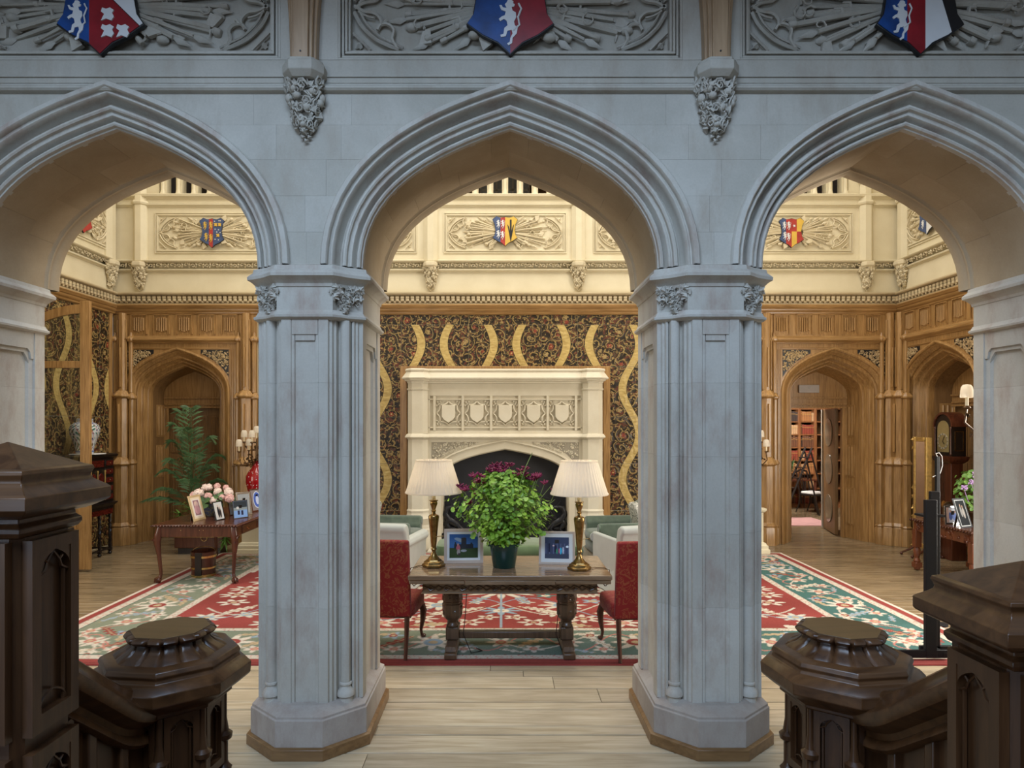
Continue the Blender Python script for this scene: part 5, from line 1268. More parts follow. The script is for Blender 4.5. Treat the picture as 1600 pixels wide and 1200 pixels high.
# ================================================================ RED CHAIRS
def red_chair(label, loc, rz):
    t = thing('dining_chair', label, 'chair', loc, rz, 'red damask chairs at the oak table')
    # faces +y; origin at the floor between the back legs
    g = G(); prof = [(.02, .36), (-.02, .60), (-.05, .85), (-.085, 1.06), (-.075, 1.085), (-.03, 1.085), (-.01, 1.06), (.02, .85), (.045, .60), (.07, .40)]
    g.prism([(y, z) for y, z in prof], -.27, .27, 'yz'); g.build('backrest', DAMASK, t, 40, .018, seg=3)
    G().rbox((0, .32, .42), (.58, .56, .15), .28, 12, 8).build('seat', DAMASK, t, 60)
    g = G(); g.box(-.26, .26, .06, .58, .345, .37); g.build('seat_rail', MAHOG, t, 25, .004)
    for s_ in (-1, 1):
        G().tube([(s_*.235, .03, .37), (s_*.235, .01, .2), (s_*.24, -.05, 0)], [.026, .022, .017], 6).build('leg', MAHOG, t, 40)
        g = G(); g.tube([(s_*.245, .56, .35), (s_*.262, .585, .28), (s_*.258, .575, .18), (s_*.245, .555, .09), (s_*.25, .575, .03), (s_*.255, .60, .015)], [.036, .036, .026, .016, .015, .02], 8); g.ball((s_*.256, .605, .018), (.03, .03, .018), 8, 5)
        g.build('leg', MAHOG, t, 45)
    return t
red_chair('red damask dining chair by the left end of the oak table', (-1.16, 5.97, RZ), -.10)
red_chair('red damask dining chair by the right end of the oak table', (1.235, 5.90, RZ), .10)
# ================================================================ SEATING BY THE FIRE
def arm_chair(name, label, loc, rz, mat, group, fringe, tuft=False, W=.92):
    """faces +y, origin on the floor at the middle of the chair"""
    t = thing(name, label, 'armchair', loc, rz, group)
    G().rbox((0, .08, .33), (W-.26, .78, .28), .25, 12, 8).build('seat_base', mat, t, 60)
    G().rbox((0, .12, .45), (W-.28, .74, .15), .35, 12, 8).build('seat_cushion', mat, t, 60)
    g = G(); prof = [(-.36, .12), (-.40, .5), (-.45, .80), (-.50, .86), (-.49, .93), (-.42, .95), (-.34, .90), (-.27, .60), (-.24, .42), (-.24, .12)]
    if not fringe: prof = [(a, b*.93) for a, b in prof]
    g.prism(prof, -W/2+(.08 if fringe else .0), W/2-(.08 if fringe else .0), 'yz'); g.build('backrest', mat, t, 50, .03, seg=3)
    for s_ in (-1, 1):
        g = G(); x = s_*(W/2-.09)
        g.prism([(x-.065, .12), (x+.065, .12), (x+.075, .56), (x+s_*.04+.08, .60), (x+s_*.04+.05, .68), (x+s_*.04-.03, .69), (x-.07, .60)], -.40, .42, 'xz')
        g.build('arm', mat, t, 50, .028, seg=3)
        o = G().lathe([(.02, .422), (.06, .424), (.065, .40)], 14, frame((x+s_*.04, 0, .61), rx=-PI/2)).build('arm_scroll', mat, t, 40)
    if fringe:
        g = G(); n = 150; P = []
        per = [(-W/2, -.40), (-W/2, .44), (W/2, .44), (W/2, -.40), (-W/2, -.40)]
        for (ax, ay), (bx, by) in zip(per[:-1], per[1:]):
            m = int(math.hypot(bx-ax, by-ay)/.018)
            for i in range(m): P.append((ax+(bx-ax)*i/m, ay+(by-ay)*i/m))
        for x, y in P: g.tube([(x, y, .20), (x*1.01+rnd(-.004, .004), y*1.01, .02)], [.007, .008], 4)
        g.build('fringe', FRINGE, t, 0, kind='stuff')
        G().box(-W/2+.01, W/2-.01, -.39, .43, .15, .22).build('fringe_band', mat, t, 25, .01)
    else:
        g = G(); pl = []
        for (ax, ay), (bx, by) in zip([(-W/2, -.44), (W/2, -.44), (W/2, .46), (-W/2, .46)], [(W/2, -.44), (W/2, .46), (-W/2, .46), (-W/2, -.44)]):
            for i in range(12):
                u = i/12; wv = .006*math.sin(u*40); pl.append((ax+(bx-ax)*u+wv, ay+(by-ay)*u+wv))
        stack(g, pl, [(.03, .012), (.0, .20), (-.03, .30)]); g.build('skirt', mat, t, 50)
    return t
arm_chair('loose_cover_armchair', 'white loose-covered armchair seen from behind, left of the oak table', (-1.63, 8.70, RZ), -.20, LOOSE, 'white armchairs', False, W=.95)
arm_chair('loose_cover_armchair', 'white loose-covered armchair mostly hidden by the right red chair', (1.72, 8.55, RZ), .30, LOOSE, 'white armchairs', False, W=.95)
arm_chair('fringed_armchair', 'green corded armchair with a fringe, right of the hearth', (1.72, 9.92, RZ), PI/2-.25+.35, GREENVEL, 'green fringed armchairs', True)
arm_chair('fringed_armchair', 'green corded armchair with a fringe, left of the hearth', (-1.78, 9.95, RZ), -PI/2-.10, GREENVEL, 'green fringed armchairs', True)
def print_mat():
    m, t, b = newmat('printed_cushion', .85); v = t.noise(t.coords(), 14, 2, dist=1.5)
    t.put(b.inputs['Base Color'], t.ramp(v, [(.46, (.62, .60, .54)), (.50, (.10, .12, .10)), (.56, (.12, .14, .11)), (.60, (.62, .60, .54))])); return m
PRN = print_mat()
def cushion(label, loc, rx, rz):
    t = thing('cushion', label, 'cushion', loc, rz, 'black and white cushions')
    o = G().rbox((0, 0, 0), (.42, .14, .42), .42, 12, 8).build('cover', PRN, t, 60); o.rotation_euler.x = rx
cushion('white cushion with a dark leaf print on the right green armchair', (2.0, 9.90, .75), -.25, PI/2+.1)
cushion('white cushion with a dark leaf print behind the left white armchair', (-2.02, 9.92, .77), -.25, -PI/2-.1)
st_ = thing('hearth_stool', 'long green upholstered hearth stool behind the pot plant', 'stool', (.05, 9.35, RZ))
G().rbox((0, 0, .36), (2.1, .74, .20), .3, 16, 8).build('seat', GREENSEAT, st_, 60)
G().box(-1.0, 1.0, -.33, .33, .20, .27).build('rail', MAHOG, st_, 25, .01)
for sx in (-.92, .92):
    for sy in (-.27, .27): G().lathe([(.02, 0), (.03, .03), (.02, .08), (.035, .15), (.035, .2)], 8, frame((sx, sy, 0))).build('leg', MAHOG, st_, 40)
# ================================================================ LEFT GROUP
sd = thing('side_table', 'dark carved mahogany table with ball-and-claw feet, left of the left pier', 'table', (-4.15, 9.62, RZ))
SH = .79
G().box(-.56, .56, -.92, .92, SH-.03, SH).build('tabletop', MAHOG, sd, 25, .008)
g = G()
for (ax, ay), (bx, by) in (((-.57, -.93), (.57, -.93)), ((.57, -.93), (.57, .93)), ((-.57, -.93), (-.57, .93))):
    m = int(math.hypot(bx-ax, by-ay)/.04)
    for i in range(m): g.ball((ax+(bx-ax)*i/m, ay+(by-ay)*i/m, SH-.018), (.016, .016, .013), 5, 4)
g.build('gadrooned_edge', MAHOG, sd, 50, kind='stuff')
g = G(); g.box(-.53, .53, -.89, -.86, SH-.17, SH-.03).box(-.53, .53, .86, .89, SH-.17, SH-.03).box(-.53, -.50, -.86, .86, SH-.17, SH-.03).box(.50, .53, -.86, .86, SH-.17, SH-.03); g.build('apron', MAHOG, sd, 25, .004)
for y in (-.45, .1):
    G().box(.53, .538, y-.22, y+.22, SH-.155, SH-.05).build('drawer', MAHOG, sd, 25, .003)
    g = G(); g.tube([(.545, y-.09+.03*0, SH-.09), (.56, y-.06, SH-.115), (.56, y-.02, SH-.115), (.545, y+.01, SH-.09)], .004, 5); g.build('drawer_handle', BRASS_LT, sd, 40)
for sx in (-.2, .05, .10): G().ball((sx, -.892, SH-.08), .006, 6, 4).build('keyhole_stud', BRASS_LT, sd, 40)
for sx in (-1, 1):
    for sy in (-1, 1):
        g = G(); d = Vector((sx, sy, 0))*.7071
        P = [(0, SH-.03, .05), (.03, SH-.15, .055), (.045, SH-.24, .045), (.02, SH-.42, .028), (-.005, .12, .022), (.01, .07, .028)]
        g.tube([(sx*.49+d.x*o_, sy*.85+d.y*o_, z) for o_, z, r in P], [r for o_, z, r in P], 8)
        g.ball((sx*.49+d.x*.03, sy*.85+d.y*.03, .04), (.045, .045, .04), 8, 6)
        for k_ in (-.6, 0, .6):
            a = math.atan2(sy, sx)+k_; g.tube([(sx*.49, sy*.85, .085), (sx*.49+d.x*.03+.04*math.cos(a), sy*.85+d.y*.03+.04*math.sin(a), .06), (sx*.49+d.x*.03+.05*math.cos(a), sy*.85+d.y*.03+.05*math.sin(a), .01)], [.014, .013, .007], 5)
        for k_ in range(8): g.leaf((sx*.49+d.x*.08+rnd(-.03, .03), sy*.85+d.y*.06+rnd(-.03, .03), SH-.20+rnd(-.05, .04)), .03, reul(1), 5, .5)
        g.build('leg', MAHOG, sd, 45)
ST = SH+RZ
portrait = mixc((al, (.75, .62, .45)), (rc(.12, .88, .10, .90), (.78, .70, .66)), (rc(.2, .8, .14, .86), (.30, .16, .18)), (el(.5, .66, .22, .16), (.62, .42, .40)), (el(.5, .4, .28, .2), (.55, .30, .33)), (el(.45, .72, .07, .07), (.7, .5, .4)))
couple = mixc((al, (.62, .60, .58)), (rc(.25, .75, 0, .75), (.5, .46, .42)), (el(.42, .42, .14, .36), (.015, .015, .02)), (el(.68, .34, .13, .3), (.04, .03, .03)), (el(.42, .82, .06, .06), (.5, .32, .25)), (el(.66, .68, .06, .06), (.5, .32, .25)))
blue_ = mixc((al, (.22, .38, .72)), (rc(0, 1, .62, 1), (.03, .04, .05)), (rc(.0, 1, .45, .62), (.25, .3, .32)), (el(.3, .6, .1, .08), (.6, .6, .6)), (rc(.28, .44, .18, .44), (.02, .02, .06)), (rc(.54, .7, .15, .42), (.02, .02, .06)))
grey_ = mixc((al, (.35, .37, .38)), (el(.5, .5, .3, .3), (.5, .45, .4)))
plaque = mixc((al, (.26, .22, .22)), (el(.5, .52, .36, .42), (.60, .66, .80)), (el(.5, .52, .31, .37), (.08, .14, .50)), (el(.52, .5, .14, .22), (.55, .62, .85)))
gp = 'photographs on the left mahogany table'
photo_frame('photo_frame', 'tall pale gold framed portrait photograph at the front left of the mahogany table', (-4.27, 9.12, ST), 1.42, .27, .36, .03, GOLDFR, portrait, 0, -.28, gp)
photo_frame('photo_frame', 'small dark framed photograph of a couple, in front of the pink peonies', (-3.98, 9.12, ST), 1.30, .19, .27, .016, EBONY, couple, .01, -.26, gp)
photo_frame('photo_frame', 'black framed bright blue photograph on the mahogany table', (-3.77, 9.30, ST), .95, .235, .255, .012, EBONY, blue_, 0, -.14, gp)
photo_frame('photo_frame', 'silver photo frame standing behind the black framed blue photograph', (-3.84, 9.62, ST), 1.0, .25, .34, .03, SILVER, grey_, 0, -.16, gp)
photo_frame('photo_frame', 'brown frame with an oval blue and white plaque beside the left pier', (-3.80, 10.05, ST), 1.1, .25, .35, .02, MAHOG, plaque, 0, -.2, gp)
photo_frame('photo_frame', 'small brown frame turned sideways beside the peonies', (-4.0, 9.62, ST), 1.1, .16, .20, .014, MAHOG, grey_, 0, -.2, gp)
# peonies
pb = thing('peony_bowl', 'bowl of pink and cream peonies on the mahogany table', 'flowers', (-4.30, 9.55, ST))
def porc(name, seedx):
    m, t, b = newmat(name, .12); v = t.noise(t.coords(), 16, 3, dist=1.2)
    t.put(b.inputs['Base Color'], t.ramp(v, [(.42, (.05, .06, .10)), (.5, (.10, .12, .14)), (.55, (.22, .17, .06)), (.6, (.04, .05, .08))])); return m
G().lathe([(.07, 0), (.08, .01), (.11, .05), (.15, .13), (.155, .19), (.16, .20), (.15, .20), (.14, .15)], 20, caps=False).build('bowl', porc('dark_patterned_china', 0), pb, 40)
random.seed(5); g = G()
for i in range(130):
    a = rnd(0, 6.28); r = rnd(.08, .34); blade(g, Vector((r*math.cos(a), r*.7*math.sin(a), rnd(.16, .34))), rnd(.04, .09), Vector((math.cos(a), math.sin(a)-.5, rnd(.2, 1))), 0)
g.build('foliage', leafmat('rose_leaf', (.04, .10, .03), (.10, .19, .05)), pb, 0, kind='stuff')
def peony(mat, R, parent, name='peony'):
    g = G(); g.ball((0, 0, 0), (R*.75, R*.75, R*.65), 10, 7)
    for i in range(26):
        a = rnd(0, 6.28); e = rnd(-.6, 1.4); n = Vector((math.cos(a)*math.cos(e), math.sin(a)*math.cos(e), math.sin(e))); g.leaf(tuple(n*R*.66), R*.42, n.to_track_quat('Z', 'Y').to_matrix() @ reul(.35), 3, .35, 8)
    return g.build(name, mat, parent, 50)
pk = [peony(PINK, .075, pb), peony(PALEPINK, .085, pb)]
pos = [(-.24, -.06, .30), (-.14, -.12, .33), (.02, -.16, .30), (.13, -.10, .36), (.20, -.13, .28), (-.04, -.02, .41), (.08, .0, .43), (.27, -.06, .35), (.30, -.1, .26), (-.12, .05, .40), (.18, .06, .40), (.10, -.18, .24)]
for i, p in enumerate(pos):
    o = pk[i % 2] if i < 2 else pk[i % 2].copy()
    if i >= 2: COL.objects.link(o); o.parent = pb
    o.location = p; o.rotation_euler = (rnd(-.4, .4), rnd(-.4, .4), rnd(0, 6)); s_ = rnd(.75, 1.15); o.scale = (s_,)*3
# bucket
bk = thing('peat_bucket', 'brass-bound dark wooden peat bucket under the mahogany table', 'bucket', (-4.26, 9.20, RZ))
G().lathe([(.155, 0), (.165, .34), (.17, .345), (.165, .35), (.155, .345), (.15, .05), (0, .05)], 28, caps=False).build('body', MAHOG, bk, 40)
for z0, z1 in ((.0, .035), (.11, .135), (.265, .295)):
    G().lathe([(.158+.03*z0, z0), (.162+.03*z0, z0), (.162+.03*z1, z1), (.158+.03*z1, z1)], 28, caps=False).build('brass_band', BRASS_LT, bk, 40)
G().box(-.045, .045, -.172, -.155, .03, .345).build('front_slot', EBONY, bk, 25, .002)
G().tube([(.165*math.cos(a), .02, .33+.075*math.sin(a)) for a in [PI*i/12 for i in range(13)]], .006, 5).build('handle', BRASS, bk, 40)
# planter and low leafy plant
pl_ = thing('leafy_planter', 'mahogany planter with brass rim and strappy green plant before the left oak arch', 'plant', (-5.05, 10.90, 0))
G().box(-.40, .40, -.16, .16, .10, .34).build('planter_box', MAHOG, pl_, 25, .01)
G().box(-.41, .41, -.17, .17, .28, .305).build('brass_rim', BRASS_LT, pl_, 25, .003); G().box(-.35, .35, -.13, .13, .0, .10).build('plinth', EBONY, pl_, 25)
G().tube([(.10+.05*math.cos(a), -.175, .27+.05*math.sin(a)) for a in [2*PI*i/14 for i in range(15)]], .005, 5).build('ring_handle', BRASS_LT, pl_, 40)
def strap(g, base, a, L, h, w, droop):
    pts = []
    for i in range(7):
        t = i/6; pts.append(Vector((base[0]+math.cos(a)*L*t, base[1]+math.sin(a)*L*t, base[2]+h*math.sin(t*PI*droop)/max(.3, math.sin(PI*min(.5, droop))))))
    s = Vector((-math.sin(a), math.cos(a), 0)); v = []
    for i, p in enumerate(pts):
        ww = w*math.sin(min(1, .25+i/6)*PI*.98)*.5+.001; v += [tuple(p-s*ww), tuple(p+Vector((0, 0, -.25*ww))), tuple(p+s*ww)]
    g.add(v, [(3*i+j, 3*i+j+1, 3*i+4+j, 3*i+3+j) for i in range(6) for j in (0, 1)])
random.seed(9)
for cx in (-.42, -.2, .05, .30):
    for _ in range(2):
        g = G(); bx, by = cx+rnd(-.1, .1), rnd(-.08, .05)
        top = (bx+rnd(-.12, .12), by-rnd(0, .1), rnd(.42, .80) if cx < .2 else rnd(.3, .5))
        g.tube([(bx, by, .3), top], .008, 5)
        for i in range(14): strap(g, top, rnd(0, 6.28), rnd(.16, .30), rnd(-.05, .10), .026, rnd(.55, .95))
        g.build('leafy_shoot', SPIDER, pl_, 0)
g = G()
for i in range(12): strap(g, (.42, -.1, .28), rnd(-2.2, -.3), rnd(.1, .22), rnd(-.25, -.05), .03, .5)
g.build('leafy_shoot', SPIDER, pl_, 0)
# palm
pm = thing('potted_palm', 'tall dark green palm standing in front of the left oak doorway', 'plant', (-5.50, 11.45, 0))
G().lathe([(.15, 0), (.20, .35), (.22, .36), (.22, .40), (.19, .40), (.0, .37)], 20, caps=False).build('pot', EBONY, pm, 40)
def frond(parent, a, L, rise, out, seed, z0=.9):
    random.seed(seed); g = G(); pts = []
    for i in range(12):
        t = i/11; r = out*(t**1.15); pts.append(Vector((r*math.cos(a), r*math.sin(a), z0+rise*math.sin(t*PI*.62)*1.0-.10*t*t*t)))
    g.tube([(0, 0, .38), tuple(pts[0]*.5+Vector((0, 0, .25)))]+[tuple(p) for p in pts], [.012, .010]+[.007*(1-.7*i/11) for i in range(12)], 5)
    for i in range(15):
        t = .20+.80*i/14; k_ = min(10, int(t*11)); f_ = t*11-k_; p = pts[k_].lerp(pts[k_+1], f_); tan_ = (pts[k_+1]-pts[k_]).normalized()
        side = tan_.cross(Vector((0, 0, 1))).normalized(); ll = .23*math.sin(PI*min(1, .18+t*.82))**.7+.03
        for s_ in (-1, 1):
            d = (side*s_*.75+tan_*.75+Vector((0, 0, -.16+.1*math.sin(i*2)))).normalized(); n = side.cross(tan_).normalized(); w = .0055
            q_ = p+d*ll*.5+Vector((0, 0, .01)); e = p+d*ll+Vector((0, 0, -.05*ll/.26)); wv = tan_*w
            g.add([tuple(p), tuple(q_-wv), tuple(e), tuple(q_+wv)], [(0, 1, 2), (0, 2, 3)])
    return g.build('frond', PALM, parent, 0)
random.seed(17); FR = []
for i in range(17):
    a = PI+.2+i*2.4 % (PI*1.25) if i < 13 else rnd(0, 6.28)
    lv = i/16; FR.append((a, .30+1.05*lv*rnd(.85, 1.1), (.78-.50*lv)*rnd(.85, 1.1), .62+.45*lv))
for i, (a, rise, out, z0) in enumerate(FR): frond(pm, a, 1, rise, out, 100+i, z0)
# cabinet
cb = thing('cabinet_on_stand', 'ebony and tortoiseshell cabinet on twisted legs against the left wall', 'cabinet', (-6.72, 10.36, 0), PI/2)
# local: x along the wall (+ = away from the camera), -y = towards the room
G().box(-.47, .47, -.22, .24, .86, 1.60).build('carcase', EBONY, cb, 25, .004)
stack(G(), [(-.47, -.22), (.47, -.22), (.47, .24), (-.47, .24)], [(.0, 1.58), (.02, 1.60), (.045, 1.62), (.05, 1.645), (.03, 1.665)]).build('cornice', EBONY, cb, 25)
stack(G(), [(-.47, -.22), (.47, -.22), (.47, .24), (-.47, .24)], [(.0, .76), (.0, .80), (.03, .83), (.045, .85), (.045, .865), (.0, .88)]).build('waist_moulding', EBONY, cb, 25)
G().box(-.46, .46, -.215, .235, .67, .76).build('stand_frieze', TORTOISE, cb, 25, .004)
for cx_ in (-.33, .33):
    for k_ in range(5):
        z = .90+k_*.137
        d_ = G().box(cx_-.115, cx_+.115, -.236, -.22, z, z+.12).build('drawer', EBONY, cb, 25, .003)
        G().box(cx_-.09, cx_+.09, -.243, -.236, z+.02, z+.10).build('drawer_inlay', TORTOISE, d_, 25, .004)
        G().ball((cx_, -.25, z+.06), .008, 6, 4).build('knob', BRASS_LT, d_, 40)
G().box(-.19, .19, -.24, -.22, .90, 1.42).build('door', EBONY, cb, 25, .003)
for x in (-.095, .095):
    L = [(x+a, 1.28+b) for a, b, _, _ in arch(.065, .08, 6)]; G().prism([(x-.065, .95)]+L+[(x+.065, .95)], -.25, -.24, 'xz').build('arched_inlay', TORTOISE, cb, 25, .003)
for x in (-.19, 0, .19): G().lathe([(.012, .92), (.016, .94), (.010, .96), (.010, 1.36), (.016, 1.38), (.012, 1.40)], 8, frame((x, -.25, 0))).build('colonnette', GILT, cb, 40)
G().box(-.19, .19, -.236, -.22, 1.45, 1.56).build('top_drawer', TORTOISE, cb, 25, .004)
for x in (-.42, -.14, .14, .42):
    for y in ((-.19, .20) if abs(x) > .3 else (-.19,)):
        g = G(); pts = []
        for i in range(25): a = i*.9; pts.append((x+.010*math.cos(a), y+.010*math.sin(a), .10+.56*i/24))
        g.tube(pts, .018, 6); pts2 = [(x-.010*math.cos(i*.9), y-.010*math.sin(i*.9), .10+.56*i/24) for i in range(25)]; g.tube(pts2, .018, 6)
        g.ball((x, y, .03), (.032, .032, .03), 8, 5); g.box(x-.025, x+.025, y-.025, y+.025, .06, .12); g.build('leg', EBONY, cb, 45)
g = G(); g.box(-.42, .42, -.21, -.17, .09, .115).box(-.43, -.40, -.19, .2, .09, .115).box(.40, .43, -.19, .2, .09, .115); g.build('stretcher', EBONY, cb, 25, .003)
# porcelain jar
jr = thing('porcelain_jar', 'large blue, green and white porcelain jar on the ebony cabinet', 'vase', (-6.665, 10.34, 1.665))
G().box(-.15, .25, -.15, .15, 0, .012).build('mat', WHITE, jr, 0)
JP = [(.115, .012), (.125, .03), (.13, .10), (.16, .20), (.205, .32), (.215, .40), (.195, .46), (.15, .495), (.118, .505), (.112, .53), (.118, .56), (.11, .565)]
def jarpos(U, V):
    z = np.interp(V, np.linspace(0, 1, len(JP)), [p[1] for p in JP]); r = np.interp(V, np.linspace(0, 1, len(JP)), [p[0] for p in JP]); a = U*2*PI
    return np.stack([r*np.cos(a), r*np.sin(a), z], -1)
def jarcol(U, V):
    C = np.empty(U.shape+(3,)); C[:] = (.62, .66, .68); a = U*2*PI
    n1 = np.sin(a*9+3*np.sin(V*19))*np.sin(V*42+2*np.sin(a*5)); n2 = np.sin(a*11+V*22+2*np.sin(a*3))
    C[(n1 > .45)] = (.05, .16, .13); C[(n1 < -.62)] = (.05, .08, .20); C[(n2 > .955)] = (.45, .10, .05)
    b = (V > .62) & (V < .74); C[b] = np.where((np.sin(a*24+V*70) > 0)[..., None], np.array([.10, .16, .38]), np.array([.60, .64, .70]))[b]
    C[(V < .10) | (V > .83)] = (.50, .55, .62); C[((V > .90) & (V < .94)) | ((V > .10) & (V < .13))] = (.10, .16, .36); return C
grid_obj('jar_body', 150, 90, jarpos, jarcol, PAINTED, jr, True)
G().lathe([(.0, .55), (.105, .55), (.108, .563)], 20, caps=False).build('dark_mouth', EBONY, jr, 0)
# glazed door leaf
gd = thing('glazed_door', 'oak framed glazed door leaf with an arched top, standing open on the left', 'door', (-6.98, 9.50, 0))
def dtop(x): return 3.35+.60*math.sin(min(1, max(0, x/.94))*PI/2*.95)**.8 if True else 0
N_ = 14; xs = [.0+.94*i/N_ for i in range(N_+1)]
G().box(.80, .94, -.028, .028, .03, 3.93).build('meeting_stile', OAK, gd, 25, .004)
G().box(.0, .10, -.028, .028, .03, 3.38).build('hinge_stile', OAK, gd, 25, .004)
g = G(); A_ = [(x, 2.99+.90*(1-(1-min(1, (x+.35)/1.27))**2)**.5) for x in [.10+.70*i/12 for i in range(13)]]
G().prism([(x, z-.13) for x, z in A_]+[(x, z) for x, z in A_[::-1]], -.026, .026, 'xz').build('arched_head', OAK, gd, 25)
G().box(.10, .80, -.026, .026, 2.96, 3.06).build('glazing_rail', OAK, gd, 25, .004)
G().box(.10, .80, -.026, .026, 1.05, 1.17).build('lock_rail', OAK, gd, 25, .004)
G().box(.10, .80, -.026, .026, .03, .27).build('bottom_rail', OAK, gd, 25, .004)
G().box(.10, .80, -.008, .008, .27, 1.05).build('carved_panel', OAK, gd, 25)
g = G(); random.seed(3); g.box(.16, .74, -.018, -.008, .33, .345).box(.16, .74, -.018, -.008, .985, 1.0).box(.16, .175, -.018, -.008, .33, 1.0).box(.725, .74, -.018, -.008, .33, 1.0)
for i in range(60): g.leaf((rnd(.24, .68), -.012, rnd(.42, .92)), .032, FACE @ reul(.5), 5, .5)
g.build('panel_carving', OAK, gd, 50)
G().prism([(.10, 1.17), (.80, 1.17), (.80, 2.96), (.10, 2.96)], -.002, .002, 'xz').build('glass_pane', GLASS, gd, 0)
G().prism([(.10, 3.06), (.80, 3.06)]+[(x, z-.12) for x, z in A_[::-1]], -.002, .002, 'xz').build('glass_pane', GLASS, gd, 0)
# ================================================================ CANDELABRA VASES
SRC = [None]
def candelabra(label, loc, rz=0, plinth=.74, src=SRC, pw=.22):
    if src[0]: return dup(src[0], loc, 0, label)
    t = thing('candelabra_vase', label, 'candelabra', loc, rz, 'red candelabra vases on cream pedestals'); src[0] = t
    stack(G(), [(-pw, -pw), (pw, -pw), (pw, pw), (-pw, pw)], [(.04, 0), (.04, .07), (.02, .075), (.02, .13), (.0, .14), (-.01, .17), (-.04, .18), (-.04, plinth-.07), (-.02, plinth-.06), (.0, plinth-.03), (.0, plinth)]).build('pedestal', CREAM, t, 25, .004)
    z = plinth
    G().lathe([(.11, z), (.12, z+.02), (.09, z+.05), (.08, z+.06)], 16).build('vase_foot', GILT, t, 40)
    G().lathe([(.075, z+.06), (.09, z+.10), (.14, z+.26), (.175, z+.42), (.17, z+.52), (.13, z+.60), (.08, z+.65), (.06, z+.70), (.06, z+.74), (.075, z+.77)], 24).build('vase', REDCOAT, t, 50)
    g = G(); random.seed(6)
    for i in range(26):
        a = rnd(-2.6, -.5); zz = z+rnd(.18, .60); r = float(np.interp(zz-z, [.1, .26, .42, .52, .60], [.09, .14, .175, .17, .13])); n = Vector((math.cos(a), math.sin(a), 0)).to_track_quat('Z', 'Y').to_matrix(); g.leaf((r*math.cos(a), r*math.sin(a), zz), .012, n @ reul(.2), 5, .3)
    g.build('white_blossoms', WHITE, t, 40)
    g = G(); z1 = z+.74; ends = []
    for k_ in range(8):
        a = k_*PI/4+.0; R = .30 if k_ % 2 else .21; H = .18 if k_ % 2 else .33
        P = [(0, 0, z1), (R*.35*math.cos(a), R*.35*math.sin(a), z1+.02), (R*.8*math.cos(a), R*.8*math.sin(a), z1-.02), (R*1.05*math.cos(a), R*1.05*math.sin(a), z1+.06), (R*math.cos(a), R*math.sin(a), z1+H)]
        g.tube(P, [.014, .012, .010, .009, .008], 5); e = P[-1]; ends.append(e); g.lathe([(.01, 0), (.03, .01), (.028, .02), (.015, .03)], 8, frame(e))
        for _ in range(7):
            q_ = rnd(.3, 1); g.leaf((R*q_*math.cos(a)+rnd(-.03, .03), R*q_*math.sin(a)+rnd(-.03, .03), z1+rnd(-.05, H*q_)), .028, reul(1.4), 5, .5)
    g.tube([(0, 0, z1), (0, 0, z1+.40)], [.025, .012], 8); ends.append((0, 0, z1+.40))
    for i in range(10): g.leaf((rnd(-.05, .05), rnd(-.05, .05), z1+rnd(0, .38)), .03, reul(1.4), 5, .5)
    g.tube([(-.05, -.1, z1-.02), (-.36, -.14, z1-.05)], .008, 5)
    g.build('bronze_branches', BRONZE, t, 50)
    g = G()
    for i, e in enumerate(ends):
        if i == 0: can = G().lathe([(.013, 0), (.013, .10)], 8).build('candle', WAX, t, 40); o1 = can; o2 = G().lathe([(.046, .07), (.052, .075), (.050, .13), (.044, .165), (.03, .185), (.0, .19)], 14, caps=False).build('candle_shade', SHADE, t, 50)
        else:
            o1 = can.copy(); COL.objects.link(o1); o1.parent = t; o2c = o2.copy(); COL.objects.link(o2c); o2c.parent = t; o2c.location = (e[0], e[1], e[2]+.03); o1.location = (e[0], e[1], e[2]+.02); continue
        o1.location = (e[0], e[1], e[2]+.02); o2.location = (e[0], e[1], e[2]+.03)
    return t
candelabra('candelabra with white shades in a red vase, beside the left pier', (-4.17, 10.95, RZ))
candelabra('candelabra with white shades in a red vase, at the right edge of the right pier', (4.08, 10.95, RZ), .6)
candelabra('candelabra whose cream shade shows beside the pale right edge pier', (4.30, 5.60, 0), .1, 1.36, [None], .14)
# ================================================================ RIGHT GROUP
cl = thing('longcase_clock', 'dark longcase clock with an arched brass dial, in the right oak arch', 'clock', (7.10, 10.42, 0), -PI/2)
G().box(-.21, .21, -.12, .12, 0, .55).build('plinth', MAHOG, cl, 25, .008)
G().box(-.15, .15, -.09, .10, .55, 1.55).build('trunk', MAHOG, cl, 25, .006)
G().lathe([(.062, 0), (.062, .012), (.05, .014)], 18, frame((0, -.09, .86), rx=PI/2)).build('lenticle_ring', BRASS_LT, cl, 40)
G().lathe([(.05, .0), (.05, .006)], 18, frame((0, -.092, .86), rx=PI/2)).build('lenticle_glass', EBONY, cl, 40)
stack(G(), [(-.16, -.10), (.16, -.10), (.16, .10), (-.16, .10)], [(0, 1.52), (.04, 1.56), (.055, 1.60), (.055, 1.63), (.02, 1.64)]).build('hood_moulding', MAHOG, cl, 25)
L = [(.20*math.cos(a), 2.10+.20*math.sin(a)) for a in [PI-PI*i/14 for i in range(15)]]
g = G(); g.prism([(-.20, 1.64)]+L+[(.20, 1.64)], -.11, .11, 'xz').build('hood', EBONY, cl, 25)
g = G(); Lo = [(.225*math.cos(a), 2.10+.235*math.sin(a)) for a in [PI-PI*i/14 for i in range(15)]]; g.prism(Lo+L[::-1], -.13, .12, 'xz'); g.build('hood_arch', MAHOG, cl, 30)
for s_ in (-1, 1): G().lathe([(.014, 1.66), (.018, 1.68), (.012, 1.70), (.012, 2.06), (.018, 2.08), (.014, 2.10)], 8, frame((s_*.185, -.122, 0))).build('hood_column', MAHOG, cl, 40)
Ld = [(.135*math.cos(a), 2.06+.14*math.sin(a)) for a in [PI-PI*i/12 for i in range(13)]]
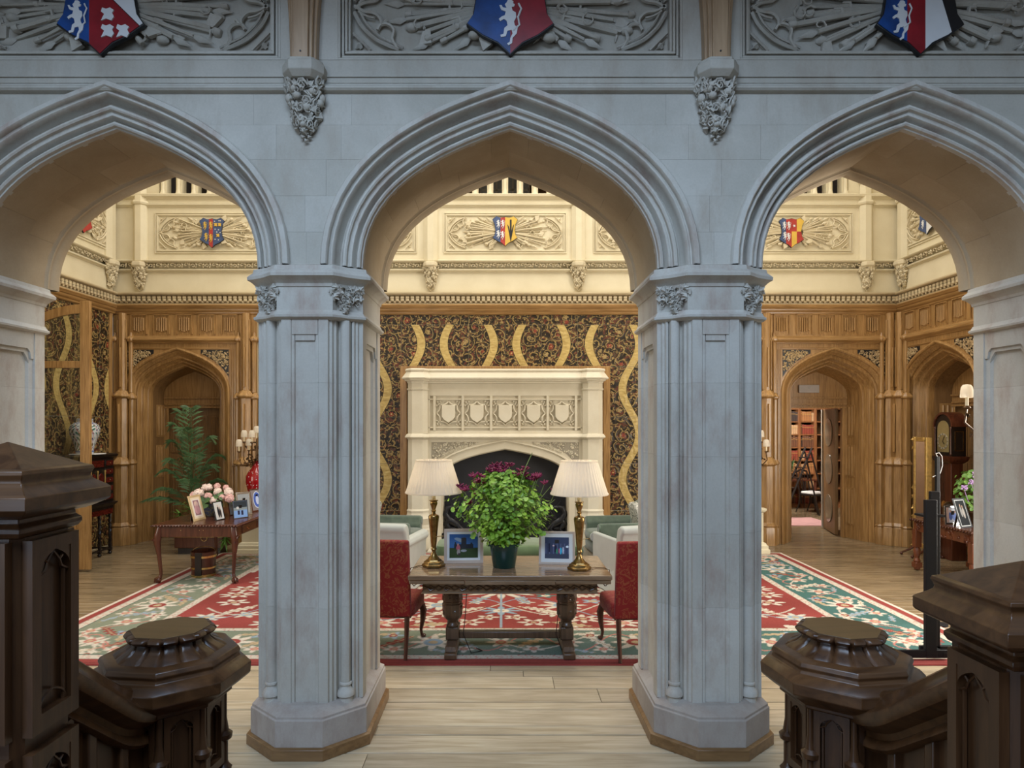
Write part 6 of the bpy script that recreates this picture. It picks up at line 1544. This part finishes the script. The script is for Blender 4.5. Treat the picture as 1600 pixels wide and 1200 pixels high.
G().prism([(-.135, 1.70)]+Ld+[(.135, 1.70)], -.117, -.111, 'xz').build('brass_dial', plain('aged_dial', (.34, .27, .12), .4, .3), cl, 25)
G().lathe([(.10, 0), (.128, 0), (.128, .004), (.10, .004)], 28, frame((0, -.118, 1.87), rx=PI/2), caps=False).build('chapter_ring', plain('chapter_silver', (.5, .46, .34), .4, .4), cl, 30)
g = G()
for i in range(12):
    a = i*PI/6; g.box(-.004, .004, -.126, -.121, .104, .124, Matrix.Translation((0, 0, 1.87)) @ Matrix.Rotation(a, 4, 'Y'))
g.box(-.004, .004, -.128, -.124, 0, .09, Matrix.Translation((0, 0, 1.87)) @ Matrix.Rotation(.5, 4, 'Y')).box(-.005, .005, -.128, -.124, 0, .06, Matrix.Translation((0, 0, 1.87)) @ Matrix.Rotation(2.4, 4, 'Y')); g.build('numerals_and_hands', EBONY, cl, 0)
g = G(); g.box(.2, .208, -.07, .07, 1.72, 1.73).box(.2, .208, -.07, .07, 2.02, 2.03).box(.2, .208, -.07, -.06, 1.73, 2.02).box(.2, .208, .06, .07, 1.73, 2.02); g.build('side_window_frame', BRASS, cl, 0)
# gilt cheval glass
cg = thing('gilt_mirror', 'tall narrow mirror in a carved gilt frame near the right corner', 'mirror', (6.73, 10.56, 0), -PI/2-.06)
g = G()
for x in (-.16, .16): g.box(x-.028, x+.028, -.03, .06, .14, 1.93)
g.box(-.12, .12, -.03, .06, .14, .22).box(-.12, .12, -.03, .06, 1.86, 1.93); g.build('frame', GILT, cg, 25, .01)
g = G(); random.seed(1)
for zz in (.16, .3, .62, .78, .95, 1.1, 1.75, 1.9):
    for x in (-.22,): g.leaf((x, 0, zz), .05, Matrix.Rotation(PI/2, 3, 'Y') @ reul(.4), 5, .5); g.curl((x-.01, 0, zz), .035, FACE, thick=.3)
g.build('gilt_carving', GILT, cg, 50)
G().box(-.12, .12, -.02, -.015, .22, 1.86).build('glass', GLASSMIR, cg, 0)
for x in (-.16, .16):
    g = G(); g.tube([(x, 0, .16), (x, -.10, .09), (x, -.22, .04)], [.02, .018, .014], 6).tube([(x, .05, .16), (x, .14, .09), (x, .22, .04)], [.02, .018, .014], 6); g.ball((x, -.23, .025), .025, 8, 5).ball((x, .23, .025), .025, 8, 5); g.build('foot', MAHOG, cg, 45)
G().box(-.22, -.18, .06, .09, .14, .75).build('rear_post', plain('red_lacquer', (.25, .015, .01), .3), cg, 25)
# black folding stand
bs = thing('black_stand', 'black folding stand of flat uprights on the floor by the lower newel', 'stand', (3.83, 5.92, 0))
G().box(-.052, .050, -.02, .02, .03, 1.46).build('upright', BLACK, bs, 25, .004)
G().box(.10, .185, .14, .18, .03, 1.52).build('upright', BLACK, bs, 25, .004)
g = G(); g.box(-.30, .16, -.018, .012, .03, .10).box(.0, .30, .14, .17, .03, .085).box(.10, .14, -.02, .16, .03, .08).box(-.30, -.27, -.10, .10, .0, .03).box(.24, .28, -.10, .26, .0, .03); g.build('base_rails', BLACK, bs, 25, .003)
g = G(); g.box(-.05, .14, .0, .15, 1.30, 1.32); g.build('top_link', BLACK, bs, 0)
bp = thing('thin_black_pole', 'slim black pole topped with a white loop, before the gilt mirror', 'pole', (4.60, 6.98, RZ if False else 0))
G().box(-.018, .018, -.018, .018, 0, 1.80).build('shaft', BLACK, bp, 25, .003)
G().lathe([(.10, 0), (.10, .015), (.02, .03)], 16).build('base', BLACK, bp, 40)
G().tube([(.0, 0, 1.80), (-.015, 0, 1.83), (.02, 0, 1.84), (.05, 0, 1.80), (.055, 0, 1.70), (.03, 0, 1.62), (-.05, 0, 1.58)], .004, 5).build('white_loop', WHITE, bp, 40)
# right side table
rt = thing('carved_side_table', 'red-brown carved side table behind the black stand at the right', 'table', (6.38, 9.10, 0))
G().box(-.40, .52, -.72, .55, .735, .76).build('tabletop', MAHOG, rt, 25, .006)
g = G()
for i in range(24): g.ball((-.40+.92*i/23, -.72, .735), (.02, .014, .02), 6, 4); g.ball((-.40, -.72+1.27*i/23, .735), (.014, .02, .02), 6, 4)
g.build('scalloped_edge', MAHOG, rt, 50, kind='stuff')
RMAH = wood('red_mahogany', (.09, .025, .010), (.20, .06, .025), 'z', .3)
g = G(); g.box(-.37, .49, -.69, -.66, .58, .735).box(-.37, -.34, -.66, .52, .58, .735).box(-.34, .49, .49, .52, .58, .735).box(.46, .49, -.66, .49, .58, .735); g.build('apron', RMAH, rt, 25, .004)
g = G(); random.seed(4)
for i in range(40): g.leaf((-.35+.82*random.random(), -.695, rnd(.60, .71)), .028, FACE @ reul(.4), 5, .5); g.leaf((-.375, -.66+1.15*random.random(), rnd(.60, .71)), .028, Matrix.Rotation(-PI/2, 3, 'Y') @ reul(.4), 5, .5)
g.build('carved_frieze', RMAH, rt, 50, kind='stuff')
for sx, sy in ((-.34, -.66), (-.34, .49), (.46, -.66), (.46, .49)):
    g = G(); g.box(sx-.045, sx+.045, sy-.045, sy+.045, .34, .60).lathe([(.03, .10), (.05, .14), (.03, .18), (.045, .24), (.05, .30), (.035, .34)], 10, frame((sx, sy, 0))); g.box(sx-.05, sx+.05, sy-.05, sy+.05, .04, .12).ball((sx, sy, .03), (.045, .045, .03), 8, 5)
    g.build('leg', RMAH, rt, 35, .006)
fam = mixc((al, (.60, .62, .68)), (el(.35, .45, .16, .28), (.12, .18, .45)), (el(.65, .42, .16, .28), (.18, .25, .55)), (el(.35, .75, .08, .09), (.6, .35, .25)), (el(.65, .72, .08, .09), (.6, .35, .25)), (rc(0, .2, 0, 1), (.5, .35, .3)))
dark = mixc((al, (.03, .035, .04)), (el(.4, .55, .12, .22), (.30, .30, .30)), (el(.65, .50, .12, .22), (.40, .38, .36)), (el(.42, .8, .06, .06), (.45, .3, .22)), (el(.64, .75, .06, .06), (.45, .3, .22)))
gr_ = 'photographs on the right side table'
photo_frame('photo_frame', 'silver framed colour photograph at the left of the right side table', (6.18, 9.02, .76), -.15, .20, .25, .022, SILVER, fam, 0, -.12, gr_)
photo_frame('photo_frame', 'dark framed group photograph leaning beside the purple flowers', (6.16, 8.72, .76), .40, .24, .40, .022, plain('grey_frame', (.08, .09, .10), .4), dark, .01, -.30, gr_)
rf = thing('round_frame', 'small round-topped dark frame behind the silver framed photograph', 'picture frame', (6.33, 9.32, .76), -.1, gr_)
L = [(.085*math.cos(a), .19+.085*math.sin(a)) for a in [PI-PI*i/12 for i in range(13)]]; G().prism([(-.085, 0)]+L+[(.085, 0)], 0, .012, 'xz').build('frame', BRONZE, rf, 25, .003)
L = [(.06*math.cos(a), .18+.065*math.sin(a)) for a in [PI-PI*i/12 for i in range(13)]]; G().prism([(-.06, .03)]+L+[(.06, .03)], -.003, 0, 'xz').build('picture', plain('dim_photo', (.10, .08, .07), .3, var=.5, scale=20), rf, 0)
gm = thing('geranium_pot', 'leafy geranium with lilac flowers on the right side table', 'plant', (6.47, 8.98, .76))
G().lathe([(.08, 0), (.11, .16), (.12, .17), (.12, .19), (.10, .19)], 18).build('pot', BRONZE, gm, 40)
random.seed(12); g = G()
for i in range(380):
    a = rnd(0, 6.28); r = .27*random.random()**.5; blade(g, Vector((r*math.cos(a), r*.8*math.sin(a), rnd(.26, .78)-r*.3)), rnd(.04, .075), Vector((math.cos(a), math.sin(a)-.4, rnd(.2, 1.2))), 0)
g.build('foliage', leafmat('geranium_leaf', (.06, .16, .02), (.15, .30, .04)), gm, 0, kind='stuff')
for i, (x, z) in enumerate(((-.28, .52), (-.13, .70), (-.04, .86), (.10, .72), (-.07, .66), (.02, .60), (.14, .88), (-.17, .60))):
    g = G()
    for j in range(14): g.leaf((rnd(-.035, .035), rnd(-.02, .02), rnd(-.03, .03)), .022, FACE @ reul(.8), 5, .35, 8)
    g.tube([(-x*.4, .05, -.25), (0, 0.01, 0)], .004, 4); o = g.build('flower_head', LILAC, gm, 0); o.location = (x, -.16, z)
# sign over the library door
sg = thing('blank_sign_box', 'small pale sign box above the doorway to the library', 'sign', (5.72, 12.30, 2.73)); 
G().box(-.19, .19, -.03, .02, 0, .15).build('casing', plain('sign_grey', (.42, .38, .36), .5), sg, 25, .006); G().ball((0, -.035, .09), .012, 6, 4).build('indicator', WHITE, sg, 40)
# ================================================================ LIBRARY
dl = thing('open_door_leaf', 'white-edged panelled door leaf standing open into the library', 'door', (6.36, 12.52, 0), math.radians(76.5))
G().box(0, .90, -.03, .03, .02, 2.44).build('leaf', OAK_DK, dl, 25, .004)
G().box(.902, .95, -.04, .06, .02, 2.44).build('pale_edge', plain('polished_edge', (.62, .58, .5), .2), dl, 0)
for za, zb in ((.2, .75), (.95, 1.55), (1.70, 2.25)):
    L = [(.45+.28*math.cos(a), (za+zb)/2+(zb-za)/2*math.sin(a)) for a in [2*PI*i/20 for i in range(20)]]; G().prism(L, .03, .045, 'xz').build('oval_panel', plain('glossy_panel', (.30, .24, .16), .12) if 'glossy_panel' not in MATS else MATS['glossy_panel'], dl, 30, .006)
BCW = wood('bookcase_oak', (.16, .06, .02), (.30, .13, .05), 'z', .35)
bkc = thing('bookcase', 'tall oak bookcase full of old bindings, seen through the library door', 'bookcase', (7.77, 17.0, 0))
g = G(); 
for x in (-1.44, -1.03, -.62, -.21, .20, .61, 1.02, 1.44):
    G().box(x-.03, x+.03, -.30, .2, 0, 3.2).build('upright', BCW, bkc, 25, .003)
SHZ = [.10, .50, .88, 1.22, 1.55, 1.88, 2.21, 2.54]
for z in SHZ: G().box(-1.44, 1.44, -.28, .2, z-.03, z).build('shelf', BCW, bkc, 25, .002)
G().box(-1.44, 1.44, .20, .24, 0, 3.2).build('back_board', OAK_DK, bkc, 0)
G().box(-1.44, 1.44, -.30, .2, 0, .07).build('plinth', BCW, bkc, 25)
BM = [plain('calf_binding_%s' % n_, c, .45, var=.25, scale=15) for n_, c in (('tan', (.36, .16, .06)), ('red', (.25, .05, .03)), ('brown', (.14, .06, .03)), ('dark', (.05, .035, .03)), ('pale', (.48, .30, .16)))]
random.seed(77); kinds = {}
for kx, m in enumerate(BM):
    o = thing('book', 'x', 'book', (0, 0, 0)); h = (.26, .24, .28, .25, .23)[kx]; G().box(-.026, .026, -.17, 0, 0, h).build('cover', m, o, 25, .004)
    G().box(-.028, .028, -.172, -.04, h*.70, h*.76).build('spine_band', GILT, o, 0); kinds[kx] = [o, False]
cn = ('tan', 'dark red', 'brown', 'black', 'pale calf'); rown = ['bottom', 'second', 'third', 'fourth', 'fifth', 'sixth', 'seventh', 'top']
for si, z in enumerate(SHZ):
    if si < 2: pass
    for (xa, xb), bn in (((-1.0, -.65), 'left'), ((-.59, -.24), 'middle'), ((-.18, .17), 'right')):
        x = xa+.032; kx = random.randrange(5)
        while x < xb-.02:
            if random.random() < .16: kx = random.randrange(5)
            lab = '%s bound book on the %s shelf, %s bay of the library bookcase' % (cn[kx], rown[si], bn)
            src, used = kinds[kx]
            if not used: o = src; kinds[kx][1] = True; o['label'] = lab; o['group'] = 'books on the %s shelf %s bay' % (rown[si], bn)
            else: o = dup(src, label=lab, group='books on the %s shelf %s bay' % (rown[si], bn))
            o.location = (7.77+x, 16.92, z+.001); s_ = rnd(.94, 1.04); o.scale = (1, 1, s_); x += .0585
for kx in kinds:
    if not kinds[kx][1]: kinds[kx][0].location = (8.3, 16.92, .101); kinds[kx][0]['label'] = cn[kx]+' bound book standing alone on the library bookcase'
lr = G().box(5.6, 7.0, 13.7, 14.9, .001, .012).build('library_rug', plain('pink_rug', (.45, .25, .24), .9), None, 0); tag(lr, 'pale pink rug just inside the library doorway', 'rug')
ld = thing('library_steps', 'dark folding library steps standing in the library', 'ladder', (6.88, 15.0, 0), .15)
g = G()
for s_ in (-1, 1):
    G().tube([(-.62, s_*.16, 0), (.12, s_*.12, 1.60)], .024, 6).build('front_rail', EBONY, ld, 40); G().tube([(.50, s_*.16, 0), (.10, s_*.12, 1.50)], .018, 6).build('rear_rail', EBONY, ld, 40)
for i in range(1, 7):
    t_ = i/7; G().box(-.62+.74*t_-.05, -.62+.74*t_+.06, -.15, .15, 1.6*t_-.01, 1.6*t_+.01).build('tread', EBONY, ld, 25)
lc = thing('library_chair', 'dark chair with splayed legs and pale seat beside the library steps', 'chair', (7.42, 15.72, 0), .5)
G().box(-.22, .22, -.22, .22, .43, .47).build('seat', EBONY, lc, 25, .01); G().rbox((0, 0, .49), (.42, .42, .07), .4, 8, 6).build('pad', WHITE, lc, 60)
for sx in (-1, 1):
    G().tube([(sx*.19, .2, .45), (sx*.20, .26, .75), (sx*.19, .30, 1.0)], .018, 6).build('back_post', EBONY, lc, 40)
    for sy in (-1, 1): G().tube([(sx*.19, sy*.19, .44), (sx*.20, sy*.21, .22), (sx*.21, sy*.30, 0)], [.022, .02, .015], 6).build('leg', EBONY, lc, 40)
G().tube([(-.19, .30, .98), (0, .33, 1.03), (.19, .30, .98)], .025, 6).build('top_rail', EBONY, lc, 40)
g = G()
for a in (-.07, 0, .07): g.tube([(a*.5, .21, .47), (a*1.4, .26, .75), (a, .31, .98)], .010, 5)
g.build('splat', EBONY, lc, 40)
lt = thing('library_table', 'dark library table behind the chair', 'table', (7.2, 16.33, 0))
G().box(-.8, .5, -.35, .35, .74, .78).build('tabletop', MAHOG, lt, 25, .006)
for sx in (-.74, .44):
    for sy in (-.29, .29): G().lathe([(.02, 0), (.03, .4), (.04, .74)], 8, frame((sx, sy, 0))).build('leg', MAHOG, lt, 40)
lpn = thing('library_fern', 'dark green fern on the library table', 'plant', (7.05, 16.2, .78)); G().lathe([(.07, 0), (.10, .14), (.09, .15)], 12).build('pot', BRONZE, lpn, 40)
g = G(); random.seed(6)
for i in range(70): strap(g, (rnd(-.05, .05), rnd(-.05, .05), .14), rnd(0, 6.28), rnd(.12, .26), rnd(.1, .45), .03, rnd(.5, .9))
g.build('fronds', PALM, lpn, 0, kind='stuff')
# ================================================================ STAIR: landing, steps, newels, handrails
ls = struct('floor_stair_landing')
G().box(-4.6, 4.6, -4.6, 1.40, .40, .50).build('landing_boards', NEWEL_H, ls, 25)
for i, (y, z) in enumerate(((1.40, .375), (1.72, .25), (2.04, .125))):
    s = thing('stair_step', ['dark oak stair tread just below the landing', 'dark oak stair tread in the middle of the short flight', 'dark oak stair tread at the foot of the short flight'][i], 'step', (0, y, z-.125), 0, 'stair treads below the landing')
    G().box(-1.0, .9, 0, .34, .095, .125).build('tread', NEWEL_H, s, 25, .008); G().box(-1.0, .9, .30, .32, -.0, .094).build('riser', NEWEL_H, s, 25)
def tracery(parent, w, z0, z1, M, mat, name='tracery_panel'):
    """sunk gothic panel: recess back, frame stiles, cusped head"""
    g = G(); d = .022; b = .028*w/.2*1.3
    g.box(-w/2, -w/2+b, -d, 0, z0, z1, M).box(w/2-b, w/2, -d, 0, z0, z1, M).box(-w/2+b, w/2-b, -d, 0, z1-b, z1, M).box(-w/2+b, w/2-b, -d, 0, z0, z0+b*1.4, M)
    iw = w/2-b; zt = z1-b-iw*1.05
    A = arch(iw, iw*1.0, 8); n = len(A)
    v = [(x, -d*.9, zt+z) for x, z, _, _ in A]+[(x, -d*.9, z1-b) for x, z, _, _ in A]; v += [(x, 0, zt+z) for x, z, _, _ in A]
    g.add(v, [(i, i+1, n+i+1, n+i) for i in range(n-1)]+[(i, 2*n+i, 2*n+i+1, i+1) for i in range(n-1)], M)
    for s_ in (-1, 1):
        g.tube([(s_*iw, -d*.6, zt-iw*.1), (s_*iw*.55, -d*.6, zt+iw*.12), (s_*iw*.42, -d*.6, zt+iw*.45), (s_*iw*.62, -d*.6, zt+iw*.62)], iw*.07, 5, M)
        g.tube([(s_*iw*.42, -d*.6, zt+iw*.45), (0, -d*.6, zt+iw*.9)], iw*.06, 5, M)
        g.tube([(s_*iw*.80, -d*.4, z0+b*1.4), (s_*iw*.80, -d*.4, zt)], iw*.10, 5, M)
    A2 = [(x*1.0, z0+b*1.4+.0+z) for x, z, _, _ in arch(iw*.9, iw*.8, 6)]
    g.tube([(x, -d*.5, z) for x, z in A2], iw*.07, 5, M)
    return g.build(name, mat, parent, 35)
def big_newel(label, x, y, top, zb, w=.20):
    t = thing('square_newel_post', label, 'newel post', (x, y, zb), 0, 'square newel posts'); H = top-zb; h = w/2; c = .022
    oct_ = [(-h+c, -h), (h-c, -h), (h, -h+c), (h, h-c), (h-c, h), (-h+c, h), (-h, h-c), (-h, -h+c)]
    oct_ = [(a*.93, b*.93) for a, b in oct_]
    stack(G(), oct_, [(.0, 0), (.0, H-.20)]).build('post', NEWEL, t, 25)
    sq = [(-h, -h), (h, -h), (h, h), (-h, h)]
    for q_ in range(4):
        M = Matrix.Rotation(q_*PI/2, 4, 'Z') @ Matrix.Translation((0, -h*.93, 0)); tracery(t, w*.80, H-.66, H-.22, M, NEWEL); tracery(t, w*.80, H-1.2, H-.70, M, NEWEL)
    stack(G(), [(a*.95, b*.95) for a, b in sq], [(-.004, H-.215), (.006, H-.21), (.012, H-.20), (.012, H-.19), (.002, H-.18), (.002, H-.168)]).build('neck_moulding', NEWEL, t, 30, .002)
    stack(G(), sq, [(.012, H-.168), (.030, H-.160), (.048, H-.150), (.052, H-.145), (.052, H-.118), (.046, H-.112), (.030, H-.100), (.022, H-.092), (.020, H-.085), (.022, H-.078), (.026, H-.070), (.024, H-.062), (.014, H-.058)]).build('cap_moulding', NEWEL_H, t, 35, .0015)
    g = G(); r = h+.014; g.add([(-r, -r, H-.0585), (r, -r, H-.0585), (r, r, H-.0585), (-r, r, H-.0585), (0, 0, H)], [(3, 2, 1, 0), (0, 1, 4), (1, 2, 4), (2, 3, 4), (3, 0, 4)]); g.build('pyramid_cap', NEWEL, t, 0, .002)
    return t
big_newel('tall dark oak newel post with pyramid cap at the left edge', -1.216, 1.535, 2.108, .30)
big_newel('lower dark oak newel post with pyramid cap at the right edge', 1.11, 1.458, 1.845, .12)
def small_newel(label, x, y, rz, side):
    t = thing('octagonal_newel_post', label, 'newel post', (x, y, 0), rz, 'octagonal newel posts'); T = 1.503
    o8 = [(math.cos(PI/8+i*PI/4), math.sin(PI/8+i*PI/4)) for i in range(8)]
    def P(r): return [(a*r/math.cos(PI/8), b*r/math.cos(PI/8)) for a, b in o8]
    stack(G(), P(.13), [(0, 0), (0, 1.29)]).build('post', NEWEL, t, 25)
    for i in range(8):
        a = i*PI/4; M = Matrix.Rotation(a, 4, 'Z') @ Matrix.Translation((0, -.13, 0)); tracery(t, .098, 1.06, 1.285, M, NEWEL); tracery(t, .098, .80, 1.04, M, NEWEL)
        g = G(); c = math.cos(a+PI/8-PI/2); s = math.sin(a+PI/8-PI/2); F_ = frame((.155*c, .155*s, 0))
        g.lathe([(.014, .0), (.014, .86), (.022, .87), (.022, .88), (.014, .89), (.0135, 1.02), (.024, 1.03), (.026, 1.04), (.016, 1.052), (.0135, 1.06), (.0135, 1.125), (.026, 1.135), (.028, 1.15), (.016, 1.16), (.010, 1.20), (.010, 1.285)], 10, F_)
        if i == 0: sh_ = g.build('corner_shaft', NEWEL, t, 40)
        else: g.build('corner_shaft', NEWEL, t, 40)
    stack(G(), P(.155), [(.0, 1.283), (.012, 1.29), (.012, 1.30), (.03, 1.312), (.058, 1.335), (.064, 1.342), (.066, 1.375), (.05, 1.392), (.036, 1.398), (.032, 1.408), (.036, 1.418), (.03, 1.430), (.016, 1.436)]).build('cap_moulding', NEWEL_H, t, 35, .002)
    # fluted crown: hollow gadroons under a rolled lip
    n = 128; rows = [(.160, 1.434), (.152, 1.444), (.128, 1.456), (.115, 1.468), (.112, 1.478), (.126, 1.484), (.132, 1.492), (.126, 1.500), (.108, 1.503)]; v = []
    for k_, (r, z) in enumerate(rows):
        for i in range(n):
            a = 2*PI*i/n; oc = 1/math.cos(((a+PI/8) % (PI/4))-PI/8)*.97; fl = 0 if k_ in (0,) else (-.017*max(0, math.cos(a*16))**6 if 1 <= k_ <= 7 else 0); v.append(((r*oc+fl)*math.cos(a), (r*oc+fl)*math.sin(a), z))
    g = G(); g.add(v, [(j*n+i, j*n+(i+1) % n, (j+1)*n+(i+1) % n, (j+1)*n+i) for j in range(len(rows)-1) for i in range(n)]+[tuple(range(n-1, -1, -1))]); g.build('fluted_crown', NEWEL, t, 50)
    G().prism([(a*1.0, b*1.0) for a, b in P(.108)], 1.499, 1.5045, 'xy').build('top_disc', wood('newel_top_oak', (.07, .038, .016), (.12, .068, .03), 'x', .33) if 'newel_top_oak' not in MATS else MATS['newel_top_oak'], t, 25, .001)
    return t
small_newel('left short octagonal newel post with fluted cap', -1.104, 2.07, -.12, -1)
small_newel('right short octagonal newel post with fluted cap', 1.02, 2.07, .14, 1)
HR = [(-.030, -.155), (-.040, -.145), (-.036, -.130), (-.026, -.122), (-.030, -.105), (-.050, -.095), (-.066, -.085), (-.072, -.066), (-.070, -.05), (-.050, -.038), (-.038, -.022), (-.034, -.008), (-.022, 0), (.022, 0), (.034, -.008), (.038, -.022), (.050, -.038), (.070, -.05), (.072, -.066), (.066, -.085), (.050, -.095), (.030, -.105), (.026, -.122), (.036, -.130), (.040, -.145), (.030, -.155)]
HR = [(a*1.18, b*1.15) for a, b in HR]
def stair_rail(label, s_, x0, y0, z0, x1, y1, z1):
    """from the tall newel (0) down to the octagonal one (1), easing level at the foot"""
    t = thing('stair_balustrade', label, 'balustrade', (0, 0, 0), 0, 'stair balustrades')
    path = []
    for i in range(15):
        u = i/14; zz = z0+(z1-z0)*(u*1.32 if u < .6 else None or (.792+.208*(1-(1-(u-.6)/.4)**2))) if u >= .6 else z0+(z1-z0)*u*1.32
        path.append((x0+(x1-x0)*u, y0+(y1-y0)*u, zz))
    G().rail(path, HR).build('handrail', NEWEL_H, t, 40)
    L_ = math.hypot(x1-x0, y1-y0); ang = math.atan2(y1-y0, x1-x0); n = 3
    sl = (path[8][2]-path[0][2])/(L_*8/14)
    for i in range(n+1):
        u = i/n; px, py = x0+(x1-x0)*u, y0+(y1-y0)*u; zt = np.interp(u, [k_/14 for k_ in range(15)], [p[2] for p in path])-.15
        M = frame((px, py, 0), rz=ang); G().box(-.016, .016, -.03, .03, .2, zt, M).build('baluster', NEWEL, t, 25, .005)
    for i in range(n):
        ua, ub = i/n, (i+1)/n; za = np.interp(ua, [k_/14 for k_ in range(15)], [p[2] for p in path])-.15; zb = np.interp(ub, [k_/14 for k_ in range(15)], [p[2] for p in path])-.15
        M = frame((x0+(x1-x0)*ua, y0+(y1-y0)*ua, 0), rz=ang); W_ = L_/n; iw = W_/2-.018
        # solid head with an arched, cusped opening
        A = [(W_/2+x, min(za, zb)-.13+z) for x, z, _, _ in arch(iw, iw*.9, 8)]
        G().prism([(.016, A[0][1])]+A+[(W_-.016, A[0][1]), (W_-.016, zb), (.016, za)], -.012, .012, 'xz', M).build('arched_head', NEWEL, t, 25)
        g = G(); zc_2 = A[0][1]
        for q_ in (-1, 1): g.tube([(W_/2+q_*iw, 0, zc_2), (W_/2+q_*iw*.45, 0, zc_2+.0), (W_/2+q_*iw*.5, 0, zc_2+iw*.5)], .008, 5, M)
        g.build('cusp', NEWEL, t, 40)
        d = -.14; g = G(); g.prism([(.016, za-.36), (W_-.016, zb-.36), (W_-.016, zb-.31), (.016, za-.31)], -.034, .034, 'xz', M); g.prism([(.016, za-.31), (W_-.016, zb-.31), (W_-.016, zb-.295), (.016, za-.295)], -.022, .022, 'xz', M)
        g.build('sloping_rail', NEWEL_H, t, 25, .004)
        G().prism([(.016, za-.85), (W_-.016, zb-.85), (W_-.016, zb-.361), (.016, za-.361)], -.010, .010, 'xz', M).build('lower_panel', NEWEL, t, 25)
    return t
stair_rail('dark oak handrail and arcaded balustrade at the left', -1, -1.185, 1.62, 1.60, -1.13, 1.965, 1.375)
stair_rail('dark oak handrail and arcaded balustrade at the right', 1, 1.09, 1.55, 1.605, 1.045, 1.965, 1.37)
